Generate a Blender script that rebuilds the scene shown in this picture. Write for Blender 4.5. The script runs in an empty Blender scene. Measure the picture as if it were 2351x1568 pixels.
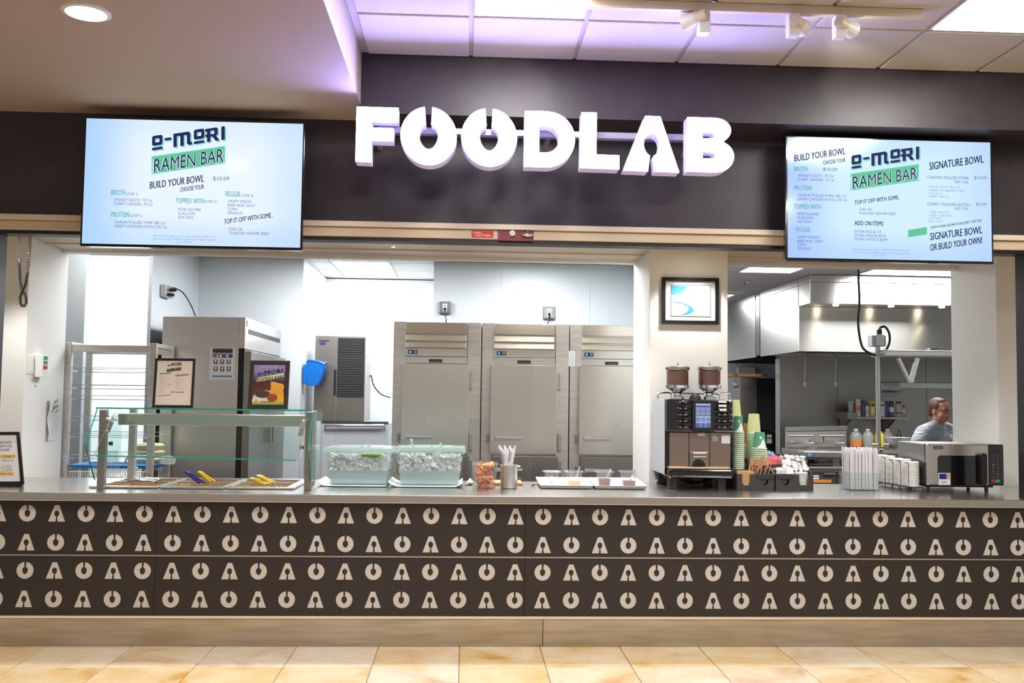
import bpy, bmesh, math, random
from mathutils import Vector, Matrix
from mathutils.geometry import tessellate_polygon
random.seed(7)
SC = bpy.context.scene
COL = SC.collection
# ---------------------------------------------------------------- camera
W, H, F = 2351, 1568, 2220.0
CX, CY = 1175.5, 784.0
CAM = Vector((0, 0, 1.51))
def pdir(px, py): return Vector(((px - CX) / F, -(py - CY) / F, -1.0))
DY = pdir(1067, 912).normalized()                 # depth direction (away from the viewer)
DX = pdir(47000, 1498); DX = (DX - DY * DX.dot(DY)).normalized()   # along the counter
DZ = DX.cross(DY)
cam_data = bpy.data.cameras.new('camera'); cam = bpy.data.objects.new('camera', cam_data)
COL.objects.link(cam)
cam_data.sensor_width = 36.0; cam_data.lens = F * 36.0 / W
cam_data.clip_start = 0.05; cam_data.clip_end = 100
cam.matrix_world = Matrix.Translation(CAM) @ Matrix((DX, DY, DZ)).to_4x4()
SC.camera = cam
# ---------------------------------------------------------------- world, view, large lights
wd = bpy.data.worlds.new('world'); SC.world = wd; wd.use_nodes = True
bg = wd.node_tree.nodes['Background']; bg.inputs[0].default_value = (1.0, 0.955, 0.90, 1); bg.inputs[1].default_value = 0.36
SC.view_settings.view_transform = 'Standard'; SC.view_settings.look = 'None'
SC.view_settings.gamma = 1.0; SC.view_settings.use_curve_mapping = False
SC.view_settings.exposure = 0.45
SC.cycles.use_denoising = True
SC.cycles.max_bounces = 10; SC.cycles.transparent_max_bounces = 24
SC.cycles.caustics_reflective = False; SC.cycles.caustics_refractive = False
SC.cycles.sample_clamp_indirect = 6.0
WARM, COOL, NEUT = (1.0, 0.87, 0.72), (0.95, 0.98, 1.0), (1.0, 0.97, 0.93)
ZB = 3.21      # bulkhead underside
ZC = 3.51      # tiled concourse ceiling
ZK = 2.876     # kitchen ceiling
ZS = 2.60      # soffit over the counter
def area(name, loc, sx, sy, power, col, rot=(0, 0, 0)):
    l = bpy.data.lights.new(name, 'AREA'); l.shape = 'RECTANGLE'; l.size = sx; l.size_y = sy; l.energy = power; l.color = col
    o = bpy.data.objects.new(name, l); o.location = loc; o.rotation_euler = rot; COL.objects.link(o); return o
_d = pdir(1081, 123); _x = 5.60 * DX.dot(_d) / DY.dot(_d)
PLX = (_x + .305, _x + .61 * 4 + .305)
# concourse ceiling panels (two in view, the others in the same ceiling behind)
area('ceiling_panel_light', (PLX[0], 4.38, ZC - .03), .55, 1.1, 34, NEUT)
area('ceiling_panel_light', (PLX[1], 4.38, ZC - .03), .55, 1.1, 34, NEUT)
for lx in (-3.0, 0.0, 3.0):
    area('ceiling_panel_light', (lx, 1.6, ZC - .03), .55, 1.1, (30, 46, 56)[int(lx / 3) + 1], (1.0, .93, .84))
# kitchen ceiling panels
KL = [(-1.09, 10.52, .56, 1.22, 22), (3.17, 9.46, .54, 1.22, 30), (4.81, 9.80, 1.22, .56, 38),
      (-1.2, 8.55, .56, 1.22, 46), (0.7, 8.45, .56, 1.22, 42), (-3.5, 9.0, .56, .9, 44), (3.17, 12.9, .56, 1.22, 36), (-2.95, 7.92, .56, .28, 2.2)]  # unseen panels added to light the kitchen; the last brightens the corridor end wall
for kx, ky, sx, sy, pw in KL:
    area('kitchen_panel_light', (kx, ky, ZK - .03), sx, sy, pw, COOL)

# ---------------------------------------------------------------- helpers
def ray(px, py):
    v = pdir(px, py); return Vector((DX.dot(v), DY.dot(v), DZ.dot(v)))
def at(px, py, Y):
    d = ray(px, py); return CAM + d * (Y / d.y)
def onz(px, py, z):
    d = ray(px, py); return CAM + d * ((z - CAM.z) / d.z)
def onx(px, py, x):
    d = ray(px, py); return CAM + d * (x / d.x)
def L(c):
    c /= 255.0
    return c / 12.92 if c <= 0.04045 else ((c + 0.055) / 1.055) ** 2.4
def S(r, g, b): return (L(r), L(g), L(b), 1.0)
M = {}
def mat(name, col, rough=.5, metal=0.0, emit=None, es=1.0, spec=None, coat=0.0):
    m = bpy.data.materials.new(name); m.use_nodes = True
    b = m.node_tree.nodes['Principled BSDF']
    b.inputs['Base Color'].default_value = col; b.inputs['Roughness'].default_value = rough; b.inputs['Metallic'].default_value = metal
    if spec is not None: b.inputs['Specular IOR Level'].default_value = spec
    if coat: b.inputs['Coat Weight'].default_value = coat; b.inputs['Coat Roughness'].default_value = .05
    if emit: b.inputs['Emission Color'].default_value = emit; b.inputs['Emission Strength'].default_value = es
    M[name] = m; return m
def nodes(m): return m.node_tree.nodes, m.node_tree.links, m.node_tree.nodes['Principled BSDF']
def noisy(name, col_a, col_b, scale=3.0, rough=.5, metal=0.0, stretch=(1, 1, 1), detail=4, bump=0.0, lo=.35, hi=.65, coord='Object', rvar=0.0):
    m = mat(name, col_a, rough, metal); n, l, b = nodes(m)
    tc = n.new('ShaderNodeTexCoord'); mp = n.new('ShaderNodeMapping'); mp.inputs['Scale'].default_value = stretch
    nz = n.new('ShaderNodeTexNoise'); nz.inputs['Scale'].default_value = scale; nz.inputs['Detail'].default_value = detail
    cr = n.new('ShaderNodeValToRGB'); cr.color_ramp.elements[0].position = lo; cr.color_ramp.elements[1].position = hi
    cr.color_ramp.elements[0].color = col_a; cr.color_ramp.elements[1].color = col_b
    l.new(tc.outputs[coord], mp.inputs[0]); l.new(mp.outputs[0], nz.inputs['Vector']); l.new(nz.outputs['Fac'], cr.inputs[0]); l.new(cr.outputs[0], b.inputs['Base Color'])
    if bump:
        bp = n.new('ShaderNodeBump'); bp.inputs['Strength'].default_value = bump; bp.inputs['Distance'].default_value = .004
        l.new(nz.outputs['Fac'], bp.inputs['Height']); l.new(bp.outputs[0], b.inputs['Normal'])
    if rvar:
        mr = n.new('ShaderNodeMapRange'); mr.inputs['To Min'].default_value = rough - rvar; mr.inputs['To Max'].default_value = rough + rvar
        l.new(nz.outputs['Fac'], mr.inputs['Value']); l.new(mr.outputs[0], b.inputs['Roughness'])
    return m
def glass(name, tint, gloss=.07, haze=0.0, hazecol=(1, 1, 1, 1)):
    m = bpy.data.materials.new(name); m.use_nodes = True; n, l = m.node_tree.nodes, m.node_tree.links
    out = n['Material Output']; n.remove(n['Principled BSDF'])
    tr = n.new('ShaderNodeBsdfTransparent'); tr.inputs[0].default_value = tint
    gl = n.new('ShaderNodeBsdfGlossy'); gl.inputs['Roughness'].default_value = .03
    lw = n.new('ShaderNodeLayerWeight'); lw.inputs[0].default_value = .5; pw = n.new('ShaderNodeMath'); pw.operation = 'POWER'; pw.inputs[1].default_value = 4.0; l.new(lw.outputs['Facing'], pw.inputs[0])
    ma = n.new('ShaderNodeMath'); ma.operation = 'MULTIPLY_ADD'; ma.inputs[1].default_value = .45; ma.inputs[2].default_value = gloss
    mx = n.new('ShaderNodeMixShader')
    l.new(pw.outputs[0], ma.inputs[0]); l.new(ma.outputs[0], mx.inputs[0]); l.new(tr.outputs[0], mx.inputs[1]); l.new(gl.outputs[0], mx.inputs[2])
    last = mx
    if haze:
        df = n.new('ShaderNodeBsdfDiffuse'); df.inputs[0].default_value = hazecol
        m2 = n.new('ShaderNodeMixShader'); m2.inputs[0].default_value = haze
        l.new(mx.outputs[0], m2.inputs[1]); l.new(df.outputs[0], m2.inputs[2]); last = m2
    l.new(last.outputs[0], out.inputs[0]); M[name] = m; return m

ORG = {}
class MB:
    def __init__(s): s.v = []; s.f = []
    def add(s, vs, fs):
        k = len(s.v); s.v += [Vector(p) for p in vs]; s.f += [tuple(i + k for i in q) for q in fs]; return s
    def box(s, x0, x1, y0, y1, z0, z1):
        if x0 > x1: x0, x1 = x1, x0
        if y0 > y1: y0, y1 = y1, y0
        if z0 > z1: z0, z1 = z1, z0
        return s.add([(x0, y0, z0), (x1, y0, z0), (x1, y1, z0), (x0, y1, z0), (x0, y0, z1), (x1, y0, z1), (x1, y1, z1), (x0, y1, z1)],
                     [(0, 3, 2, 1), (4, 5, 6, 7), (0, 1, 5, 4), (1, 2, 6, 5), (2, 3, 7, 6), (3, 0, 4, 7)])
    def pbox(s, px0, py0, px1, py1, Y0, Y1):     # box whose front (at depth Y0) covers this window
        a = at(px0, (py0 + py1) / 2, Y0); b = at(px1, (py0 + py1) / 2, Y0)
        c = at((px0 + px1) / 2, py0, Y0); d = at((px0 + px1) / 2, py1, Y0)
        return s.box(a.x, b.x, Y0, Y1, d.z, c.z)
    def obox(s, c, ax, ay, az, hx, hy, hz):      # oriented box
        c = Vector(c); vs = []
        for k in (-1, 1):
            for i, j in ((-1, -1), (1, -1), (1, 1), (-1, 1)):
                vs.append(c + ax * (i * hx) + ay * (j * hy) + az * (k * hz))
        return s.add(vs, [(0, 3, 2, 1), (4, 5, 6, 7), (0, 1, 5, 4), (1, 2, 6, 5), (2, 3, 7, 6), (3, 0, 4, 7)])
    def bar(s, p0, p1, w, h):                    # rectangular bar between two points
        p0 = Vector(p0); p1 = Vector(p1); d = (p1 - p0); ln = d.length; d.normalize()
        up = Vector((0, 0, 1)) if abs(d.z) < .9 else Vector((0, 1, 0))
        sx = d.cross(up).normalized(); uy = sx.cross(d)
        return s.obox((p0 + p1) / 2, sx, uy, d, w / 2, h / 2, ln / 2)
    def cyl(s, p0, p1, r0, r1=None, n=16, caps=True):
        if r1 is None: r1 = r0
        p0 = Vector(p0); p1 = Vector(p1); d = (p1 - p0).normalized()
        up = Vector((0, 0, 1)) if abs(d.z) < .9 else Vector((1, 0, 0))
        a = d.cross(up).normalized(); b = d.cross(a)
        vs = [p0 + (a * math.cos(t) + b * math.sin(t)) * r0 for t in [2 * math.pi * i / n for i in range(n)]]
        vs += [p1 + (a * math.cos(t) + b * math.sin(t)) * r1 for t in [2 * math.pi * i / n for i in range(n)]]
        fs = [(i, (i + 1) % n, n + (i + 1) % n, n + i) for i in range(n)]
        if caps: fs += [tuple(range(n - 1, -1, -1)), tuple(range(n, 2 * n))]
        return s.add(vs, fs)
    def lathe(s, c, prof, n=20, closed=True, sx=1.0, sy=1.0):
        vs = []; fs = []; c = Vector(c)
        for r, z in prof:
            for i in range(n):
                t = 2 * math.pi * i / n; vs.append(c + Vector((r * math.cos(t) * sx, r * math.sin(t) * sy, z)))
        for k in range(len(prof) - 1):
            for i in range(n):
                j = (i + 1) % n; fs.append((k * n + i, k * n + j, (k + 1) * n + j, (k + 1) * n + i))
        if closed:
            fs.append(tuple(range(n - 1, -1, -1))); m = (len(prof) - 1) * n; fs.append(tuple(range(m, m + n)))
        return s.add(vs, fs)
    def tube(s, pts, r, n=6):
        pts = [Vector(p) for p in pts]; vs = []; fs = []; prev = None
        for i, p in enumerate(pts):
            d = (pts[min(i + 1, len(pts) - 1)] - pts[max(i - 1, 0)]).normalized()
            if prev is None:
                up = Vector((0, 0, 1)) if abs(d.z) < .9 else Vector((1, 0, 0)); a = d.cross(up).normalized()
            else: a = (prev - d * prev.dot(d)).normalized()
            prev = a; b = d.cross(a)
            for k in range(n):
                t = 2 * math.pi * k / n; vs.append(p + (a * math.cos(t) + b * math.sin(t)) * r)
        for i in range(len(pts) - 1):
            for k in range(n):
                j = (k + 1) % n; fs.append((i * n + k, i * n + j, (i + 1) * n + j, (i + 1) * n + k))
        m = (len(pts) - 1) * n; fs += [tuple(range(n - 1, -1, -1)), tuple(range(m, m + n))]
        return s.add(vs, fs)
    def sph(s, c, rx, ry=None, rz=None, nu=14, nv=9, rot=None):
        ry = rx if ry is None else ry; rz = rx if rz is None else rz; c = Vector(c); vs = []; fs = []
        for j in range(1, nv):
            ph = math.pi * j / nv
            for i in range(nu):
                t = 2 * math.pi * i / nu
                p = Vector((rx * math.sin(ph) * math.cos(t), ry * math.sin(ph) * math.sin(t), rz * math.cos(ph)))
                vs.append(c + (rot @ p if rot else p))
        top = len(vs); q = Vector((0, 0, rz)); vs.append(c + (rot @ q if rot else q)); vs.append(c - (rot @ q if rot else q))
        for j in range(nv - 2):
            for i in range(nu):
                k = (i + 1) % nu; fs.append((j * nu + i, (j + 1) * nu + i, (j + 1) * nu + k, j * nu + k))
        for i in range(nu):
            k = (i + 1) % nu; fs.append((top, i, k)); fs.append((top + 1, (nv - 2) * nu + k, (nv - 2) * nu + i))
        return s.add(vs, fs)
    def prism(s, pts, vec, holes=()):
        pts = [Vector(p) for p in pts]; holes = [[Vector(p) for p in h] for h in holes]; vec = Vector(vec)
        tris = tessellate_polygon([pts] + holes); allp = list(pts)
        for h in holes: allp += h
        n = len(allp); vs = allp + [p + vec for p in allp]; fs = [tuple(t) for t in tris] + [tuple(i + n for i in reversed(t)) for t in tris]
        k = 0
        for loop in [pts] + holes:
            m = len(loop)
            for i in range(m): fs.append((k + i, k + (i + 1) % m, n + k + (i + 1) % m, n + k + i))
            k += m
        return s.add(vs, fs)
    def sheet(s, pts, holes=()):
        pts = [Vector(p) for p in pts]; holes = [[Vector(p) for p in h] for h in holes]
        allp = list(pts)
        for h in holes: allp += h
        return s.add(allp, [tuple(t) for t in tessellate_polygon([pts] + holes)])
    def build(s, name, m, parent=None, loc=None, smooth=False, bevel=0.0, label=None, cat=None, group=None, kind=None, norm=True, seg=2):
        me = bpy.data.meshes.new(name)
        if parent is not None: o0 = ORG[parent.name]
        else:
            if loc is None:
                xs = [p.x for p in s.v]; ys = [p.y for p in s.v]; zs = [p.z for p in s.v]
                loc = ((min(xs) + max(xs)) / 2, (min(ys) + max(ys)) / 2, min(zs))
            o0 = Vector(loc)
        me.from_pydata([p - o0 for p in s.v], [], s.f)
        if norm:
            bm = bmesh.new(); bm.from_mesh(me); bmesh.ops.recalc_face_normals(bm, faces=bm.faces); bm.to_mesh(me); bm.free()
        if smooth:
            for p in me.polygons: p.use_smooth = True
            try: me.set_sharp_from_angle(angle=math.radians(40))
            except Exception: pass
        me.materials.append(M[m] if isinstance(m, str) else m); me.update()
        o = bpy.data.objects.new(name, me); COL.objects.link(o)
        if parent is not None: o.parent = parent
        else: o.location = o0
        ORG[o.name] = o0
        if bevel:
            md = o.modifiers.new('bevel', 'BEVEL'); md.width = bevel; md.segments = seg; md.limit_method = 'ANGLE'; md.angle_limit = math.radians(40)
        return tag(o, label, cat, group, kind)
def tag(o, label=None, cat=None, group=None, kind=None):
    if label: o['label'] = label
    if cat: o['category'] = cat
    if group: o['group'] = group
    if kind: o['kind'] = kind
    return o
def thing(name, label, cat, loc, group=None, kind=None):
    o = bpy.data.objects.new(name, None); o.empty_display_size = .05; o.location = loc; COL.objects.link(o); ORG[o.name] = Vector(loc)
    return tag(o, label, cat, group, kind)
def struct(name, mb, m, **k): return mb.build(name, m, kind='structure', **k)
def copy_tree(o, loc=None, parent=None, label=None):
    c = o.copy(); COL.objects.link(c)
    if parent is not None: c.parent = parent
    if loc is not None: c.location = loc
    if label: c['label'] = label
    ORG[c.name] = Vector(c.location)
    for ch in o.children: copy_tree(ch, None, c)
    return c
def inst(mesh_obj, name, loc, parent=None, rotz=None):     # a copy of a single mesh, optionally under a parent (loc in world)
    c = mesh_obj.copy(); COL.objects.link(c); c.name = name
    if parent is not None:
        c.parent = parent; c.location = Vector(loc) - ORG[parent.name]
    else: c.location = loc
    if rotz is not None: c.rotation_euler[2] = rotz
    ORG[c.name] = Vector(loc); return c
# ---- lettering: outlines of the built-in font, fitted to a width and a cap height
_tx = {}
def glyphs(s, bold=0.0, res=2):
    key = (s, bold, res)
    if key not in _tx:
        cu = bpy.data.curves.new('lettering', 'FONT'); cu.body = s; cu.resolution_u = res; cu.offset = bold; cu.fill_mode = 'FRONT'
        ob = bpy.data.objects.new('lettering', cu); me = bpy.data.meshes.new_from_object(ob)
        vs = [(v.co.x, v.co.y) for v in me.vertices]; fs = [tuple(p.vertices) for p in me.polygons]
        bpy.data.objects.remove(ob); bpy.data.curves.remove(cu); bpy.data.meshes.remove(me)
        _tx[key] = (vs, fs)
    return _tx[key]
CAPH = max(y for x, y in glyphs('H')[0])
def text(mb, s, o, U, V, width, cap, slope=0.0, bold=0.0, res=2):
    vs, fs = glyphs(s, 0.0, res)
    if not vs: return
    x0 = min(x for x, y in vs); x1 = max(x for x, y in vs); k = width / max(x1 - x0, 1e-6); c = cap / CAPH
    g = bold * cap                                  # heavier strokes: the same outlines laid beside each other
    for du, dv in ([(0, 0)] if not bold else [(-g, 0), (0, 0), (g, 0)] if bold < .04 else [(g * math.cos(t), g * math.sin(t)) for t in [i * math.pi / 4 for i in range(8)]]):
        mb.add([o + U * ((x - x0) * k + du) + V * (y * c + (x - x0) * k * slope + dv) for x, y in vs], fs)
UX, VZ = Vector((1, 0, 0)), Vector((0, 0, 1))
def ptext(mb, s, px0, base, px1, cap, Y, base1=None, bold=0.0, res=2):   # lettering on an upright plane at depth Y
    a = at(px0, base, Y); b = at(px1, base1 if base1 is not None else base, Y)
    w = b.x - a.x; sl = ((b.z - a.z) / w) if base1 is not None else 0.0
    text(mb, s, a, UX, VZ, w, cap * Y / F, sl, bold, res)
def O_poly(n=40):
    pts = []; a0 = math.asin(.0675 / .5)
    for i in range(n + 1):
        t = math.pi / 2 - a0 - (2 * math.pi - 2 * a0) * i / n; pts.append((.5 * math.cos(t), .5 * math.sin(t)))
    e0 = math.asin(.042 / .17)
    for i in range(25):
        t = math.pi / 2 + e0 + (2 * math.pi - 2 * e0) * i / 24; r = 1 + .13 * math.sin(t)
        pts.append((.168 * math.cos(t) * r, .215 * math.sin(t) - .012))
    return pts
def A_poly():
    pts = [(-.5, -.5), (-.135, .5), (.135, .5), (.5, -.5), (.062, -.5), (.036, -.22)]
    e0 = math.asin(.036 / .145)
    for i in range(25):
        t = -math.pi / 2 + e0 + (2 * math.pi - 2 * e0) * i / 24; r = 1 + .1 * math.sin(t)
        pts.append((.15 * math.cos(t) * r, .2 * math.sin(t) - .02))
    pts += [(-.036, -.22), (-.062, -.5)]
    return pts
def helix(path, r, turns, n=8):
    path = [Vector(p) for p in path]; ln = [0]
    for a, b in zip(path, path[1:]): ln.append(ln[-1] + (b - a).length)
    out = []; tot = int(turns * n)
    for i in range(tot + 1):
        d = ln[-1] * i / tot; k = max(j for j in range(len(ln)) if ln[j] <= d + 1e-9); k = min(k, len(path) - 2)
        p = path[k].lerp(path[k + 1], (d - ln[k]) / max(ln[k + 1] - ln[k], 1e-9)); t = 2 * math.pi * i / n
        dr = (path[k + 1] - path[k]).normalized(); a = dr.cross(Vector((0, 1, 0))).normalized()
        out.append(p + (a * math.cos(t) + Vector((0, 1, 0)) * math.sin(t)) * r)
    return out
def spline(pts, n=8):
    pts = [Vector(p) for p in pts]; out = []
    for i in range(len(pts) - 1):
        p0, p1, p2, p3 = pts[max(i - 1, 0)], pts[i], pts[i + 1], pts[min(i + 2, len(pts) - 1)]
        for k in range(n):
            t = k / n
            out.append(.5 * ((2 * p1) + (p2 - p0) * t + (2 * p0 - 5 * p1 + 4 * p2 - p3) * t * t + (3 * p1 - p0 - 3 * p2 + p3) * t ** 3))
    out.append(pts[-1]); return out

# ---------------------------------------------------------------- materials
noisy('fascia', S(52, 45, 48), S(58, 51, 54), 6, .42, bump=.08)
mat('cream', S(214, 200, 176), .5); mat('cream_dark', S(196, 178, 150), .45); mat('black', S(14, 13, 14), .45); mat('black_gloss', S(9, 9, 11), .12, coat=.6)
mat('dark_grey', S(46, 46, 48), .55); mat('charcoal', S(58, 58, 60), .6)
mat('wall_white', S(238, 238, 233), .6); mat('frp', S(205, 211, 215), .35); mat('frp_white', S(238, 240, 242), .35); mat('beige_paint', S(180, 165, 152), .7)
noisy('ceiling_tile', S(206, 199, 190), S(190, 184, 175), 180, .9, bump=.25)
mat('ceiling_grid', S(186, 178, 172), .6)
noisy('kitchen_tile', S(206, 208, 206), S(192, 194, 192), 150, .9); mat('kitchen_grid', S(196, 198, 196), .6)
mat('lamp_panel', (1, 1, 1, 1), .5, emit=(1, .98, .95, 1), es=7.0)
mat('lamp_panel_cool', (1, 1, 1, 1), .5, emit=(.96, .98, 1, 1), es=5.0)
mat('puck', (1, 1, 1, 1), .5, emit=(1, .86, .66, 1), es=14.0)
mat('downlight', (1, 1, 1, 1), .5, emit=(1, .93, .82, 1), es=10.0)
mat('sign_face', (1, 1, 1, 1), .4, emit=(.34, .32, 1.0, 1), es=34)
mat('sign_return', S(226, 222, 232), .35, emit=(.42, .36, 1.0, 1), es=.18)
mat('sign_rail', S(150, 146, 156), .35, .3)
mat('emblem', S(186, 182, 176), .6)
noisy('panel_dark', S(33, 27, 26), S(38, 31, 29), 90, .5)
noisy('steel', S(214, 210, 205), S(206, 202, 197), 8, .34, 1.0, (1, 1, 45), 2, rvar=.04)
noisy('steel_h', S(214, 210, 204), S(206, 202, 196), 6, .24, 1.0, (.5, 6, 60), 2, rvar=.05)
noisy('kick_steel', S(186, 178, 166), S(170, 162, 150), 3, .30, 1.0, (1, 4, 10), 3, rvar=.06)
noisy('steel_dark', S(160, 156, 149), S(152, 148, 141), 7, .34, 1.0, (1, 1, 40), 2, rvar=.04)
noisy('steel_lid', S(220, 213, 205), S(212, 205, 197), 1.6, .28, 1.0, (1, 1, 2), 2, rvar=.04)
noisy('alu', S(216, 213, 208), S(204, 201, 196), 3, .42, .85, (1, 1, 10))
mat('chrome', S(225, 225, 228), .08, 1.0); mat('steel_plain', S(190, 188, 184), .3, 1.0); mat('brass', S(190, 140, 80), .25, 1.0)
mat('grey_paint', S(186, 190, 194), .4); mat('wire_black', S(22, 22, 24), .4); mat('rubber', S(30, 30, 32), .6)
mat('plastic_white', S(232, 232, 228), .4); mat('paper', S(236, 236, 238), .7); mat('paper_warm', S(232, 218, 206), .6)
mat('ink', S(38, 34, 40), .7); mat('ink_grey', S(120, 116, 120), .7); mat('lime', S(146, 176, 84), .6); mat('red', S(196, 32, 40), .5); mat('maroon', S(112, 24, 36), .45)
mat('blue', S(10, 104, 190), .35); mat('tray_blue', S(50, 146, 216), .35); mat('blue_ink', S(70, 160, 205), .6); mat('navy', S(30, 34, 120), .5); mat('purple_ink', S(110, 64, 150), .7); mat('yellow_hi', S(240, 206, 80), .7)
mat('tong_blue', S(66, 48, 150), .35); mat('tong_yellow', S(245, 196, 20), .35); mat('kraft', S(205, 160, 108), .7); mat('wood', S(206, 150, 104), .65)
mat('cup_green', S(84, 158, 122), .55); mat('cup_lime', S(208, 217, 156), .55); mat('cup_rim', S(214, 226, 200), .5); mat('cup_brown', S(196, 136, 74), .6)
mat('pink', S(238, 112, 132), .6); mat('pale_blue', S(150, 190, 226), .6); mat('cream_white', S(240, 238, 234), .5); mat('tan', S(222, 196, 146), .7)
noisy('beans', S(78, 48, 34), S(128, 84, 62), 220, .35, bump=.6); noisy('chili', S(120, 34, 18), S(86, 22, 12), 60, .2); noisy('flakes', S(120, 78, 58), S(84, 50, 38), 120, .6); noisy('seeds', S(226, 198, 146), S(204, 170, 116), 260, .6, bump=.4)
mat('coffee_panel', S(150, 132, 124), .32, .85); mat('tile_grout', S(150, 128, 104), .8)
mat('lcd', S(20, 20, 26), .2, emit=S(84, 96, 138), es=.8); mat('lcd_cell', S(80, 90, 110), .2, emit=S(116, 126, 156), es=.7); mat('lcd_line', S(120, 140, 230), .2, emit=S(120, 140, 240), es=1.2); mat('lcd_blue', S(20, 60, 220), .2, emit=S(40, 110, 255), es=2.0)
mat('skin', S(196, 140, 112), .5); noisy('hair', S(62, 30, 20), S(104, 54, 34), 30, .6, stretch=(1, 1, .4), bump=.5); mat('shirt', S(166, 170, 178), .8); mat('pants', S(40, 42, 50), .8); mat('lips', S(140, 60, 58), .4); mat('eye_dark', S(40, 26, 22), .3); mat('eye_white', S(225, 220, 214), .3)
mat('quarry', S(110, 80, 70), .6)
glass('glass_clear', (.90, .97, .95, 1), .05); glass('glass_edge', (.05, .5, .42, 1), .10, .6, S(36, 180, 156)); glass('plastic_clear', (.96, .98, .98, 1), .05, .008, S(230, 236, 236))
glass('acrylic', (.97, .98, .98, 1), .02); glass('film', (.95, .96, .97, 1), .08, .22, (1, 1, 1, 1)); glass('water', (.80, .88, .88, 1), .03, .5, S(216, 228, 228)); glass('ice', (.96, .98, .98, 1), .10, .5, (1, 1, 1, 1)); glass('tub', (.94, .985, .975, 1), .05, .07, S(226, 244, 240)); glass('tub_lid', (.92, .98, .97, 1), .10, .20, S(226, 244, 240)); glass('cup_plastic', (.95, .97, .97, 1), .07, .09, S(240, 244, 244))
glass('jug', (.9, .9, .86, 1), .05, .5, S(200, 200, 190)); glass('hopper_glass', (.95, .95, .95, 1), .06)
# floor tile stone: warm clouds, a different tone for each tile
m = mat('stone', S(226, 200, 158), .32); n, l, b = nodes(m)
tc = n.new('ShaderNodeTexCoord'); oi = n.new('ShaderNodeObjectInfo'); va = n.new('ShaderNodeVectorMath'); va.operation = 'ADD'
sc = n.new('ShaderNodeVectorMath'); sc.operation = 'SCALE'; sc.inputs['Scale'].default_value = 40.0
cb = n.new('ShaderNodeCombineXYZ'); l.new(oi.outputs['Random'], cb.inputs[0]); l.new(oi.outputs['Random'], cb.inputs[1]); l.new(cb.outputs[0], sc.inputs[0])
l.new(tc.outputs['Object'], va.inputs[0]); l.new(sc.outputs[0], va.inputs[1])
n1 = n.new('ShaderNodeTexNoise'); n1.inputs['Scale'].default_value = 2.6; n1.inputs['Detail'].default_value = 6; n1.inputs['Roughness'].default_value = .55; n1.inputs['Distortion'].default_value = .8
n2 = n.new('ShaderNodeTexNoise'); n2.inputs['Scale'].default_value = 9; n2.inputs['Detail'].default_value = 8; n2.inputs['Distortion'].default_value = 2.0
l.new(va.outputs[0], n1.inputs['Vector']); l.new(va.outputs[0], n2.inputs['Vector'])
c1 = n.new('ShaderNodeValToRGB'); e = c1.color_ramp.elements; e[0].position = .30; e[0].color = S(200, 164, 118); e[1].position = .62; e[1].color = S(230, 216, 190)
e2 = c1.color_ramp.elements.new(.44); e2.color = S(222, 200, 164)
c2 = n.new('ShaderNodeValToRGB'); c2.color_ramp.elements[0].position = .46; c2.color_ramp.elements[0].color = (1, 1, 1, 1); c2.color_ramp.elements[1].position = .5; c2.color_ramp.elements[1].color = (.82, .76, .7, 1)
q = c2.color_ramp.elements.new(.54); q.color = (1, 1, 1, 1)
mx = n.new('ShaderNodeMix'); mx.data_type = 'RGBA'; mx.blend_type = 'MULTIPLY'; mx.inputs[0].default_value = .5
l.new(n1.outputs['Fac'], c1.inputs[0]); l.new(n2.outputs['Fac'], c2.inputs[0]); l.new(c1.outputs[0], mx.inputs[6]); l.new(c2.outputs[0], mx.inputs[7])
hs = n.new('ShaderNodeHueSaturation'); mr = n.new('ShaderNodeMapRange'); mr.inputs['To Min'].default_value = .8; mr.inputs['To Max'].default_value = 1.4
l.new(oi.outputs['Random'], mr.inputs['Value']); l.new(mr.outputs[0], hs.inputs['Saturation']); l.new(mx.outputs[2], hs.inputs['Color']); l.new(hs.outputs[0], b.inputs['Base Color'])
# ---------------------------------------------------------------- floor
flo = struct('floor', MB().box(-9, 9, -4, 5.98, -.1, -.006), 'tile_grout', loc=(0, 0, 0))
TS = .488; x0 = onz(1055, 1478, 0).x
tile0 = None
for r in range(5):
    for c in range(-9, 10):
        X0 = x0 + c * TS; Y1 = 5.52 - (r - 1) * TS; Y0 = Y1 - TS
        ce = ((X0 + TS / 2), (Y0 + Y1) / 2, 0.0)
        if tile0 is None:
            h = TS / 2 - .0025; tile0 = MB().box(-h, h, -h, h, -.02, 0).build('floor_tile', 'stone', loc=(0, 0, 0), bevel=.0015, seg=1)
            tile0.parent = flo; tile0.location = ce
        else: inst(tile0, 'floor_tile', ce, flo)
struct('floor_kitchen', MB().box(-9, 9, 5.98, 16, -.1, -.01), 'quarry', loc=(0, 0, 0))
# ---------------------------------------------------------------- counter front
YP = 5.95
def zc(py, Y=YP, px=1205): return at(px, py, Y).z
Z_base, Z_pb, Z_mid, Z_pt, Z_top = zc(1421), zc(1415), zc(1279.5), .8645, .915
XE0, XE1 = -3.75, 4.35
bb = thing('baseboard_front', None, None, (0, YP, 0), kind='structure')
xs = onz(1243, 1476, 0).x
MB().box(XE0, xs - .0015, YP + .015, YP + .05, 0, Z_base - .006).build('kick_plate', 'kick_steel', bb, bevel=.002)
MB().box(xs + .0015, XE1, YP + .015, YP + .05, 0, Z_base - .006).build('kick_plate', 'kick_steel', bb, bevel=.002)
MB().box(XE0, XE1, YP + .03, YP + .06, 0, Z_base).build('backing', 'black', bb)
cf = thing('service_counter', 'dark counter front printed with rows of pale spoon emblems', 'counter', (.3, YP, .16))
seams = [XE0] + [at(p, 1280, YP).x for p in (357, 784, 1205)] + [XE1]
panels = {}
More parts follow.
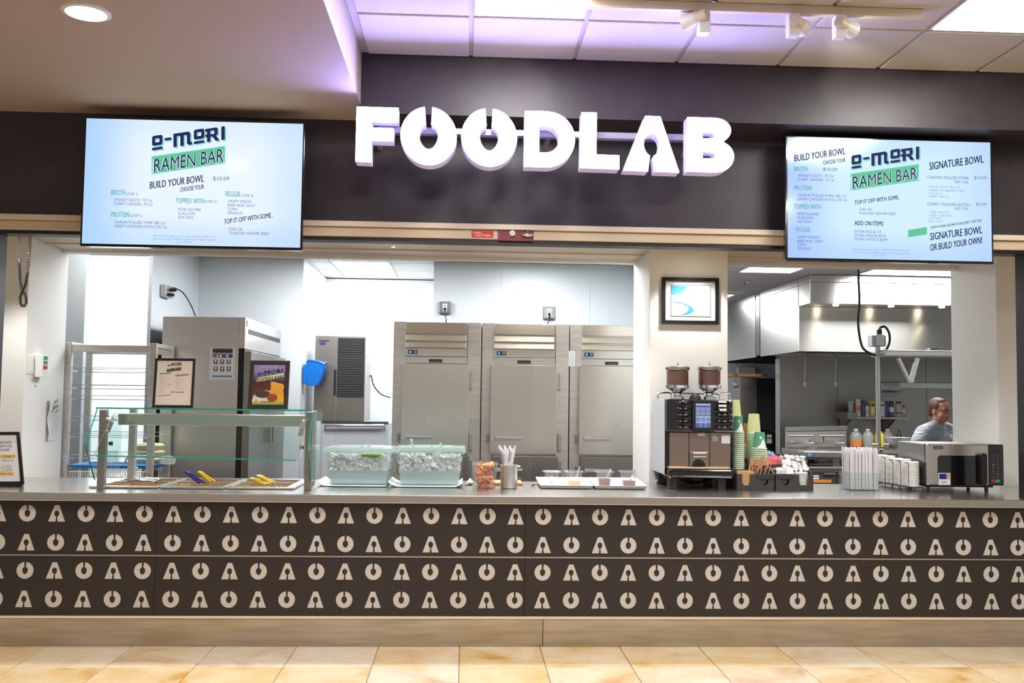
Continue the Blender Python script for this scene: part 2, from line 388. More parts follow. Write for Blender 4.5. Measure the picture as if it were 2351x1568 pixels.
for i in range(4):
    for row, (a, b_) in enumerate(((Z_mid + .006, Z_pt), (Z_pb, Z_mid - .006))):
        panels[i, row] = MB().box(seams[i] + .0008, seams[i + 1] - .0008, YP, YP + .03, a, b_).build('front_panel', 'panel_dark', cf, bevel=.0008, seg=1)
MB().box(XE0, XE1, YP - .004, YP + .03, Z_mid - .0045, Z_mid + .0045).build('divider_strip', 'steel_plain', cf)
MB().box(XE0, XE1, YP - .006, YP + .03, Z_base, Z_pb - .001).build('bottom_trim', 'cream', cf)
MB().box(XE0, XE1, YP + .032, 6.12, .18, .84).build('carcass', 'black', cf)
es = .0985
o_e = MB().prism([(u * es, 0, v * es) for u, v in O_poly()], (0, .0012, 0)).build('ring_emblem', 'emblem', loc=(0, 0, 0))
a_e = MB().prism([(u * es, 0, v * es * .98) for u, v in A_poly()], (0, .0012, 0)).build('arch_emblem', 'emblem', loc=(0, 0, 0))
xa, xb = at(63, 1180, YP).x, at(1184, 1186, YP).x; p1 = (xb - xa) / 17
xc, xd = at(1247, 1186, YP).x, at(2336, 1184, YP).x; p2 = (xd - xc) / 17
cols = [xa + p1 * k for k in range(-4, 18)] + [xc + p2 * k for k in range(0, 21)]
rows_z = [zc(v) for v in (1186, 1251, 1314, 1378)]
first = {}
for ci, X in enumerate(cols):
    k = ci - 4
    if X < XE0 + .06 or X > XE1 - .06: continue
    for ri, z in enumerate(rows_z):
        pi = max(i for i in range(4) if seams[i] <= X); pan = panels[pi, 0 if ri < 2 else 1]
        is_o = (k + ri) % 2 == 0
        if k >= 18: is_o = (k + ri) % 2 == 0
        src = o_e if is_o else a_e; nm = 'ring_emblem' if is_o else 'arch_emblem'; lc = Vector((X, YP - .0012, z))
        if src.name not in first:
            first[src.name] = 1; src.parent = pan; src.location = lc - ORG[pan.name]
        else: inst(src, nm, lc, pan)
# ---------------------------------------------------------------- countertop with an opening for the food wells
WX0, WX1, WY0, WY1 = -2.30, -1.085, 6.20, 6.80
hole = [(WX0, WY0, .915), (WX1, WY0, .915), (WX1, WY1, .915), (WX0, WY1, .915)]
top = MB().prism([(XE0, 5.905, .915), (XE1, 5.905, .915), (XE1, 6.95, .915), (XE0, 6.95, .915)], (0, 0, -.05), [hole])
top.build('countertop', 'steel_h', label='long brushed steel countertop with a rounded front edge', cat='countertop', bevel=.004)
# ---------------------------------------------------------------- walls round the opening
YW, YJ = 6.95, 7.62
XL = at(55, 900, YW).x; XC0 = at(1491, 800, YW).x; XC1 = at(1671, 800, YW).x; XR = at(2290, 850, YW).x
struct('wall_left', MB().box(-7, XL, YW, YJ, 0, ZS + .3), 'wall_white', bevel=.004)
struct('wall_column', MB().box(XC0, XC1, YW, YJ, 0, ZS + .3), 'wall_white', bevel=.004)
struct('wall_right', MB().box(XR, 7, YW, YJ, 0, ZS + .3), 'wall_white', bevel=.004)
struct('ceiling_soffit', MB().box(-7, 7, 6.02, YJ + .02, ZS, ZS + .3), 'cream')
for a, b_ in ((XL, XC0), (XC1, XR)):
    struct('trim_soffit', MB().box(a + .005, b_ - .005, 7.18, 7.21, ZS - .008, ZS + .01), 'cream')
    struct('trim_header', MB().box(a + .002, b_ - .002, 7.50, 7.60, ZS - .022, ZS + .01), 'wall_white', bevel=.003)
# fascia in two steps, bulkhead, concourse ceiling
Y1f, Y2f = 5.60, 5.93
XB = at(829, 185, Y1f).x
ZU = at(1318, 272, Y1f).z
ZL = at(1100, 516, Y2f).z
struct('wall_fascia_lower', MB().box(-7, 7, Y2f, Y2f + .1, at(1100, 548, Y2f).z, ZC), 'fascia')
struct('wall_fascia_upper', MB().box(XB, 7, Y1f, Y2f, ZU, ZC + .05), 'fascia')
struct('ceiling_bulkhead', MB().box(-7, XB, -4, Y2f, ZB, ZC + .05), 'beige_paint')
cei = struct('ceiling', MB().box(XB, 7, -4, Y1f, ZC + .012, ZC + .06), 'ceiling_grid', loc=(0, 0, ZC))
xj = at(1081, 123, Y1f).x
gridx = [xj + .61 * k for k in range(-1, 9)]
ct0 = None
for c in range(len(gridx) - 1):
    for r in range(5):
        X0, X1 = max(gridx[c], XB + .02), gridx[c + 1]; Ya = Y1f - .61 * (r + 1); Yb = Y1f - .61 * r
        if X1 - X0 < .1 or X0 > 6.4: continue
        if r in (1, 2) and c in (1, 5): continue
        if X1 - X0 > .6:
            ce = Vector(((X0 + X1) / 2, (Ya + Yb) / 2, ZC))
            if ct0 is None:
                ct0 = MB().box(-.293, .293, -.293, .293, 0, .014).build('ceiling_tile', 'ceiling_tile', loc=(0, 0, 0), bevel=.003, seg=1); ct0.parent = cei; ct0.location = ce - ORG[cei.name]
            else: inst(ct0, 'ceiling_tile', ce, cei)
        else: MB().box(X0, X1 - .012, Ya + .012, Yb - .012, ZC, ZC + .014).build('ceiling_tile', 'ceiling_tile', cei)
for c in (1, 5):
    X0, X1 = gridx[c], gridx[c + 1]
    t = thing('ceiling_light', {1: 'bright square panel light above the illuminated sign', 5: 'bright panel light in the tiled ceiling above the right menu screen'}[c], 'ceiling light', ((X0 + X1) / 2, Y1f - 1.22, ZC), 'panel lights in the concourse ceiling')
    MB().box(X0 + .014, X1 - .014, Y1f - 1.83 + .014, Y1f - .61 - .014, ZC + .001, ZC + .011).build('frame', 'ceiling_grid', t)
    MB().box(X0 + .03, X1 - .03, Y1f - 1.83 + .03, Y1f - .61 - .03, ZC - .004, ZC + .004).build('diffuser', 'lamp_panel', t)
# roller shutter housing with its black bottom bar
sh = thing('shutter_housing', 'cream roller shutter housing running the full width over the counter', 'shutter', (0, Y2f, at(1100, 556, Y2f - .05).z))
YH = Y2f - .05
MB().box(-7, 6.9, YH - .02, Y2f + .02, at(1100, 527, YH).z, at(1100, 514.5, YH).z).build('top_flange', 'cream', sh, bevel=.004)
MB().box(-7, 6.9, YH, Y2f + .06, at(1100, 549, YH).z, at(1100, 527, YH).z - .001).build('hood', 'cream_dark', sh, bevel=.006)
MB().box(-7, 6.9, YH + .012, Y2f + .07, at(1100, 557, YH).z, at(1100, 549, YH).z - .001).build('bottom_bar', 'black', sh)
gx = at(2343, 860, YP).x
MB().box(gx, gx + .05, YH + .01, Y2f + .06, .917, at(1100, 557, YH).z - .002).build('guide_rail', 'black', sh)
gx2 = at(-4, 860, YP).x
MB().box(gx2 - .05, gx2, YH + .01, Y2f + .06, .917, at(1100, 557, YH).z - .002).build('guide_rail', 'black', sh)
# stickers and release plate on the housing
MB().pbox(1083, 530, 1133, 545, YH - .003, YH - .0005).build('warning_sticker', 'red', label='small bright red sticker on the shutter housing', cat='sticker')
w = MB(); ptext(w, 'CORNELL', 1086, 536, 1106, 4, YH - .0036); ptext(w, 'CAUTION', 1090, 542, 1126, 4, YH - .0036)
w.build('print', 'paper', bpy.data.objects['warning_sticker'])
rp = thing('shutter_release_plate', 'maroon plate with a key cylinder and turn handle on the shutter housing', 'control plate', at(1184, 553, YH))
MB().pbox(1143, 527, 1225, 553, YH - .006, YH - .0005).build('plate', 'maroon', rp)
k = at(1176, 536, YH - .006); MB().cyl(k, k + Vector((0, -.018, 0)), .018, .016).build('key_cylinder', 'plastic_white', rp, smooth=True)
MB().cyl(k + Vector((0, -.018, 0)), k + Vector((0, -.022, 0)), .008).build('keyhole', 'brass', rp, smooth=True)
k = at(1211, 540, YH - .006); hb = MB(); hb.sph(k + Vector((0, -.012, 0)), .036, .012, .012); hb.bar(k + Vector((0, -.016, 0)), k + Vector((0, -.016, .03)), .012, .012); hb.build('turn_handle', 'chrome', rp, smooth=True)
# ---------------------------------------------------------------- kitchen shell
YB = 9.75; YN = 11.36
XS = at(455, 700, YB).x; XN0 = at(695, 700, YB).x; XN1 = at(995, 700, YB).x
struct('wall_kitchen_back', MB().box(XS, XN0, YB, YB + .12, 0, ZK), 'frp')
struct('wall_niche_side', MB().box(XN0 - .12, XN0, YB + .12, YN, 0, ZK), 'frp_white')
struct('wall_niche_back', MB().box(XN0 - .12, 2.2, YN, YN + .1, 0, ZK), 'frp_white')
struct('wall_fridge_back', MB().box(XN1, XC1 - .03, YB, YB + .12, 0, ZK), 'frp')
struct('wall_partition', MB().box(XC1 - .15, XC1 - .03, YJ, YB, 0, ZK), 'frp')
struct('wall_niche_right', MB().box(XN1, XN1 + .1, YB + .12, YN, 0, ZK), 'frp_white')
struct('wall_kitchen_left', MB().box(XS - .03, XS, 8.32, YB + .12, 0, ZK), 'frp')
xg = at(195, 700, 8.25).x
struct('wall_corridor_end', MB().box(-7, xg, 8.25, 8.32, 0, ZK), 'frp')
struct('wall_corridor', MB().box(-7, XS - .03, YB, YB + .12, 0, ZK), 'frp_white')
struct('wall_far', MB().box(1.4, 8, 15, 15.1, 0, ZK), 'frp')
struct('wall_kitchen_right', MB().box(7.0, 7.1, YJ, 15, 0, ZK), 'frp')
struct('wall_partition_deep', MB().box(XC1 - .15, XC1 - .03, YB + .12, 15, 0, ZK), 'frp')
for i, (px, Y) in enumerate(((1150, YB), (1347, YB), (443, YB))):
    if i < 2:
        X = at(px, 700, Y).x; struct('trim_%d' % (i + 1), MB().box(X, X + .03, Y - .005, Y, 1.5, ZK), 'frp')
Yt = onx(443, 700, XS).y; struct('trim_3', MB().box(XS, XS + .004, Yt, Yt + .05, 1.5, ZK), 'frp')
kc = struct('ceiling_kitchen', MB().box(-7, 7.1, YJ + .02, 15.1, ZK + .012, ZK + .06), 'kitchen_grid', loc=(0, 0, ZK))
kt = None
def near_light(x, y):
    return any(abs(x - a) < sx / 2 + .25 and abs(y - b_) < sy / 2 + .25 for a, b_, sx, sy, p in KL)
def kgrid(X0, nx, Y0, ny):
    global kt
    for i in range(nx):
        for j in range(ny):
            c = Vector((X0 + .61 * (i + .5), Y0 + .61 * (j + .5), ZK))
            if near_light(c.x, c.y): continue
            if kt is None:
                kt = MB().box(-.298, .298, -.298, .298, 0, .012).build('ceiling_tile', 'kitchen_tile', loc=(0, 0, 0)); kt.parent = kc; kt.location = c - ORG[kc.name]
            else: inst(kt, 'ceiling_tile', c, kc)
kgrid(-1.09 - .305 - .61, 3, 9.91 - .61 * 3, 5); kgrid(3.17 - .305 - .61 * 2, 8, 10.07 - .61 * 4, 12)
names = ['square panel light in the ceiling of the niche with the ice machine', 'panel light in the kitchen ceiling left of the hood', 'long panel light in front of the steel hood, beside the hanging cord',
         'unseen panel light added over the left fridge aisle', 'unseen panel light added over the upright fridges', 'unseen panel light in the corridor behind the left wall', 'unseen panel light added behind the hood at the far end', 'small unseen panel light added to brighten the corridor end wall']
for (kx, ky, sx, sy, pw), nm in zip(KL, names):
    t = thing('kitchen_light', nm, 'ceiling light', (kx, ky, ZK), 'panel lights in the kitchen ceiling')
    MB().box(kx - sx / 2 - .02, kx + sx / 2 + .02, ky - sy / 2 - .02, ky + sy / 2 + .02, ZK + .001, ZK + .011).build('frame', 'kitchen_grid', t)
    MB().box(kx - sx / 2, kx + sx / 2, ky - sy / 2, ky + sy / 2, ZK - .004, ZK + .004).build('diffuser', 'lamp_panel_cool', t)
# ---------------------------------------------------------------- downlights in the bulkhead, track spots
def spot(name, loc, aim, power, col, size, blend=.6, rad=.04):
    l_ = bpy.data.lights.new(name, 'SPOT'); l_.energy = power; l_.color = col; l_.spot_size = size; l_.spot_blend = blend; l_.shadow_soft_size = rad
    o = bpy.data.objects.new(name, l_); o.location = loc; o.rotation_euler = (Vector(aim) - Vector(loc)).to_track_quat('-Z', 'Y').to_euler(); COL.objects.link(o)
d0 = onz(198, 27, ZB)
for i, dx_ in enumerate((0, -1.5)):
    c = Vector((d0.x + dx_, d0.y, ZB)); t = thing('downlight', ('round recessed downlight in the beige bulkhead', 'round recessed downlight further left in the bulkhead')[i], 'downlight', c, 'bulkhead downlights')
    MB().lathe(c, [(.105, -.002), (.105, -.006), (.088, -.010), (.086, -.002)], 28, False).build('trim_ring', 'plastic_white', t, smooth=True)
    MB().lathe(c, [(.087, -.004), (.0, -.006)], 28, False).build('lens', 'downlight', t, smooth=True)
    spot('downlight_lamp', c + Vector((0, 0, -.03)), (c.x, c.y, 0), 70, WARM, 2.2, .8, .08)
YT = 4.72; tr = thing('light_track', 'cream ceiling light track above the sign', 'light track', (2.2, YT, ZC - .05))
xe = at(2115, 10, YT).x
MB().box(xe - 1.9, xe, YT - .02, YT + .02, ZC - .045, ZC - .001).build('rail', 'cream', tr, bevel=.003)
aims = [(at(1120, 225, Y1f), 1590, 58), (at(1990, 215, Y1f), 1838, 72), (at(2240, 250, Y1f), 1945, 76)]
for i, (aim, px, py) in enumerate(aims):
    hp = at(px + (25 if i == 0 else -18), py - 34, YT); c = Vector((hp.x, YT, ZC - .05))
    t = thing('track_spotlight', ('cream track spotlight nearest the sign', 'cream track spotlight, middle one of three', 'cream track spotlight nearest the track end')[i], 'spotlight', c, 'track spotlights')
    MB().box(c.x - .028, c.x + .028, YT - .03, YT + .03, c.z - .11, c.z + .004).build('adaptor', 'plastic_white', t, bevel=.004)
    p = at(px, py - 14, YT); d = (Vector(aim) - p).normalized()
    MB().cyl(c + Vector((0, 0, -.07)), p, .008).build('stem', 'plastic_white', t)
    MB().cyl(p - d * .08, p - d * .02, .026, .03, 18).build('lamp_housing', 'cream', t, smooth=True)
    MB().cyl(p - d * .02, p + d * .05, .03, .044, 18).build('lamp_shade', 'plastic_white', t, smooth=True)
    MB().cyl(p + d * .05, p + d * .052, .038, .038, 18).build('lamp_lens', 'downlight', t)
    spot('track_lamp', p + d * .07, aim, (46, 32, 36)[i], NEUT, (.6, .6, .5)[i], .9, .02)
hp = at(1583, 760, YW)
places = ('by the left jamb', 'over the food wells', 'over the ice tubs', 'over the topping cups', 'in front of the column', 'over the straws')
for i, (lx, ly, pw) in enumerate(((-3.0, 6.4, 42), (-1.7, 6.5, 40), (-.45, 6.5, 46), (.65, 6.5, 46), (hp.x, 6.69, 32), (2.85, 6.5, 44))):
    c = Vector((lx, ly, ZS)); t = thing('soffit_downlight', 'small recessed soffit downlight ' + places[i], 'downlight', c, 'soffit downlights')
    MB().lathe(c, [(.07, -.001), (.07, -.005), (.056, -.008), (.054, -.001)], 20, False).build('trim_ring', 'plastic_white', t, smooth=True)
    MB().lathe(c, [(.055, -.003), (.0, -.004)], 20, False).build('lens', 'downlight', t, smooth=True)
    spot('soffit_lamp', c - Vector((0, 0, .02)), c - Vector((0, 0, 1)), pw, (1.0, .985, .96), 1.9, .5, .04)
# small sprinkler under the soffit
sp_ = at(903, 562, 6.75); sp_.z = ZS
t = thing('sprinkler', 'chrome sprinkler head under the soffit', 'sprinkler', sp_)
MB().lathe(sp_, [(.045, 0), (.04, -.012), (.012, -.014)], 20).build('escutcheon', 'chrome', t, smooth=True)
MB().cyl(sp_, sp_ - Vector((0, 0, .045)), .006).build('stem', 'chrome', t); MB().cyl(sp_ - Vector((0, 0, .045)), sp_ - Vector((0, 0, .048)), .018).build('deflector', 'chrome', t)
k = onz(1710, 646, ZK); t = thing('sprinkler', 'small dark sprinkler head in the kitchen ceiling', 'sprinkler', k)
MB().cyl(k, k - Vector((0, 0, .05)), .008).build('stem', 'steel_dark', t); MB().cyl(k - Vector((0, 0, .006)), k, .06).build('escutcheon', 'steel_dark', t)
# ---------------------------------------------------------------- illuminated channel-letter sign
YS = 5.40
sg = thing('illuminated_sign', 'white illuminated channel letters mounted across the dark fascia', 'sign', at(1250, 400, YS))
def pp(pts): return [at(x, y, YS) for x, y in pts]
def arc(cx, cy, rx, ry, a0, a1, n=14): return [(cx + rx * math.cos(math.radians(a0 + (a1 - a0) * i / n)), cy - ry * math.sin(math.radians(a0 + (a1 - a0) * i / n))) for i in range(n + 1)]
letters = []
letters.append(([(819, 245), (915, 248), (914.5, 279), (854, 277.5), (854, 293), (904, 295), (903, 325), (853, 323), (852, 373), (816, 371)], []))
letters.append(([(984 + u * 129, 312.5 - v * 134 + u * 4) for u, v in O_poly(56)], []))
letters.append(([(1123 + u * 128, 316 - v * 134 + u * 4) for u, v in O_poly(56)], []))
letters.append(([(1205, 255), (1255, 256)] + arc(1255, 320.5, 65, 64, 90, -90, 22)[1:-1] + [(1255, 384.5), (1203, 383)], [[(1238, 289), (1254, 289)] + arc(1254, 320, 29.5, 30.5, 90, -90, 14)[1:-1] + [(1254, 350.5), (1238, 350)]]))
letters.append(([(1335, 258), (1370, 259), (1369, 355), (1422, 357), (1421.5, 389), (1332, 386)], []))
letters.append(([(1497 + u * 128 + v * 3, 330.5 - v * 127 + u * 5) for u, v in A_poly()], []))
bo = [(1578, 269), (1640, 271)] + arc(1640, 300, 38, 29, 88, -60, 10) + arc(1644, 360, 41, 36, 55, -90, 12) + [(1644, 396.5), (1577, 394)]
letters.append((bo, [[(1613, 302.5), (1634, 303)] + arc(1634, 310.5, 9, 7.5, 80, -80, 6) + [(1613, 318)], [(1613, 347), (1635, 348)] + arc(1635, 356, 9, 8, 80, -80, 6) + [(1613, 364)]]))
for pts, hs in letters:
    fr = pp(pts); hh = [pp(h) for h in hs]
    sh_ = MB().prism(fr, (0, .10, 0), hh).build('letter_shell', 'sign_return', sg)
    ctr = sum(fr, Vector()) / len(fr)
    MB().prism([p + Vector((0, -.004, 0)) for p in fr], (0, .0035, 0), [[p + Vector((0, -.004, 0)) for p in h] for h in hh]).build('letter_face', 'sign_face', sh_)
ra, rb_ = at(870, 297, 5.53), at(1600, 318, 5.53)
MB().box(ra.x, rb_.x, 5.505, 5.56, ra.z - .025, ra.z + .012).build('mounting_rail', 'sign_rail', sg, bevel=.003)
for px in (860, 1020, 1160, 1260, 1350, 1480, 1600):
    a = at(px, 300, 5.56); MB().box(a.x - .012, a.x + .012, 5.56, 5.94, ra.z - .02, ra.z + .005).build('bracket', 'sign_rail', sg)
# ---------------------------------------------------------------- menu screens
def screen_mat(name, ca, cb_, es):
    m = bpy.data.materials.new(name); m.use_nodes = True; n, l, b = nodes(m)
    tc = n.new('ShaderNodeTexCoord'); sp = n.new('ShaderNodeSeparateXYZ'); l.new(tc.outputs['Generated'], sp.inputs[0])
    def band(sock, a, c):
        r = n.new('ShaderNodeValToRGB'); e = r.color_ramp.elements; e[0].position = 0; e[0].color = (a, a, a, 1); e[1].position = 1; e[1].color = (c, c, c, 1)
        q = e.new(.3); q.color = (1, 1, 1, 1); q = e.new(.75); q.color = (1, 1, 1, 1); r.color_ramp.interpolation = 'EASE'; l.new(sock, r.inputs[0]); return r
    rx = band(sp.outputs[0], 0, .55); rz = band(sp.outputs[2], .45, .75); mu = n.new('ShaderNodeMath'); mu.operation = 'MULTIPLY'; l.new(rx.outputs[0], mu.inputs[0]); l.new(rz.outputs[0], mu.inputs[1])
    mx = n.new('ShaderNodeMix'); mx.data_type = 'RGBA'; mx.inputs[6].default_value = ca; mx.inputs[7].default_value = cb_; l.new(mu.outputs[0], mx.inputs[0])
    b.inputs['Base Color'].default_value = (.02, .02, .02, 1); b.inputs['Roughness'].default_value = .12
    l.new(mx.outputs[2], b.inputs['Emission Color']); b.inputs['Emission Strength'].default_value = es; M[name] = m
ES = .73
screen_mat('screen_left', S(176, 214, 255), S(234, 246, 255), ES); screen_mat('screen_right', S(168, 198, 255), S(206, 238, 255), ES)
def glow(name, c): mat(name, (.01, .01, .01, 1), .6, emit=c, es=ES, spec=0.0)
glow('menu_navy', S(36, 40, 92)); glow('menu_blue', S(84, 100, 196)); glow('menu_teal', S(92, 182, 190)); glow('menu_green', S(96, 200, 150)); glow('menu_aqua', S(140, 214, 212)); glow('menu_white', S(230, 246, 255)); glow('menu_pale', S(130, 150, 214))
def tv(label, corners, Y, smat, name='menu_screen'):
    (x0, y0, x1, y1) = corners
    a = at(x0, (y0 + y1) / 2, Y); b_ = at(x1, (y0 + y1) / 2, Y); zt = at((x0 + x1) / 2, y0, Y).z; zb = at((x0 + x1) / 2, y1, Y).z
    t = thing(name, label, 'screen', ((a.x + b_.x) / 2, Y, zb))
    MB().box(a.x, b_.x, Y, Y + .045, zb, zt).build('bezel', 'black_gloss', t, bevel=.004)
    MB().box(a.x + .012, b_.x - .012, Y - .0015, Y + .003, zb + .016, zt - .012).build('display', smat, t)
    MB().box(a.x + .25, b_.x - .25, Y + .045, Y + .09, zb + .15, zt - .1).build('rear_cover', 'black', t, bevel=.01)
    MB().box((a.x + b_.x) / 2 - .2, (a.x + b_.x) / 2 + .2, Y + .09, Y2f, zb + .25, zt - .2).build('wall_mount', 'black', t)
    return t
def T(parent, name, m, items, Y, bold=0.0, res=2):
    for it in items:
        w = MB(); s, x0, b0, x1, cap = it[:5]; ptext(w, s, x0, b0, x1, cap, Y, it[5] if len(it) > 5 else None, bold, res)
        w.build(name, m, parent, norm=False)
def logo(parent, x0, y0, k, Y, sl, green):
    # o-MORI drawn from bars: u right, v up in pixels from the lower left corner, rising with the slope
    def q(u, v, dy=0.0): return at(x0 + u * k, y0 - v * k - u * k * sl, Y + dy)
    def ring(x, v, w, h, th):
        c = 3
        def rr(a0, b0, a1, b1, c): return [(a0 + c, b0), (a1 - c, b0), (a1, b0 + c), (a1, b1 - c), (a1 - c, b1), (a0 + c, b1), (a0, b1 - c), (a0, b0 + c)]
        return rr(x, v, x + w, v + h, c), [rr(x + th, v + th, x + w - th, v + h - th, 1)]
    def rect(a, b0, c, d): return [(a, b0), (c, b0), (c, d), (a, d)], []
    shapes = [ring(0, 10, 24, 23, 7), rect(0, 0, 24, 6), rect(29, 18, 44, 24),
              ([(49, 0), (57, 0), (57, 24), (65, 24), (65, 0), (73, 0), (73, 24), (80, 24), (80, 4), (84, 0), (92, 0), (92, 6), (88, 7), (88, 27), (84, 31), (49, 31)], []),
              ring(96, 10, 24, 23, 7), rect(96, 0, 120, 6),
              ([(126, 0), (134, 0), (134, 11), (139, 11), (146, 0), (155, 0), (147, 12), (151, 15), (151, 28), (148, 31), (122, 31), (122, 24), (126, 24), (126, 18), (122, 18), (122, 12), (126, 12)], [[(134, 17), (143, 17), (143, 25), (134, 25)]]),
              rect(159, 0, 167, 31)]
    for nm, mt, du, dv, dy in (('logo_shadow', 'menu_aqua' if green else 'lime', 3.2, -3.2, 0), ('logo_lettering', 'menu_navy' if green else 'ink', 0, 0, -.0012)):
        w = MB()
        for o, hs in shapes: w.sheet([q(u + du, v + dv, dy) for u, v in o], [[q(u + du, v + dv, dy) for u, v in h] for h in hs])
        w.build(nm, mt, parent, norm=False)
def band(parent, pts, Y, mt): MB().sheet([at(x, y, Y) for x, y in pts]).build('logo_band', mt, parent, norm=False)
YV = 5.735
t1 = tv('left menu screen with a large centred logo and three short columns', (188.5, 273.5, 697.5, 570), YV, 'screen_left'); Yq = YV - .003
logo(t1, 349, 345.5, 1.0, Yq, .150, True)
band(t1, [(347.5, 359), (517, 334.5), (517, 375), (348, 400.5)], Yq, 'menu_aqua'); band(t1, [(350, 361), (515, 337.2), (515, 373), (350.3, 398)], Yq - .0006, 'menu_green')
T(t1, 'logo_outline', 'menu_white', [('RAMEN BAR', 351.5, 396.5, 514.5, 31, 372)], Yq - .0012, .035); T(t1, 'logo_name', 'menu_navy', [('RAMEN BAR', 353, 395.5, 513.5, 30, 371)], Yq - .0018, .0)
T(t1, 'menu_heading', 'menu_navy', [('BUILD YOUR BOWL', 344, 433.5, 468, 16, 417), ('CHOOSE YOUR', 414, 440.5, 468, 10, 433), ('TOP IT OFF WITH SOME..', 514, 514.5, 626, 11, 499)], Yq, .02)
T(t1, 'menu_section', 'menu_teal', [('BROTH', 255, 447.5, 288, 12), ('PROTEIN', 255, 498, 297, 12), ('TOPPED WITH', 403, 466, 469, 11.5), ('VEGGIE', 516, 451, 552, 12)], Yq, .02)
T(t1, 'menu_text', 'menu_blue', [('$10.09', 489, 414, 526, 9), ('(STEP 1)', 291, 448, 317, 6), ('SMOKEY SHOYU  70 Cal', 262, 461.5, 348.5, 6.6), ('CURRY CHICKEN  70 Cal', 262, 470.7, 350, 6.6), ('(STEP 2)', 300, 498, 326, 6),
    ('CHASHU PULLED PORK 280 Cal', 262, 512.8, 379, 6.6), ('CRISPY CHICKEN KATSU 270 Cal', 262, 522, 383, 6.6), ('(STEP 3)', 471, 465.5, 497, 6), ('NORI SQUARE', 409, 483.5, 461, 6.4), ('SCALLION', 409, 493, 447, 6.4), ('SOY EGG', 409, 501.8, 443.5, 6.4),
    ('(STEP 4)', 555, 452, 581.5, 6), ('CRISPY ONION', 523, 465, 577, 6.4), ('BABY BOK CHOY', 523, 474, 586, 6.4), ('CORN', 523, 483, 544.5, 6.4), ('SPINACH', 523, 492, 556, 6.4), ('CHILI OIL', 525, 528.5, 557, 6.4), ('TOASTED SESAME SEED', 525, 538, 617, 6.4)], Yq)
T(t1, 'menu_footnote', 'menu_pale', [('2000 calories a day is used for general nutrition advice, but', 351, 543, 495, 5), ('calorie needs vary. Additional nutrition information available', 351, 550, 495, 5), ('upon request.', 406, 557, 440, 5)], Yq, 0, 1)
YV2 = 5.735
t2 = tv('right menu screen with three crowded columns and a small green block', (1803.5, 317, 2279.5, 602), YV2, 'screen_right'); Yq = YV2 - .003
logo(t2, 1955, 388, .93, Yq, .148, True)
band(t2, [(1952.5, 398.5), (2110, 376), (2110, 415), (1952.5, 438)], Yq, 'menu_aqua'); band(t2, [(1955, 400.5), (2108, 378.5), (2108, 413), (1955, 435.5)], Yq - .0006, 'menu_green')
T(t2, 'logo_outline', 'menu_white', [('RAMEN BAR', 1956, 434, 2107.5, 29, 411.5)], Yq - .0012, .035); T(t2, 'logo_name', 'menu_navy', [('RAMEN BAR', 1957.5, 433, 2106.5, 28, 410.5)], Yq - .0018, .0)
band(t2, [(2085, 528), (2128, 521), (2128, 538), (2085, 545)], Yq, 'menu_green')
T(t2, 'menu_heading', 'menu_navy', [('BUILD YOUR BOWL', 1824, 371, 1941, 16, 354), ('CHOOSE YOUR', 1890, 378, 1941, 9.5, 371.5), ('TOP IT OFF WITH SOME..', 1962, 470, 2066, 9.5, 457), ('ADD ON ITEMS', 1962, 517, 2028, 10.5), ('SIGNATURE BOWL', 2134, 390.5, 2258, 18, 373),
    ('WITH A NORI SQUARE SCALLIONS + SOY EGG', 2137, 525.5, 2254, 6, 508.5), ('SIGNATURE BOWL', 2136, 551.5, 2255, 17, 535.5), ('OR BUILD YOUR OWN!', 2136, 576, 2255, 15.5, 558.5)], Yq, .02)
T(t2, 'menu_section', 'menu_teal', [('BROTH', 1823, 392.5, 1854, 11), ('PROTEIN', 1823, 436, 1863, 11), ('TOPPED WITH', 1823, 479, 1885, 11), ('VEGGIE', 1826, 531.5, 1860, 10.5)], Yq, .02)
T(t2, 'menu_text', 'menu_blue', [('$10.09', 1890, 392, 1922, 8), ('SMOKEY SHOYU  70 Cal', 1832, 405.5, 1913, 6), ('CURRY CHICKEN  70 Cal', 1832, 414.5, 1914, 6), ('CHASHU PULLED PORK 280 Cal', 1831, 450.5, 1942, 6), ('CRISPY CHICKEN KATSU 270 Cal', 1831, 459.5, 1945, 6),
    ('NORI SQUARE', 1831, 493.5, 1880, 6), ('SCALLION', 1831, 502, 1867, 6), ('SOY EGG', 1831, 511, 1863, 6), ('CRISPY ONION', 1831, 547, 1881, 6), ('BABY BOK CHOY', 1831, 556, 1890, 6), ('CORN', 1831, 564, 1850, 6), ('SPINACH', 1831, 573, 1861, 6),
    ('CHILI OIL', 1972, 483, 2002, 6), ('TOASTED SESAME SEED', 1972, 492, 2057, 6), ('EXTRA EGG $1.39', 1962, 534, 2023, 6), ('EXTRA VEGGIE $0.59', 1962, 543, 2034, 6), ('EXTRA NOODLE $0.89', 1962, 551.5, 2037, 6),
    ('CHASHU PULLED PORK', 2129, 410, 2225, 7), ('690 CAL', 2192, 420.5, 2224.5, 6.5), ('$10.09', 2237, 411, 2265, 7), ('CURRY CHICKEN KATSU', 2129, 471.5, 2226, 7), ('630 CAL', 2192, 481.5, 2223.5, 6.5), ('$9.59', 2241, 472, 2264, 7)], Yq)
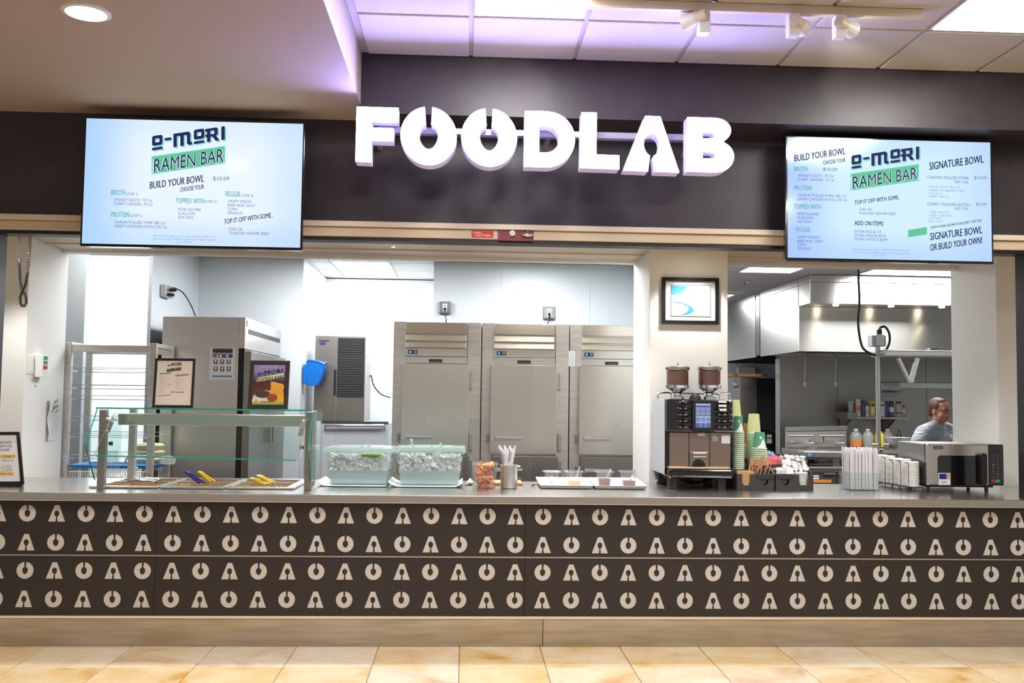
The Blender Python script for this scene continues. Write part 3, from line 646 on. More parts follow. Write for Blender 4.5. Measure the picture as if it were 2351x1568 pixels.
T(t2, 'menu_footnote', 'menu_pale', [('2000 calories a day is used for general nutrition advice, but', 1955, 574, 2089, 4.6), ('calorie needs vary. Additional nutrition information available', 1955, 581, 2089, 4.6), ('upon request.', 2006, 588, 2036, 4.6),
    ('- SMOKEY SHOYU BROTH', 2128, 431, 2202, 5), ('- SWEET SOY BRAISED PORK', 2128, 439, 2215, 5), ('- SOY EGG', 2128, 446, 2162, 5), ('- CRISPY ONION', 2128, 453, 2178, 5), ('- CURRY BROTH', 2128, 489, 2178, 5), ('- CRISPY CHICKEN', 2128, 496.5, 2185, 5), ('- SOY EGG', 2128, 503.5, 2162, 5), ('- BOK CHOY', 2128, 510.5, 2166, 5)], Yq, 0, 1)
# ---------------------------------------------------------------- certificate on the column
YF = YW - .025
fr = thing('certificate_frame', 'black framed certificate with blue swooshes on the white column', 'picture frame', at(1585, 744, YF))
def fbox(x0, y0, x1, y1, w, Y, dep):
    a = at(x0, (y0 + y1) / 2, Y).x; b_ = at(x1, (y0 + y1) / 2, Y).x; zt = at((x0 + x1) / 2, y0, Y).z; zb = at((x0 + x1) / 2, y1, Y).z; e = w * Y / F
    return MB().prism([(a, Y, zb), (b_, Y, zb), (b_, Y, zt), (a, Y, zt)], (0, dep, 0), [[(a + e, Y, zb + e), (b_ - e, Y, zb + e), (b_ - e, Y, zt - e), (a + e, Y, zt - e)]])
fbox(1520, 637, 1651, 744, 8.5, YF, .024).build('frame', 'black', fr, bevel=.002)
MB().pbox(1526, 643, 1645, 738, YF + .012, YF + .02).build('mat_board', 'paper', fr)
fbox(1540, 654, 1632, 727, 1.2, YF + .010, .003).build('bevel_line', 'dark_grey', fr)
MB().pbox(1541, 655, 1631, 726, YF + .009, YF + .011).build('sheet', 'paper', fr)
Yc = YF + .0085
w = MB(); w.sheet([at(x, y, Yc) for x, y in [(1541.5, 655.5), (1577, 656.5), (1572, 665), (1563, 671), (1553, 675), (1541.5, 678)]])
w.sheet([at(x, y, Yc) for x, y in [(1541.5, 692), (1560, 694), (1576, 698), (1590, 706), (1594, 713), (1588, 719), (1576, 723), (1553, 724), (1565, 722), (1576, 717), (1581, 711), (1579, 704), (1567, 698), (1541.5, 694)]])
w.build('swoosh', 'blue_ink', fr, norm=False)
w = MB(); ptext(w, 'ServSafe', 1572, 675, 1603, 5, Yc, bold=.02); ptext(w, 'CERTIFICATION', 1572, 681, 1620, 2.2, Yc); ptext(w, '2021', 1547, 714, 1560, 5, Yc); w.build('print', 'blue_ink', fr, norm=False)
MB().pbox(1527, 644, 1644, 737, YF + .004, YF + .006).build('glazing', 'acrylic', fr)
# ---------------------------------------------------------------- left jamb: coiled cord, switch, control box, paper menu
pth = [at(71, 530, 6.5), at(66, 600, 6.5), at(63, 625, 6.5), at(58, 655, 6.5), at(52, 668, 6.5), at(46, 682, 6.5), at(47, 699, 6.5), at(55, 704, 6.5), at(60, 698, 6.5), at(60, 685, 6.5), at(55, 671, 6.5), at(50, 666, 6.5), at(46, 645, 6.5), at(45, 620, 6.5), at(43, 592, 6.5)]
hx = helix(pth[:3], .009, 16, 8) + helix(pth[2:], .0085, 74, 7) + [at(41, 588, 6.5), at(45, 570, 6.5), at(45, 552, 6.5), at(44, 530, 6.5)]
MB().tube(hx, .0024, 5).build('coiled_cord', 'wire_black', smooth=True, label='black coiled cord hanging in a twisted loop by the left wall', cat='cord')
def jy(px): return onx(px, 860, XL).y
def jbox(px0, px1, py0, py1, out, mb=None):
    a, b_ = onx(px0, (py0 + py1) / 2, XL), onx(px1, (py0 + py1) / 2, XL); z0 = onx((px0 + px1) / 2, py1, XL).z; z1 = onx((px0 + px1) / 2, py0, XL).z
    return (mb or MB()).box(XL + .0005, XL + out, a.y, b_.y, z0, z1)
s1 = jbox(62, 76, 816, 859, .007).build('light_switch', 'plastic_white', label='white rocker light switch on the left jamb', cat='switch', bevel=.002)
jbox(66.5, 71.5, 822, 853, .011).build('rocker', 'plastic_white', s1)
yb0 = onx(79, 840, XL).y; zb0, zb1 = onx(80, 866, XL).z, onx(80, 814, XL).z
cbx = thing('shutter_control', 'white control box with green and red push buttons on the left jamb', 'control box', (XL + .03, yb0, zb0))
MB().box(XL + .0005, XL + .058, yb0, yb0 + .085, zb0, zb1).build('housing', 'plastic_white', cbx, bevel=.003)
mat('btn_green', S(60, 150, 110), .5)
for i, mm in enumerate(('btn_green', 'btn_green', 'red')):
    zz = zb1 - .022 - i * .034; MB().box(XL + .0575, XL + .063, yb0 + .015, yb0 + .07, zz - .012, zz + .012).build('button', mm, cbx)
MB().box(XL + .0005, XL + .02, yb0 + .03, yb0 + .05, zb0 - .06, zb0 - .001).build('conduit', 'plastic_white', cbx)
# paper menu, slightly curled away from the jamb
g = thing('paper_menu', 'white paper menu taped to the left jamb, curling at one edge', 'paper', (XL, onx(118, 1010, XL).y, onx(118, 1010, XL).z))
ya, ybb = onx(106, 960, XL).y, onx(134, 960, XL).y; za, zb_ = onx(118, 1011, XL).z, onx(118, 917, XL).z
vs = []; fs = []
for i in range(9):
    for j in range(13):
        u, v = i / 8, j / 12; vs.append((XL + .003 + .02 * (1 - u) ** 2 * (.6 + .4 * math.sin(v * 9)), ya + (ybb - ya) * u, za + (zb_ - za) * v))
for i in range(8):
    for j in range(12): fs.append((i * 13 + j, (i + 1) * 13 + j, (i + 1) * 13 + j + 1, i * 13 + j + 1))
MB().add(vs, fs).build('sheet', 'paper', g, smooth=True, norm=False)
def jt(w, s, u, v, wd, cap, sl=0, bold=.02):
    o = Vector((XL + .0275 - .022 * u, ya + (ybb - ya) * u, za + (zb_ - za) * v)); U = Vector((-.022, (ybb - ya), 0)).normalized()
    text(w, s, o, U, VZ, wd * (ybb - ya), cap, sl, bold, 1)
w = MB(); jt(w, 'o-MORI', .36, .86, .45, .022, .3); jt(w, 'BUILD YOUR BOWL', .1, .68, .35, .012, .25); jt(w, 'SIGNATURE', .55, .65, .4, .016, .25)
for k in range(9): jt(w, 'SMOKEY SHOYU', .1, .60 - k * .05, .32, .004, 0, 0); jt(w, 'CHASHU PORK', .55, .60 - k * .05, .38, .004, 0, 0)
w.build('print', 'ink_grey', g, norm=False, kind='stuff')
w = MB(); o = Vector((XL + .018, ya + (ybb - ya) * .42, za + (zb_ - za) * .76)); e = Vector((-.006, (ybb - ya) * .42, .012)); w.sheet([o, o + e, o + e + VZ * .025, o + VZ * .025]); w.build('logo_band', 'lime', g, norm=False)
mat('dark_socket', S(120, 122, 122), .45, .4)
# ---------------------------------------------------------------- three upright fridges
YFR = 8.30
fx0 = at(901, 900, YFR).x; fx1 = at(1103.5, 900, YFR).x; fzt = at(1000, 739, YFR).z; FW = fx1 - fx0
f1 = thing('upright_fridge', 'upright steel fridge, leftmost of three, beside the ice machine', 'fridge', ((fx0 + fx1) / 2, YFR + .4, 0), 'upright steel fridges in a row')
MB().box(fx0, fx1, YFR + .03, YFR + .86, .12, fzt - .002).build('cabinet', 'steel', f1, bevel=.004)
for a, b_ in ((901, 930.5), (1072, 1103.5)): MB().box(at(a, 900, YFR).x + .001, at(b_, 900, YFR).x - .001, YFR, YFR + .03, .12, fzt).build('side_stile', 'alu', f1, bevel=.003)
def fp(x0, y0, x1, y1, Ya, Yb, nm, m, par=None, bv=.002): return MB().pbox(x0, y0, x1, y1, Ya, Yb).build(nm, m, par or f1, bevel=bv)
for i, (a, b_) in enumerate(((740, 765), (768.5, 782), (785.5, 798))):
    q0, q1 = at(931.5, 770, YFR).x, at(1071, 770, YFR).x; za, zb2 = at(1000, a, YFR).z, at(1000, b_, YFR).z
    MB().add([(q0, YFR + .005, za), (q1, YFR + .005, za), (q1, YFR - .012, zb2), (q0, YFR - .012, zb2), (q0, YFR + .028, za), (q1, YFR + .028, za), (q1, YFR + .028, zb2), (q0, YFR + .028, zb2)],
             [(0, 1, 2, 3), (4, 7, 6, 5), (0, 4, 5, 1), (3, 2, 6, 7), (0, 3, 7, 4), (1, 5, 6, 2)]).build('louvre', 'steel_lid', f1, bevel=.002)
fp(930, 800, 1071.5, 818, YFR - .004, YFR + .028, 'control_strip', 'steel')
ds = fp(937, 803.5, 958.5, 812.5, YFR - .007, YFR - .002, 'thermostat_display', 'black_gloss', None, .001)
fp(939.5, 805.5, 945, 810.5, YFR - .0085, YFR - .0065, 'digits', 'lcd_blue', ds, 0)
w = MB()
for i in range(2):
    for j in range(2):
        w.pbox(950.5 + i * 3.6, 805 + j * 3.4, 952.5 + i * 3.6, 806.9 + j * 3.4, YFR - .0085, YFR - .0065)
w.build('keys', 'plastic_white', ds, kind='stuff')
fp(930, 819.5, 1071.5, 834, YFR - .004, YFR + .028, 'brand_strip', 'steel')
bd = fp(985, 824.5, 1015.5, 832, YFR - .008, YFR - .003, 'badge', 'black', None, 0)
w = MB(); ptext(w, 'Traulsen', 988, 830.6, 1013, 4.6, YFR - .0085, bold=.02); w.build('badge_print', 'brass', bd, norm=False)
for nm, ya, yb_ in (('door', 835, 1041), ('door', 1045, 1260)):
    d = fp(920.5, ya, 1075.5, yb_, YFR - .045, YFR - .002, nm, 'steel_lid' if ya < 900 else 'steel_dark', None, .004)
    hy = 1004.5 if ya < 900 else 1077
    k = at(924.5, hy, YFR - .045); MB().cyl(k + Vector((0, .004, 0)), k - Vector((0, .008, 0)), .0075).build('lock', 'chrome', d, smooth=True)
    h0 = at(931, hy, YFR - .075); h1 = at(993, hy, YFR - .095)
    hb = MB(); hb.add([h0 + Vector((0, -.012, -.016)), h0 + Vector((0, .012, -.016)), h0 + Vector((0, .012, .016)), h0 + Vector((0, -.012, .016)), h1 + Vector((0, -.007, -.009)), h1 + Vector((0, .007, -.009)), h1 + Vector((0, .007, .009)), h1 + Vector((0, -.007, .009))],
           [(0, 1, 2, 3), (4, 7, 6, 5), (0, 4, 5, 1), (1, 5, 6, 2), (2, 6, 7, 3), (3, 7, 4, 0)])
    hb.box(h0.x + .005, h0.x + .03, h0.y, YFR - .044, h0.z - .013, h0.z + .013); hb.build('handle', 'grey_paint', d, bevel=.004)
    for y_ in ((853, 893), (994, 1034)) if ya < 900 else ((1056, 1096), (1200, 1240)):
        fp(1076.5, y_[0], 1084.5, y_[1], YFR - .035, YFR + .001, 'hinge', 'steel_plain', d, .003)
    fp(912, hy - 10, 918, hy + 10, YFR - .02, YFR + .001, 'catch', 'steel_dark', d, .002)
for i in (0, 1):
    for j in (0, 1): MB().cyl((fx0 + .08 + i * (FW - .16), YFR + .1 + j * .65, 0), (fx0 + .08 + i * (FW - .16), YFR + .1 + j * .65, .13), .03).build('foot', 'steel_dark', f1)
f2 = copy_tree(f1, Vector(f1.location) + Vector((FW + .006, 0, 0)), None, 'upright steel fridge, middle one of three, behind the wrapped chopsticks')
f3 = copy_tree(f1, Vector(f1.location) + Vector((2 * FW + .012, 0, 0)), None, 'upright steel fridge, rightmost of three, partly hidden by the white column')
p = thing('paper_notice', 'small printed notice on the stile of the rightmost upright fridge', 'paper', at(1312, 845, YFR - .003))
MB().pbox(1305.5, 806, 1320, 841, YFR - .003, YFR - .0005).build('sheet', 'paper', p)
w = MB()
for k in range(7): ptext(w, 'NOTICE TEXT LINE'[: 10 + k % 5], 1307, 811 + k * 4.2, 1318, 2, YFR - .0036, res=1)
w.build('print', 'ink_grey', p, norm=False, kind='stuff')
# ---------------------------------------------------------------- wall sockets with plugs
def socket(label, px, py, Y, endpx, endpy):
    t = thing('wall_socket', label, 'socket', at(px, py + 14, Y), 'surface sockets on the kitchen wall')
    MB().pbox(px - 14, py - 14, px + 14, py + 14, Y - .045, Y - .001).build('box', 'dark_socket', t, bevel=.008)
    MB().pbox(px - 5, py - 9, px + 5, py + 9, Y - .05, Y - .044).build('receptacle', 'plastic_white', t)
    for dy in (-4,): MB().pbox(px - 1.5, py + dy - 1.5, px + 1.5, py + dy + 1.5, Y - .052, Y - .049).build('slots', 'black', t)
    a = at(px, py + 3, Y - .05); MB().cyl(a, a + Vector((0, -.04, -.012)), .016, .012).build('plug', 'rubber', t, smooth=True)
    e_ = at(endpx, endpy, Y - .3); MB().tube(spline([a + Vector((0, -.04, -.012)), a + Vector((.004, -.05, -.06)), e_ + Vector((0, 0, .03)), e_], 6), .0055).build('cable', 'wire_black', t, smooth=True)
socket('grey surface socket with a black plug above the leftmost upright fridge', 1021.5, 706, YB, 1024, 740)
socket('grey surface socket with a black plug above the middle upright fridge', 1261, 718, YB, 1258, 746)
t = thing('wall_socket', 'grey surface socket with two plugs above the wide fridge', 'socket', onx(378, 683, XS), 'surface sockets on the kitchen wall')
a0, a1 = onx(367, 670, XS), onx(385, 670, XS); z0, z1 = onx(376, 683, XS).z, onx(376, 656, XS).z
MB().box(XS + .001, XS + .05, a0.y, a1.y, z0, z1).build('box', 'steel_plain', t, bevel=.008)
for i, (dz_, pth) in enumerate(((.02, [(398, 660), (420, 672), (438, 700), (449, 726)]), (-.03, [(388, 676), (386, 700), (384, 724)]))):
    c = Vector((XS + .05, (a0.y + a1.y) / 2 + .03 * (1 if i == 0 else -1), (z0 + z1) / 2 + dz_)); MB().cyl(c, c + Vector((.05, 0, -.002)), .016, .013).build('plug', 'rubber', t, smooth=True)
    MB().tube(spline([c + Vector((.05, 0, 0))] + [at(x, y, 8.85) for x, y in pth], 6), .0055).build('cable', 'wire_black', t, smooth=True)
# ---------------------------------------------------------------- wide two-door fridge turned sideways
YL0, YL1 = 8.14, 9.70
xa_, xb_ = at(368, 900, YL0).x, at(545, 900, YL0).x; zt_ = at(460, 727, YL0).z
f = thing('wide_fridge', 'wide two-door steel fridge seen from its side, with an allergy poster', 'fridge', ((xa_ + xb_) / 2, (YL0 + YL1) / 2, 0))
MB().box(xa_, xb_, YL0, YL1, .1, zt_).build('cabinet', 'steel', f, bevel=.004)
zcap = at(552, 800, YL0).z; xcap = at(563, 760, YL0).x
MB().box(xb_ + .001, xcap, YL0 - .002, YL1, zcap, zt_ + .002).build('header_cap', 'steel', f, bevel=.004)
MB().box(xcap - .001, xcap + .003, YL0 + .12, YL1 - .06, zcap + .13, zcap + .17).build('vent_slot', 'black', f)
b0 = MB().box(xcap - .001, xcap + .006, YL0 + .05, YL0 + .2, zcap + .19, zcap + .24).build('badge', 'cream', f)
MB().box(xb_ + .001, xb_ + .045, YL0 + .02, YL1 - .02, .14, zcap - .001).build('gasket', 'black', f)
ym = (YL0 + YL1) / 2
for i, (ya_, yb_) in enumerate(((YL0 + .004, ym - .003), (ym + .003, YL1 - .004))):
    d = MB().box(xb_ + .046, xb_ + .105, ya_, yb_, .16, zcap - .02).build('door', 'steel_dark', f, bevel=.004)
    yh = ym - .07 if i == 0 else ym + .07; zh0, zh1 = at(600, 1016, ym).z, at(600, 978, ym).z
    MB().box(xb_ + .12, xb_ + .15, yh - .012, yh + .012, zh0, zh1).build('handle', 'steel_plain', d, bevel=.004)
    MB().box(xb_ + .104, xb_ + .121, yh - .01, yh + .01, zh1 - .06, zh1 - .03).build('handle_mount', 'steel_plain', d)
for i in (0, 1):
    for j in (0, 1): MB().cyl((xa_ + .08 + i * .45, YL0 + .1 + j * 1.3, 0), (xa_ + .08 + i * .45, YL0 + .1 + j * 1.3, .11), .03).build('foot', 'steel_dark', f)
g = thing('paper_notice', 'paper with a red heading on the door edge of the wide fridge', 'paper', (xb_ + .107, YL0 + .12, at(566, 912, YL0).z))
MB().box(xb_ + .1055, xb_ + .107, YL0 + .02, YL0 + .26, at(566, 912, YL0).z, at(566, 843, YL0).z).build('sheet', 'paper', g)
MB().box(xb_ + .1065, xb_ + .1078, YL0 + .02, YL0 + .26, at(566, 850, YL0).z, at(566, 844, YL0).z).build('heading_band', 'pink', g)
Ys = YL0 - .003
g = thing('allergy_poster', 'white allergy poster stuck to the side of the wide fridge', 'poster', at(510, 872, Ys))
MB().pbox(481.5, 798, 539, 872, Ys, Ys + .002).build('sheet', 'paper', g); Ys -= .0006
MB().pbox(488, 800, 534, 810, Ys, Ys + .0004).build('title_band', 'ink', g)
w = MB(); ptext(w, 'FOOD ALLERGIES:', 489, 804.8, 533, 4.2, Ys - .0006, bold=.03); ptext(w, 'KEEP YOUR GUESTS SAFE', 489, 809.2, 533, 2.8, Ys - .0006, bold=.02); w.build('title', 'paper', g, norm=False)
MB().pbox(488, 811, 534, 812.6, Ys, Ys + .0004).build('rule', 'blue_ink', g); MB().pbox(487.5, 862, 532.5, 865.5, Ys, Ys + .0004).build('rule', 'blue_ink', g)
MB().pbox(488, 813.5, 534, 821, Ys, Ys + .0004).build('picture_strip', 'navy', g)
for i in range(6): MB().pbox(489 + i * 7.5, 814.3, 494.5 + i * 7.5, 820.2, Ys - .0006, Ys - .0002).build('picture', ('pink', 'cup_lime', 'cream_white', 'red', 'cream_white', 'purple_ink')[i], g)
for r in range(2):
    for c in range(3):
        x = 490.5 + c * 15; y = 825.5 + r * 16.5
        tl = MB().pbox(x, y, x + 9, y + 9, Ys, Ys + .0004).build('icon', 'ink', g); k = at(x + 4.5, y + 4, Ys - .0004); MB().sph(k, .010, .0004, .012, 8, 5).build('icon_figure', 'paper', tl)
        w = MB(); ptext(w, 'ASK FIRST', x, y + 12, x + 9, 1.6, Ys, res=1); w.build('caption', 'ink_grey', g, norm=False)
# ---------------------------------------------------------------- ice machine on its bin, scoop holder
YI = 10.05
t = thing('ice_machine', 'steel ice machine with a black louvred grille in the white niche', 'ice machine', at(780, 968, YI))
i0, i1 = at(721.5, 870, YI).x, at(838, 870, YI).x; iz0, iz1 = at(780, 967, YI).z, at(780, 771, YI).z
MB().box(i0, i1, YI, YI + .62, iz0, iz1).build('body', 'steel_dark', t, bevel=.006)
gr = MB().pbox(774.5, 776, 836, 912, YI - .006, YI + .002).build('grille_backing', 'black', t)
for k in range(24):
    y = 778 + k * 5.6
    MB().pbox(776, y, 834, y + 2.2, YI - .012, YI - .005).build('louvre', 'dark_grey', t)
MB().pbox(766, 848, 772.5, 908, YI - .012, YI + .001).build('door_grip', 'black', t, bevel=.002)
b = MB().pbox(731, 780.5, 755, 784, YI - .003, YI).build('badge', 'ink', t); w = MB(); ptext(w, 'MANITOWOC', 732, 783.4, 754, 2.2, YI - .0036, bold=.02); w.build('badge_print', 'paper', b, norm=False)
MB().pbox(734, 785.5, 747.5, 791.5, YI - .003, YI).build('sticker', 'navy', t)
MB().tube(spline([at(838, 892, YI + .4), at(851, 862, YI + .5), at(858, 885, YI + .5), at(875, 905, YI + .5), at(897, 913, YI + .5)], 6), .007).build('cable', 'wire_black', t, smooth=True)
t = thing('ice_bin', 'grey ice bin with a chrome rail under the ice machine', 'ice bin', (at(800, 1000, YI - .08).x, YI, 0))
j0, j1 = at(735, 1040, YI - .08).x, at(890, 1040, YI - .08).x
MB().box(j0, j1, YI - .08, YI + .66, .12, at(800, 972, YI - .08).z).build('body', 'grey_paint', t, bevel=.006)
MB().box(j0, j1, YI - .085, YI - .02, at(800, 972, YI - .08).z, at(800, 967.5, YI - .08).z).build('lid_edge', 'dark_grey', t)
a, b_ = at(745, 977, YI - .12), at(881, 977, YI - .12); MB().cyl(a, b_, .014).build('rail', 'chrome', t, smooth=True)
for q in (a, b_): MB().cyl(q, q + Vector((0, .045, 0)), .008).build('rail_bracket', 'chrome', t)
for i in (0, 1):
    for j in (0, 1): MB().cyl((j0 + .07 + i * (j1 - j0 - .14), YI + .02 + j * .5, 0), (j0 + .07 + i * (j1 - j0 - .14), YI + .02 + j * .5, .13), .025).build('foot', 'steel_dark', t)
t = thing('scoop_holder', 'bright blue ice scoop holder on the niche corner', 'scoop holder', at(722, 888, YB + .2))
yy = YB + .03; mpl = [at(x, y, yy) for x, y in [(695.5, 837), (703, 837), (703, 884), (695.5, 876)]]
MB().prism(mpl, (0, .14, 0)).build('mount_plate', 'blue', t, bevel=.004)
MB().prism([at(x, y, yy) for x, y in [(702, 832), (707, 824), (733, 828), (744, 834), (743, 850), (734, 875), (727, 886), (708, 886), (702, 880)]], (0, .16, 0)).build('holder', 'blue', t, bevel=.008)
MB().prism([at(x, y, yy - .006) for x, y in [(705, 825.5), (733, 829), (745, 835), (744, 848), (741, 838), (730, 832), (706, 828)]], (0, .17, 0)).build('lip', 'blue', t, bevel=.003)
MB().cyl(at(739, 840, yy + .08), at(750, 832, yy + .08), .013).build('scoop_handle', 'steel_plain', t, smooth=True)
# ---------------------------------------------------------------- aluminium tray rack
RX0, RX1, RY0, RY1 = at(160, 900, 7.70).x, at(354, 900, 7.70).x, 7.70, 8.06
RY0 = 7.66
rzt = at(160, 785, RY0).z
t = thing('tray_rack', 'tall aluminium tray rack standing behind the counter at the left', 'rack', ((RX0 + RX1) / 2, (RY0 + RY1) / 2, 0))
RYb = 8.08
for x in (RX0, RX1):
    for y in (RY0, RYb):
        p = MB().box(x - .026, x + .026, y - .02, y + .02, .08, rzt).build('post', 'alu', t, bevel=.003)
        for k in range(10):
            z = rzt - .17 - k * .095; MB().cyl((x, y - .019, z), (x, y - .023, z), .008, n=8).build('stud', 'steel_plain', p)
        MB().cyl((x, y, 0), (x, y, .085), .028).build('castor', 'rubber', p)
for y in (RY0, RYb): MB().box(RX0 + .026, RX1 - .026, y - .018, y + .018, rzt - .075, rzt - .02).build('top_bar', 'alu', t, bevel=.003)
for x in (RX0, RX1): MB().box(x - .024, x + .024, RY0 + .02, RYb - .02, rzt - .035, rzt - .002).build('top_bar', 'alu', t, bevel=.003)
for y_ in (849, 888, 913, 962, 1000, 1049, 1075):
    z = at(250, y_, RY0).z
    for y in (RY0, RYb):
        s = -1 if y == RY0 else 1
        pts = [(RX0 + .03, y + .0, z - .014), (RX0 + .05, y - s * .05, z - .016), (RX1 - .05, y - s * .05, z - .016), (RX1 - .03, y, z - .014)]
        MB().tube([(RX0 + .026, y, z + .014), (RX1 - .026, y, z + .014)], .003, 6).build('slide_rod', 'steel_plain', t, smooth=True)
        MB().tube(pts, .003, 6).build('slide_rod', 'steel_plain', t, smooth=True)
def tray(name, label, z, m, x0, x1, y0, y1, h=.028):
    o = MB(); w_ = .012
    o.add([(x0 + .02, y0 + .02, z), (x1 - .02, y0 + .02, z), (x1 - .02, y1 - .02, z), (x0 + .02, y1 - .02, z), (x0, y0, z + h), (x1, y0, z + h), (x1, y1, z + h), (x0, y1, z + h),
           (x0 + w_, y0 + w_, z + h), (x1 - w_, y0 + w_, z + h), (x1 - w_, y1 - w_, z + h), (x0 + w_, y1 - w_, z + h), (x0 + .028, y0 + .028, z + .004), (x1 - .028, y0 + .028, z + .004), (x1 - .028, y1 - .028, z + .004), (x0 + .028, y1 - .028, z + .004)],
          [(3, 2, 1, 0), (0, 1, 5, 4), (1, 2, 6, 5), (2, 3, 7, 6), (3, 0, 4, 7), (4, 5, 9, 8), (5, 6, 10, 9), (6, 7, 11, 10), (7, 4, 8, 11), (8, 9, 13, 12), (9, 10, 14, 13), (10, 11, 15, 14), (11, 8, 12, 15), (12, 13, 14, 15)])
    return o.build(name, m, label=label, cat='tray', bevel=.002)
ztr = at(250, 1077, RY0).z
tray('serving_tray', 'blue plastic tray on the rack, carrying beige food containers', ztr + .004, 'tray_blue', RX0 + .035, RX1 + .03, RY0 - .02, RYb - .05)
mat('clamshell', S(226, 210, 176), .6)
cx_, cy_ = at(342, 1040, 7.85).x, 7.85
for i in range(3):
    zz = ztr + .0375 + i * .052
    MB().lathe((cx_ - .006 * i, cy_, zz), [(.09, 0), (.105, .012), (.115, .03), (.118, .034), (.112, .040), (.098, .051)], 20, True, 1.12, .9).build('food_container', 'clamshell', smooth=True, label=('beige food container, lowest of three on the blue tray', 'beige food container, middle of the stack on the blue tray', 'beige food container on top of the stack on the blue tray')[i], cat='container', group='beige food containers on the rack')
c = at(386, 1062, 7.8); MB().lathe((c.x + .01, 7.75, ztr + .0375), [(.055, 0), (.062, .04), (.058, .05), (.03, .062)], 16).build('clear_tub', 'film', smooth=True, label='small clear plastic tub on the blue tray beside the beige containers', cat='tub')
c = at(252, 1060, 7.8)
for i in range(6): MB().lathe((c.x, 7.82, ztr + .0375 + i * .016), [(.05, 0), (.056, .012), (.056, .015)], 16).build('clear_cup', 'film', smooth=True, label='clear plastic cup in the short stack on the blue tray', cat='cup', group='clear cups on the rack tray')
z2 = at(250, 1105, RY0).z
t = thing('wire_basket', 'white wire basket on the rack below the blue tray', 'basket', ((RX0 + RX1) / 2, 7.85, z2))
for z in (z2, z2 + .075): MB().tube([(RX0 + .04, RY0 - .01, z), (RX1 - .02, RY0 - .01, z), (RX1 - .02, RYb - .05, z), (RX0 + .04, RYb - .05, z), (RX0 + .04, RY0 - .01, z)], .004).build('rim_wire', 'plastic_white', t)
for k in range(30):
    x = RX0 + .05 + k * (RX1 - RX0 - .08) / 30; MB().tube([(x, RY0 - .01, z2 + .075), (x, RY0 - .01, z2), (x, RYb - .05, z2), (x, RYb - .05, z2 + .075)], .0025, 4).build('wire', 'plastic_white', t)
# ---------------------------------------------------------------- slanted sign holder at the far left
def easel(name, label, cat_, corners, Yb, lean, frame_px, fm='black'):
    # corners: top-left, top-right, bottom-right, bottom-left in pixels; bottom edge at depth Yb, top leans back
    tl, tr_, br, bl = corners
    A, B, C, D = at(*tl, Yb + lean), at(*tr_, Yb + lean), at(*br, Yb), at(*bl, Yb)
    U = ((B - A) + (C - D)).normalized(); V = ((A - D) + (B - C)).normalized(); N = U.cross(V)
    o = D; w_ = ((B - A).length + (C - D).length) / 2; h_ = ((A - D).length + (B - C).length) / 2
    t = thing(name, label, cat_, (C + D) / 2)
    e = frame_px * Yb / F
    def q(u, v, d=0.0): return o + U * u + V * v + N * d
    MB().prism([q(0, 0), q(w_, 0), q(w_, h_), q(0, h_)], -N * .014, [[q(e, e), q(w_ - e, e), q(w_ - e, h_ - e), q(e, h_ - e)]]).build('frame', fm, t, bevel=.002)
    return t, q, U, V, w_, h_, e
t, q, U, V, w_, h_, e = easel('counter_sign', 'black framed counter sign with purple and yellow lettering, cut off at the left', 'sign', ((-52, 991), (44, 991), (56, 1111), (-44, 1113)), 6.25, .06, 7)
MB().prism([q(e, e, -.006), q(w_ - e, e, -.006), q(w_ - e, h_ - e, -.006), q(e, h_ - e, -.006)], -U.cross(V) * .004).build('sheet', 'paper', t)
def et(nm, m, lines, bold=.02):
    for s_, u, v, wd, cap in lines:
        w = MB(); text(w, s_, q(u * w_, v * h_, -.005), U, V, wd * w_, cap * h_, 0, bold); w.build(nm, m, t, norm=False)
et('heading', 'purple_ink', [('BREAKFAST', .30, .775, .50, .045), ('BURRITOS', .34, .705, .45, .045), ('HOURS', .44, .635, .28, .045)])
for v, a, b_ in ((.50, .22, .86), (.175, .3, .77)):
    MB().prism([q(a * w_, v * h_, -.0055), q(b_ * w_, v * h_, -.0055), q(b_ * w_, (v + .065) * h_, -.0055), q(a * w_, (v + .065) * h_, -.0055)], U.cross(V) * .0002).build('highlight', 'yellow_hi', t)
et('heading', 'purple_ink', [("SAT'S ONLY", .24, .51, .6, .045), ('$8.99 Plus Tax', .32, .185, .43, .035)])
et('text', 'ink', [('7:00 A.M - 10:00 A.M.', .2, .44, .6, .03), ('BACON   CHEESE', .28, .345, .46, .016), ('SAUSAGE   EGG', .28, .31, .46, .016), ('POTATO   CHORIZO', .25, .275, .52, .016)], 0)
et('note', 'red', [('SERVED WITH SALSA', .24, .245, .5, .016)], 0)
MB().bar(q(w_ * .5, h_ * .7, -.014), Vector((q(w_ * .5, 0).x, 6.25 + .14, .917)), .04, .004).build('prop', 'black', t)
MB().box(q(0, 0).x + .01, q(w_, 0).x - .01, 6.24, 6.27, .916, q(0, 0).z + .004).build('foot_rail', 'black', t)
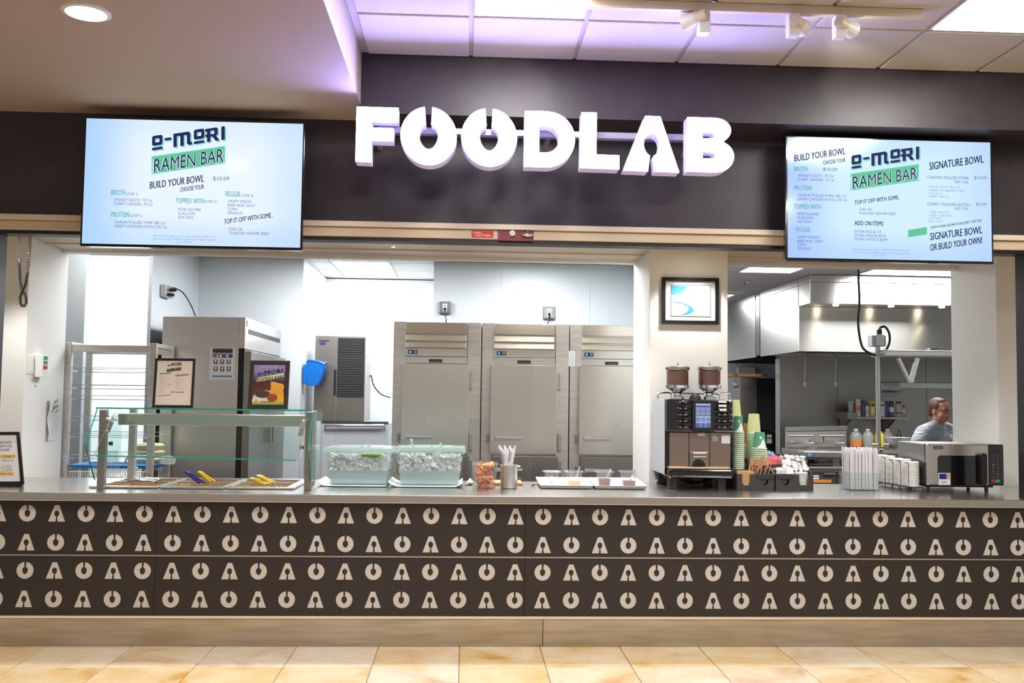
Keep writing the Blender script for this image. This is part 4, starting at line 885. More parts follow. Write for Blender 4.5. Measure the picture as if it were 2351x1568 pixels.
# ---------------------------------------------------------------- sneeze guard
ZG = at(460, 941, 6.16).z
gx0, gx1 = at(222, 941, 6.16).x, at(716, 945, 6.16).x
t = thing('sneeze_guard', 'glass sneeze guard with steel posts over the food wells', 'sneeze guard', ((gx0 + gx1) / 2, 6.3, .915))
MB().box(gx0, gx1, 6.15, 6.62, ZG, ZG + .008).build('top_glass', 'glass_clear', t)
MB().box(gx0, gx1, 6.1465, 6.1495, ZG - .001, ZG + .009).build('glass_edge', 'glass_edge', t)
pxl, pxr = at(236, 1030, 6.14).x, at(709, 1035, 6.17).x
for x, y in ((pxl, 6.14), (pxl + .04, 6.56), (pxr, 6.17), (pxr - .04, 6.56)):
    MB().box(x - .022, x + .022, y - .022, y + .022, .916, ZG - .004).build('post', 'steel_dark' if y < 6.3 else 'steel', t, bevel=.003)
MB().box(at(271, 962, 6.30).x, at(699, 966, 6.30).x, 6.30, 6.42, at(480, 978, 6.3).z, at(480, 951, 6.3).z).build('light_channel', 'steel_h', t, bevel=.003)
# front pane, hung from hinges and tipped towards the customer
q_ = [at(216, 1047, 5.99), at(688, 1057, 5.99), at(702, 957, 6.15), at(263, 947, 6.15)]
def lerp(a, b, k): return a + (b - a) * k
pane = [lerp(q_[0], q_[1], .0) + Vector((0, 0, .01)), lerp(q_[0], q_[1], .012), lerp(q_[0], q_[1], .985), lerp(q_[1], q_[2], .06), q_[2], q_[3]]
MB().prism(pane, (0, .005, .003)).build('front_glass', 'glass_clear', t)
MB().tube([pane[1], pane[2]], .004, 6).build('glass_edge', 'glass_edge', t)
MB().tube([pane[2], pane[3], pane[4]], .0018, 5).build('glass_edge', 'steel_plain', t); MB().tube([pane[1], pane[0], pane[5]], .0018, 5).build('glass_edge', 'steel_plain', t)
for side, x in ((0, gx0), (1, gx1)):
    if side == 0: prof = [(6.16, ZG - .004), (5.99, at(198, 1022, 5.99).z), (6.16, at(224, 1101, 6.16).z), (6.60, at(224, 1101, 6.16).z), (6.60, ZG - .004)]
    else: prof = [(6.16, ZG - .006), (6.03, at(702, 1035, 6.05).z), (6.16, at(713, 1108, 6.16).z), (6.60, at(713, 1108, 6.16).z), (6.60, ZG - .006)]
    MB().prism([(x, y, z) for y, z in prof], (.006, 0, 0)).build('end_glass', 'glass_clear', t)
    MB().tube([(x + .003, y, z) for y, z in prof[:3]], .0042, 6).build('glass_edge', 'glass_edge', t)
    s = 1 if side == 0 else -1
    for (px, py) in ((245, 961), (262, 961), (248, 990)) if side == 0 else ((697, 967), (689, 1000)):
        c = at(px, py, 6.11); MB().sph(c, .011).build('knob', 'chrome', t, smooth=True)
    a, b_ = (at(256, 968, 6.12), at(246, 992, 6.1)) if side == 0 else (at(697, 968, 6.12), at(690, 1000, 6.1))
    MB().bar(a, b_, .03, .004).build('hinge_plate', 'steel_plain', t)
    c = at(250, 1018, 6.1) if side == 0 else at(697, 1027, 6.1); MB().cyl(c, c + Vector((.02 * s, 0, 0)), .010, .014).build('clamp_knob', 'black', t, smooth=True)
# two framed cards standing on the glass
t, q, U, V, w_, h_, e = easel('framed_menu', 'black framed white menu card on the sneeze guard', 'picture frame', ((356.5, 822), (449, 823), (443, 936), (349, 935)), 6.33, .05, 5.5)
MB().prism([q(e, e, -.006), q(w_ - e, e, -.006), q(w_ - e, h_ - e, -.006), q(e, h_ - e, -.006)], -U.cross(V) * .004).build('card', 'paper_warm', t)
MB().sheet([q(.30 * w_, .715 * h_, -.005), q(.66 * w_, .77 * h_, -.005), q(.66 * w_, .835 * h_, -.005), q(.30 * w_, .78 * h_, -.005)]).build('logo_band', 'lime', t, norm=False)
def et2(nm, m, lines, bold=.02, d=-.0045):
    for s_, u, v, wd, cap, sl in lines:
        w = MB(); text(w, s_, q(u * w_, v * h_, d), U, V, wd * w_, cap * h_, sl, bold, 1); w.build(nm, m, t, norm=False)
et2('logo_name', 'ink', [('o-MORI', .31, .83, .34, .06, .12), ('RAMEN BAR', .31, .722, .34, .055, .12)], .04)
et2('heading', 'ink', [('BUILD YOUR BOWL', .14, .665, .27, .028, .1), ('SIGNATURE BOWL', .52, .63, .33, .032, .1), ('TOP IT OFF WITH SOME..', .12, .22, .3, .02, .1), ('ADD ON ITEMS', .55, .30, .2, .022, 0)], .03)
MB().sheet([q(.43 * w_, .295 * h_, -.005), q(.52 * w_, .31 * h_, -.005), q(.52 * w_, .335 * h_, -.005), q(.43 * w_, .32 * h_, -.005)]).build('logo_band', 'lime', t, norm=False)
et2('text', 'ink_grey', [(s_, .14, .60 - k * .031, wd, .011, 0) for k, (s_, wd) in enumerate((('BROTH', .1), ('SMOKEY SHOYU 70 Cal', .22), ('CURRY CHICKEN 70 Cal', .22), ('PROTEIN', .1), ('CHASHU PULLED PORK', .28), ('CRISPY CHICKEN', .28), ('TOPPED WITH', .12), ('NORI SQUARE', .13), ('SCALLION', .1), ('VEGGIE', .08), ('CORN', .1)))] + [(s_, .53, .57 - k * .032, wd, .011, 0) for k, (s_, wd) in enumerate((('CHASHU PULLED PORK  $10.09', .33), ('690 CAL', .12), ('SMOKEY SHOYU BROTH', .24), ('SOY EGG', .12), ('CURRY CHICKEN KATSU  $9.59', .33), ('630 CAL', .1), ('CURRY BROTH', .2)))], 0)
MB().bar(q(w_ * .5, h_ * .7, -.014), Vector((q(w_ * .5, 0).x, 6.33 + .15, ZG + .009)), .04, .004).build('prop', 'black', t)
MB().box(q(0, 0).x, q(w_, 0).x, 6.32, 6.36, ZG + .0085, q(0, 0).z + .004).build('foot_rail', 'black', t)
def poster_mat():
    m = mat('poster_food', S(120, 60, 40), .35); n, l, b = nodes(m); tc = n.new('ShaderNodeTexCoord'); sp = n.new('ShaderNodeSeparateXYZ'); nz = n.new('ShaderNodeTexNoise'); nz.inputs['Scale'].default_value = 9; nz.inputs['Detail'].default_value = 4
    l.new(tc.outputs['Generated'], nz.inputs['Vector']); l.new(tc.outputs['Generated'], sp.inputs[0])
    r = n.new('ShaderNodeValToRGB'); e = r.color_ramp.elements; e[0].position = .1; e[0].color = S(196, 110, 60); e[1].position = .95; e[1].color = S(150, 136, 190)
    for p_, c_ in ((.3, S(120, 58, 34)), (.5, S(100, 44, 30)), (.64, S(70, 40, 40)), (.74, S(96, 84, 130))): q2 = e.new(p_); q2.color = c_
    ad = n.new('ShaderNodeMath'); ad.operation = 'MULTIPLY_ADD'; ad.inputs[1].default_value = .16; l.new(nz.outputs['Fac'], ad.inputs[0]); l.new(sp.outputs[2], ad.inputs[2]); l.new(ad.outputs[0], r.inputs[0]); l.new(r.outputs[0], b.inputs['Base Color'])
poster_mat(); mat('noodle', S(240, 170, 50), .5); mat('noodle_dark', S(200, 120, 40), .5); mat('bowl_white', S(214, 210, 214), .4); mat('broth', S(74, 54, 48), .4); mat('yolk', S(240, 160, 40), .4); mat('meat', S(150, 70, 34), .5); mat('frame_brown', S(46, 34, 28), .45)
t, q, U, V, w_, h_, e = easel('framed_poster', 'dark framed poster of a noodle bowl on the sneeze guard', 'picture frame', ((574.5, 827.5), (666, 828), (660, 939), (568, 938)), 6.33, .05, 9.5, 'frame_brown')
MB().prism([q(e, e, -.006), q(w_ - e, e, -.006), q(w_ - e, h_ - e, -.006), q(e, h_ - e, -.006)], -U.cross(V) * .004).build('poster', 'poster_food', t)
def shp(nm, m, pts, d): MB().sheet([q(u * w_, v * h_, d) for u, v in pts]).build(nm, m, t, norm=False)
def ell(cx, cy, rx, ry, n=20): return [(cx + rx * math.cos(2 * math.pi * i / n), cy + ry * math.sin(2 * math.pi * i / n)) for i in range(n)]
shp('print_bowl', 'bowl_white', [(.105, .20), (.13, .28), (.25, .36), (.40, .38), (.55, .37), (.62, .30), (.60, .16), (.12, .15)], -.0055); shp('print_broth', 'broth', ell(.36, .30, .2, .075), -.005)
shp('print_noodles', 'noodle', [(.52, .30), (.55, .42), (.54, .55), (.60, .56), (.86, .51), (.885, .45), (.86, .38), (.885, .28), (.895, .13), (.60, .14), (.5, .2)], -.0045); shp('print_meat', 'meat', ell(.60, .23, .13, .085), -.004)
for k in range(6): shp('print_strand', 'noodle_dark', [(.57 + k * .05, .52 - .008 * k), (.578 + k * .05, .52 - .008 * k), (.588 + k * .048, .28), (.578 + k * .048, .28)], -.0038)
shp('print_egg', 'cream_white', ell(.2, .165, .1, .05), -.004); shp('print_yolk', 'yolk', ell(.2, .165, .06, .033), -.0035)
shp('print_band', 'lime', [(.105, .088), (.895, .088), (.895, .135), (.105, .135)], -.003)
shp('logo_band', 'cup_lime', [(.19, .555), (.85, .655), (.85, .745), (.19, .635)], -.0035)
et2('logo_name', 'ink', [('RAMEN BAR', .21, .57, .63, .058, .145), ('o-MORI', .2, .68, .62, .085, .145)], .03, -.003)
et2('print_text', 'paper', [('CREATE YOUR OWN', .26, .855, .45, .03, 0)], .02, -.003)
MB().bar(q(w_ * .5, h_ * .7, -.014), Vector((q(w_ * .5, 0).x, 6.33 + .15, ZG + .009)), .04, .004).build('prop', 'black', t)
MB().box(q(0, 0).x, q(w_, 0).x, 6.32, 6.36, ZG + .0085, q(0, 0).z + .004).build('foot_rail', 'black', t)
# ---------------------------------------------------------------- food wells, tongs, dipper tap
wl = (WX1 - WX0) / 3
tw = 0
mat('pan_tan', S(206, 172, 138), .35, .6)
for i in range(3):
    x0, x1 = WX0 + i * wl, WX0 + (i + 1) * wl
    t = thing('food_well', ('steel food well nearest the dipper tap', 'middle steel food well with the blue tongs', 'steel food well at the right with two pairs of yellow tongs')[i], 'food well', ((x0 + x1) / 2, (WY0 + WY1) / 2, .76), 'food wells in the counter')
    MB().prism([(x0 + .004 - (.03 if i == 0 else 0), WY0 - .03, .9165), (x1 - .004 + (.03 if i == 2 else 0), WY0 - .03, .9165), (x1 - .004 + (.03 if i == 2 else 0), WY1 + .03, .9165), (x0 + .004 - (.03 if i == 0 else 0), WY1 + .03, .9165)], (0, 0, .014), [[(x0 + .03, WY0 + .02, .9165), (x1 - .03, WY0 + .02, .9165), (x1 - .03, WY1 - .02, .9165), (x0 + .03, WY1 - .02, .9165)]]).build('rim', 'steel_plain', t, bevel=.004)
    b_ = MB(); X0, X1, Y0, Y1_ = x0 + .03, x1 - .03, WY0 + .02, WY1 - .02
    b_.add([(X0, Y0, .93), (X1, Y0, .93), (X1, Y1_, .93), (X0, Y1_, .93), (X0 + .02, Y0 + .02, .78), (X1 - .02, Y0 + .02, .78), (X1 - .02, Y1_ - .02, .78), (X0 + .02, Y1_ - .02, .78)], [(0, 4, 5, 1), (1, 5, 6, 2), (2, 6, 7, 3), (3, 7, 4, 0), (4, 7, 6, 5)]).build('pan', 'pan_tan', t, norm=False)
    MB().box(X0, X1, WY0 + .27, WY0 + .29, .925, .934).build('divider_bar', 'steel_plain', t)
    MB().box(X0, X1, WY0 + .45, WY0 + .468, .928, .938).build('divider_bar', 'steel_plain', t)
def tongs(label, m, p0, p1, Y0, Y1_, sp=.022, mi=True):
    a, b_ = at(*p0, Y0), at(*p1, Y1_); d = (b_ - a).normalized(); sd = Vector((0, 1, 0)).cross(d).normalized() if False else Vector((.35, .9, 0)).normalized()
    t = thing('serving_tongs', label, 'tongs', b_, 'tongs in the food wells')
    for s in (-1, 1):
        MB().tube(spline([a + sd * .003 * s, a + d * .03 + sd * .012 * s + Vector((0, 0, .006)), lerp(a, b_, .6) + sd * sp * .8 * s, b_ + sd * sp * s], 5), .0085, 8).build('handle', m, t, smooth=True)
        MB().tube([b_ + sd * sp * s, b_ + d * .12 + sd * sp * .8 * s - Vector((0, 0, .03))], .005, 6).build('arm', 'steel_plain', t)
    return t
tongs('tongs with a purple-blue handle in the middle food well', 'tong_blue', (426, 1084), (463, 1108), 6.3, 6.42)
tongs('yellow tongs leaning beside the purple-blue ones', 'tong_yellow', (455, 1084), (488, 1106), 6.4, 6.5)
tongs('yellow tongs in front in the right food well', 'tong_yellow', (574, 1100), (612, 1112), 6.3, 6.42)
tongs('yellow tongs behind in the right food well', 'tong_yellow', (590, 1093), (628, 1108), 6.45, 6.55)
tongs('plain steel tongs in the left food well', 'steel_plain', (358, 1108), (318, 1102), 6.35, 6.42)
tongs('plain steel spoon-ended tongs behind in the left food well', 'steel_plain', (366, 1104), (332, 1098), 6.5, 6.56)
c = onz(304, 1106, .915); t = thing('dipper_tap', 'chrome tap with knobbed body at the left end of the food wells', 'tap', c)
MB().lathe(c, [(.02, 0), (.016, .01), (.012, .02), (.013, .05), (.017, .07), (.012, .085), (.018, .095), (.012, .105), (.012, .125), (.016, .135), (.010, .148)], 16).build('body', 'chrome', t, smooth=True)
MB().tube(spline([c + Vector((0, 0, .14)), c + Vector((-.01, 0, .16)), c + Vector((-.04, -.01, .155)), c + Vector((-.05, -.01, .12))], 6), .007, 8).build('spout', 'chrome', t, smooth=True)
MB().sph(c + Vector((.024, 0, .09)), .010).build('valve', 'chrome', t, smooth=True)
ZT = .916
def tbox(mb, c, bx, by, tx, ty, z0, z1, cap=True, bottom=True):     # tapered rectangular shell round a centre
    x, y = c
    vs = [(x - bx, y - by, z0), (x + bx, y - by, z0), (x + bx, y + by, z0), (x - bx, y + by, z0), (x - tx, y - ty, z1), (x + tx, y - ty, z1), (x + tx, y + ty, z1), (x - tx, y + ty, z1)]
    fs = [(0, 1, 5, 4), (1, 2, 6, 5), (2, 3, 7, 6), (3, 0, 4, 7)]
    if bottom: fs.append((0, 3, 2, 1))
    if cap: fs.append((4, 5, 6, 7))
    return mb.add(vs, fs)
def rnd(a, b): return random.uniform(a, b)
def rrot(): return Matrix.Rotation(rnd(0, 6.28), 3, Vector((rnd(-1, 1), rnd(-1, 1), rnd(-1, 1))).normalized())
# ---------------------------------------------------------------- ice tubs on white paper trays
def ice_tub(px0, px1, lab, Y0, trx, green):
    a, b_ = at(px0, 1116, Y0).x, at(px1, 1116, Y0).x; c = ((a + b_) / 2, Y0 + .15); hx = (b_ - a) / 2; zt = at((px0 + px1) / 2, 1037, Y0 - .02).z; z0 = ZT + .012
    t = thing('ice_tub', lab, 'tub', (c[0], c[1], z0), 'clear tubs of ice')
    tbox(MB(), c, hx, .15, hx + .028, .17, z0, zt, False).build('tub', 'tub', t, norm=False)
    f_ = MB(); f_.prism([(c[0] - hx - .036, c[1] - .19, zt - .012), (c[0] + hx + .036, c[1] - .19, zt - .012), (c[0] + hx + .036, c[1] + .19, zt - .012), (c[0] - hx - .036, c[1] + .19, zt - .012)], (0, 0, .012), [[(c[0] - hx - .02, c[1] - .16, zt - .012), (c[0] + hx + .02, c[1] - .16, zt - .012), (c[0] + hx + .02, c[1] + .16, zt - .012), (c[0] - hx - .02, c[1] + .16, zt - .012)]]); f_.build('flange', 'tub_lid', t)
    lid = MB(); tbox(lid, c, hx + .040, .195, hx + .034, .188, zt + .002, zt + .024, True, False); lid.build('lid', 'tub_lid', t, norm=False)
    for k in (-.5, .25): MB().box(c[0] + k * hx - .05, c[0] + k * hx + .11, c[1] - .1, c[1] + .1, zt + .0245, zt + .032).build('lid_hatch', 'tub_lid', t)
    zw = z0 + (zt - z0) * .42
    tbox(MB(), c, hx - .006, .144, hx + .004, .152, z0 + .004, zw).build('meltwater', 'water', t, norm=False)
    im = MB()
    for k in range(420):
        v = rnd(0, 1); z = zw - .008 + v * (zt - zw - .02); e = hx + .012 * (z - z0) / (zt - z0) * 2 - .018
        x = c[0] + rnd(-e, e); y = c[1] + (-.136 + .02 * rnd(0, 1) if k < 240 else rnd(-.12, .14)); r = rnd(.009, .019); R = rrot()
        if green and abs(x - (c[0] + .4 * hx)) < .07 and z > zt - .05 and y < c[1] - .1: continue
        h = [rnd(.6, 1) * r for _ in range(3)]
        im.obox((x, y, z), R @ Vector((1, 0, 0)), R @ Vector((0, 1, 0)), R @ Vector((0, 0, 1)), *h)
    im.build('ice', 'ice', t, kind='stuff')
    if green: MB().sph((c[0] + .42 * hx, c[1] - .10, zt - .022), .085, .05, .018).build('lime_slices', 'lime', t, smooth=True)
    for k, (dx_, tl) in enumerate(trx):
        p0 = Vector((c[0] + dx_, c[1] - .05, zt - .05)); p1 = p0 + Vector((tl, -.01, .1 + .02 * k))
        tt = thing('ice_tongs', ('steel tongs sticking out of the ' + ('left' if green else 'right') + ' ice tub' + (', the shorter pair' if k else '')), 'tongs', p0)
        for s in (-1, 1): MB().tube([p0 + Vector((.012 * s, 0, 0)), p0.lerp(p1, .5) + Vector((.011 * s, 0, 0)), p1 + Vector((.004 * s, 0, 0))], .0045, 6).build('arm', 'chrome', tt, smooth=True)
        MB().cyl(p1 - Vector((.007, 0, 0)), p1 + Vector((.007, 0, 0)), .006).build('joint', 'chrome', tt, smooth=True)
ice_tub(757, 888, 'clear tub of ice with green slices, left of the two', 6.46, [(.07, -.02)], True)
ice_tub(918, 1054, 'clear tub of ice without slices, right of the two', 6.46, [(.09, -.025), (-.1, -.03)], False)
def curled(name, lab, px0, px1, Y0, Y1_, lft, rgt):
    a, b_ = at(px0, 1118, Y0).x, at(px1, 1118, Y0).x; n = 22; vs = []; fs = []
    for i in range(n + 1):
        u = i / n; x = a + (b_ - a) * u; z = ZT + .0035
        if u < .12: z += lft * (1 - u / .12) ** 1.5
        if u > .9: z += rgt * ((u - .9) / .1) ** 1.5
        for y in (Y0, Y1_): vs += [(x, y, z), (x, y, z + .004)]
    for i in range(n):
        k = i * 4; fs += [(k, k + 4, k + 5, k + 1), (k + 2, k + 3, k + 7, k + 6), (k + 1, k + 5, k + 7, k + 3), (k, k + 2, k + 6, k + 4)]
    fs += [(0, 1, 3, 2), (n * 4, n * 4 + 2, n * 4 + 3, n * 4 + 1)]
    MB().add(vs, fs).build(name, 'paper', label=lab, cat='tray liner', smooth=True)
curled('tray_liner', 'white curled paper liner under the left ice tub', 727, 886, 6.40, 6.80, .03, 0.0)
curled('tray_liner', 'white curled paper liner under the right ice tub', 890, 1062, 6.40, 6.80, .03, .025)
# clear acrylic screen behind the tubs
t = thing('acrylic_screen', 'clear acrylic screen standing at the back of the counter', 'screen', (at(990, 1105, 6.88).x, 6.88, ZT))
a, b_ = at(770, 960, 6.88).x, at(1220, 960, 6.88).x; zt = at(990, 817, 6.88).z
MB().box(a, b_, 6.88, 6.886, ZT, zt).build('pane', 'acrylic', t)
for x in (a, b_): MB().box(x - .002, x + .002, 6.8785, 6.8875, ZT, zt).build('pane_edge', 'plastic_clear', t)
for x in (a + .08, b_ - .08): MB().box(x - .012, x + .012, 6.83, 6.93, ZT, ZT + .03).build('foot', 'plastic_clear', t)
# ---------------------------------------------------------------- garlic, sweets, chopsticks, board
c = onz(1079, 1113, ZT); t = thing('garlic_bulb', 'white garlic bulb on the counter beside the right ice tub', 'garlic', c)
MB().lathe(c, [(.008, 0), (.02, .006), (.024, .016), (.018, .028), (.008, .036), (.004, .046)], 12).build('bulb', 'cream_white', t, smooth=True)
MB().sph(c + Vector((-.022, -.01, .006)), .014, .009, .006).build('clove', 'cream_white', t, smooth=True)
def cup_box(name, lab, cat_, px0, px1, py0, py1, Y, grp=None, shrink=.62, m='cup_plastic'):
    x = at((px0 + px1) / 2, py1, Y).x; ht = (px1 - px0) / 2 * Y / F; zt = at((px0 + px1) / 2, py0, Y).z; z0 = at((px0 + px1) / 2, py1, Y).z
    hb = ht * shrink; y = Y + hb
    t = thing(name, lab, cat_, (x, y, z0), grp)
    tbox(MB(), (x, y), hb, hb, hb * 1.12, hb * 1.12, z0, z0 + (zt - z0) * .55, False).build('wall', m, t, norm=False)
    tbox(MB(), (x, y), hb * 1.22, hb * 1.22, hb * 1.28, hb * 1.28, z0 + (zt - z0) * .55, zt - .006, False, False).build('collar', m, t, norm=False)
    k = hb * 1.3
    MB().prism([(x - ht, y - ht, zt - .006), (x + ht, y - ht, zt - .006), (x + ht, y + ht, zt - .006), (x - ht, y + ht, zt - .006)], (0, 0, .006), [[(x - k, y - k, zt - .006), (x + k, y - k, zt - .006), (x + k, y + k, zt - .006), (x - k, y + k, zt - .006)]]).build('rim', m, t, bevel=.002)
    return t, x, y, z0, zt, hb
Yc_ = 6.36; t, x, y, z0, zt, hb = cup_box('sweet_container', 'clear plastic container filled with orange wrapped sweets', 'container', 1084, 1143, 1064, 1123, Yc_, None, .74)
mat('wrap_orange', S(236, 140, 62), .3); mat('wrap_tan', S(226, 176, 120), .3); mat('wrap_red', S(206, 70, 40), .3)
for k in range(46):
    lay = k // 8; z = z0 + .018 + lay * .027; mm = random.choice(['wrap_orange', 'wrap_orange', 'wrap_tan', 'wrap_red'])
    s = .9 + .1 * lay / 5; px_, py_ = rnd(-hb * s, hb * s) * .8, (-hb * .8 * s if k % 8 < 4 else rnd(-hb * .4, hb * .8)); R = rrot(); o = MB(); r = rnd(.012, .017)
    o.sph((x + px_, y + py_, z), r * 1.25, r * .9, r, 7, 5, R)
    for sgn in (-1, 1):
        d = R @ Vector((sgn, 0, 0)); e_ = Vector((x + px_, y + py_, z)) + d * r * 1.15; o.cyl(e_, e_ + d * .009, .003, .009, 6)
    o.build('wrapped_sweet', mm, label={'wrap_orange': 'orange wrapped sweet in the clear container', 'wrap_tan': 'tan wrapped sweet in the clear container', 'wrap_red': 'red wrapped sweet in the clear container'}[mm], cat='sweet', group='sweets in the container')
Yd = 6.36; c = at(1169, 1123, Yd); cy0 = Yd + .058; zt = at(1169, 1069, Yd).z
t = thing('steel_canister', 'round brushed steel canister holding wrapped chopsticks', 'canister', (c.x, cy0, ZT))
MB().lathe((c.x, cy0, ZT), [(.050, 0), (.055, .003), (.056, .01), (.056, zt - ZT - .003), (.060, zt - ZT), (.056, zt - ZT), (.054, zt - ZT - .005), (.053, .006), (.0, .006)], 28, False).build('body', 'steel', t, smooth=True)
MB().box(c.x + .055, c.x + .075, cy0 - .01, cy0 + .01, zt - .012, zt - .004).build('ear', 'steel_plain', t, bevel=.002)
for k in range(16):
    ang = k * 2.4; r = .012 + .03 * (k % 4) / 3; bx, by = c.x + r * .5 * math.cos(ang), cy0 + r * .5 * math.sin(ang); ln = rnd(-.014, .02) + (.02 if k % 3 else 0)
    p0 = Vector((bx, by, ZT + .02)); p1 = Vector((c.x - .012 + (k - 8) * .0068, cy0 + .03 * math.sin(ang), at(1169, 1024 + (k % 5) * 3, Yd).z))
    o = MB().bar(p0, p1, .013, .006).build('wrapped_chopsticks', 'paper', label='paper-wrapped chopsticks standing in the steel canister', cat='chopsticks', group='chopsticks in the canister')
    if k % 2 == 0:
        w = MB(); d = (p1 - p0).normalized(); w.bar(p0.lerp(p1, .62) + Vector((-.001, -.0075, 0)), p0.lerp(p1, .9) + Vector((-.001, -.0075, 0)), .005, .0006); w.build('print', 'ink_grey', o)
MB().box(at(1108, 1112, 6.62).x, at(1200, 1112, 6.62).x, 6.62, 6.86, ZT, ZT + .016).build('cutting_board', 'wood', label='small wooden board behind the steel canister', cat='board', bevel=.003)
c = onz(1224, 1117, ZT); t = thing('binder_clip', 'tiny dark metal clip lying on the counter near the white trays', 'clip', c)
MB().bar(c + Vector((-.01, 0, .006)), c + Vector((.012, .01, .012)), .012, .008).build('clip_body', 'dark_grey', t); MB().tube([c + Vector((.01, .01, .012)), c + Vector((.02, .012, .016))], .002).build('clip_arm', 'chrome', t)
# ---------------------------------------------------------------- white trays with topping cups
def wtray(lab, px0, px1):
    a, b_ = at(px0, 1120, 6.38).x, at(px1, 1122, 6.38).x; h = .022
    o = MB(); x0, x1, y0, y1 = a, b_, 6.38, 6.80; z = ZT + .002
    o.add([(x0 + .012, y0 + .012, z), (x1 - .012, y0 + .012, z), (x1 - .012, y1 - .012, z), (x0 + .012, y1 - .012, z), (x0, y0, z + h), (x1, y0, z + h), (x1, y1, z + h + .02), (x0, y1, z + h + .02),
           (x0 + .008, y0 + .008, z + h), (x1 - .008, y0 + .008, z + h), (x1 - .008, y1 - .008, z + h + .02), (x0 + .008, y1 - .008, z + h + .02), (x0 + .018, y0 + .02, z + .005), (x1 - .018, y0 + .02, z + .005), (x1 - .018, y1 - .02, z + .005), (x0 + .018, y1 - .02, z + .005)],
          [(3, 2, 1, 0), (0, 1, 5, 4), (1, 2, 6, 5), (2, 3, 7, 6), (3, 0, 4, 7), (4, 5, 9, 8), (5, 6, 10, 9), (6, 7, 11, 10), (7, 4, 8, 11), (8, 9, 13, 12), (9, 10, 14, 13), (10, 11, 15, 14), (11, 8, 12, 15), (12, 13, 14, 15)])
    o.build('serving_tray', 'cream_white', label=lab, cat='tray', bevel=.002)
wtray('white tray holding the clear and the tan-seed cups', 1240, 1363); wtray('white tray holding the red sauce and the brown flake cups', 1364.5, 1487)
cups = [(1247, 1288, None, 'clear topping cup with only a spoon inside', 'chrome'), (1297, 1341, 'seeds', 'clear topping cup of pale sesame seeds', 'film'), (1367, 1409, 'chili', 'clear topping cup of dark red chilli sauce', 'film'), (1423, 1467, 'flakes', 'clear topping cup of brown flakes', 'chrome')]
for i, (a, b_, mm, lb, sm) in enumerate(cups):
    Yq2 = 6.56; t, x, y, z0, zt, hb = cup_box('topping_cup', lb, 'cup', a, b_, 1082, 1117, Yq2, 'topping cups on the white trays', .60)
    if mm:
        h = (.36, .5, .36)[i - 1]; tbox(MB(), (x, y), hb * .96, hb * .96, hb * 1.06, hb * 1.06, z0 + .003, z0 + (zt - z0) * h).build('contents', mm, t, norm=False)
    p1 = (at(1267, 1093, Yq2 + .03), at(1331, 1071, Yq2 + .03), at(1402, 1076, Yq2 + .03), at(1458, 1079, Yq2 + .03))[i]; p0 = Vector((x + (.005 if i else .0), y, z0 + .02))
    s = thing('spoon', ('steel spoon standing inside the empty topping cup', 'translucent plastic spoon in the sesame cup', 'translucent plastic spoon in the chilli cup', 'steel spoon in the brown flake cup')[i], 'spoon', p0)
    MB().bar(p0, p1, .010, .003).build('handle', sm, s, bevel=.001); MB().sph(p0, .012, .005, .018).build('bowl', sm, s, smooth=True)
# ---------------------------------------------------------------- coffee machine
Yf = 6.46; Yk = 6.93
t = thing('coffee_machine', 'black and bronze coffee machine with two bean hoppers in front of the column', 'coffee machine', (at(1608, 1120, Yf).x, 6.7, ZT)); cm = t
mx0, mx1 = at(1531, 960, Yf).x, at(1683, 960, Yf).x
zz = lambda py, Y=Yf, px=1608: at(px, py, Y).z
MB().box(mx0 + .004, mx1 - .004, Yf + .05, Yk, zz(1078), zz(990)).build('body', 'black', t, bevel=.004)
for a, b_ in ((1537, 1581), (1582, 1629), (1630, 1677)): MB().pbox(a, 993, b_, 1073, Yf + .035, Yf + .051).build('front_panel', 'coffee_panel', t, bevel=.0015)
MB().box(mx0, mx1, Yf + .005, Yk, zz(991), zz(917)).build('head', 'black_gloss', t, bevel=.006)
MB().box(mx0 - .006, mx0 - .001, Yf + .05, Yk + .005, zz(1092), zz(917)).build('side_panel', 'grey_paint', t, bevel=.002)
for sd, (a, b_) in enumerate(((1551, 1589), (1641, 1681))):
    for k in range(5):
        c = at((a + b_) / 2, 923.5 + k * 14.3, Yf); MB().sph(c, (b_ - a) / 2 * Yf / F, .028, .0155, 20, 10).build('button_ridge', 'black_gloss', t, smooth=True)
        if sd and k < 3: MB().pbox(1650 if k < 2 else 1652, 919.5 + k * 9.5, 1668, 924.5 + k * 9.5, Yf - .031, Yf - .029).build('button_label', 'plastic_white', t)
sc_ = MB().pbox(1590, 919, 1640, 991, Yf - .012, Yf + .006).build('screen_bezel', 'black', t, bevel=.002)
MB().pbox(1597, 926, 1632, 982, Yf - .0135, Yf - .011).build('touch_display', 'lcd', sc_)
for r in range(5):
    for k in range(3): MB().pbox(1598.2 + k * 11.4, 935.5 + r * 9.3, 1608 + k * 11.4, 943.5 + r * 9.3, Yf - .015, Yf - .0133).build('display_icon', 'lcd_cell' if r < 4 else 'lcd', sc_)
MB().pbox(1598, 927.5, 1631, 930, Yf - .015, Yf - .0133).build('display_bar', 'lcd_line', sc_)
for r in (956.5, 970): MB().pbox(1597.5, r, 1631.5, r + .9, Yf - .0155, Yf - .0145).build('display_rule', 'lcd_line', sc_)
for k in (1608.7, 1620): MB().pbox(k, 956, k + .9, 982, Yf - .0155, Yf - .0145).build('display_rule', 'lcd_line', sc_)
MB().pbox(1584, 1037, 1628, 1072.5, Yf + .02, Yf + .036).build('spout_cover', 'coffee_panel', t, bevel=.003)
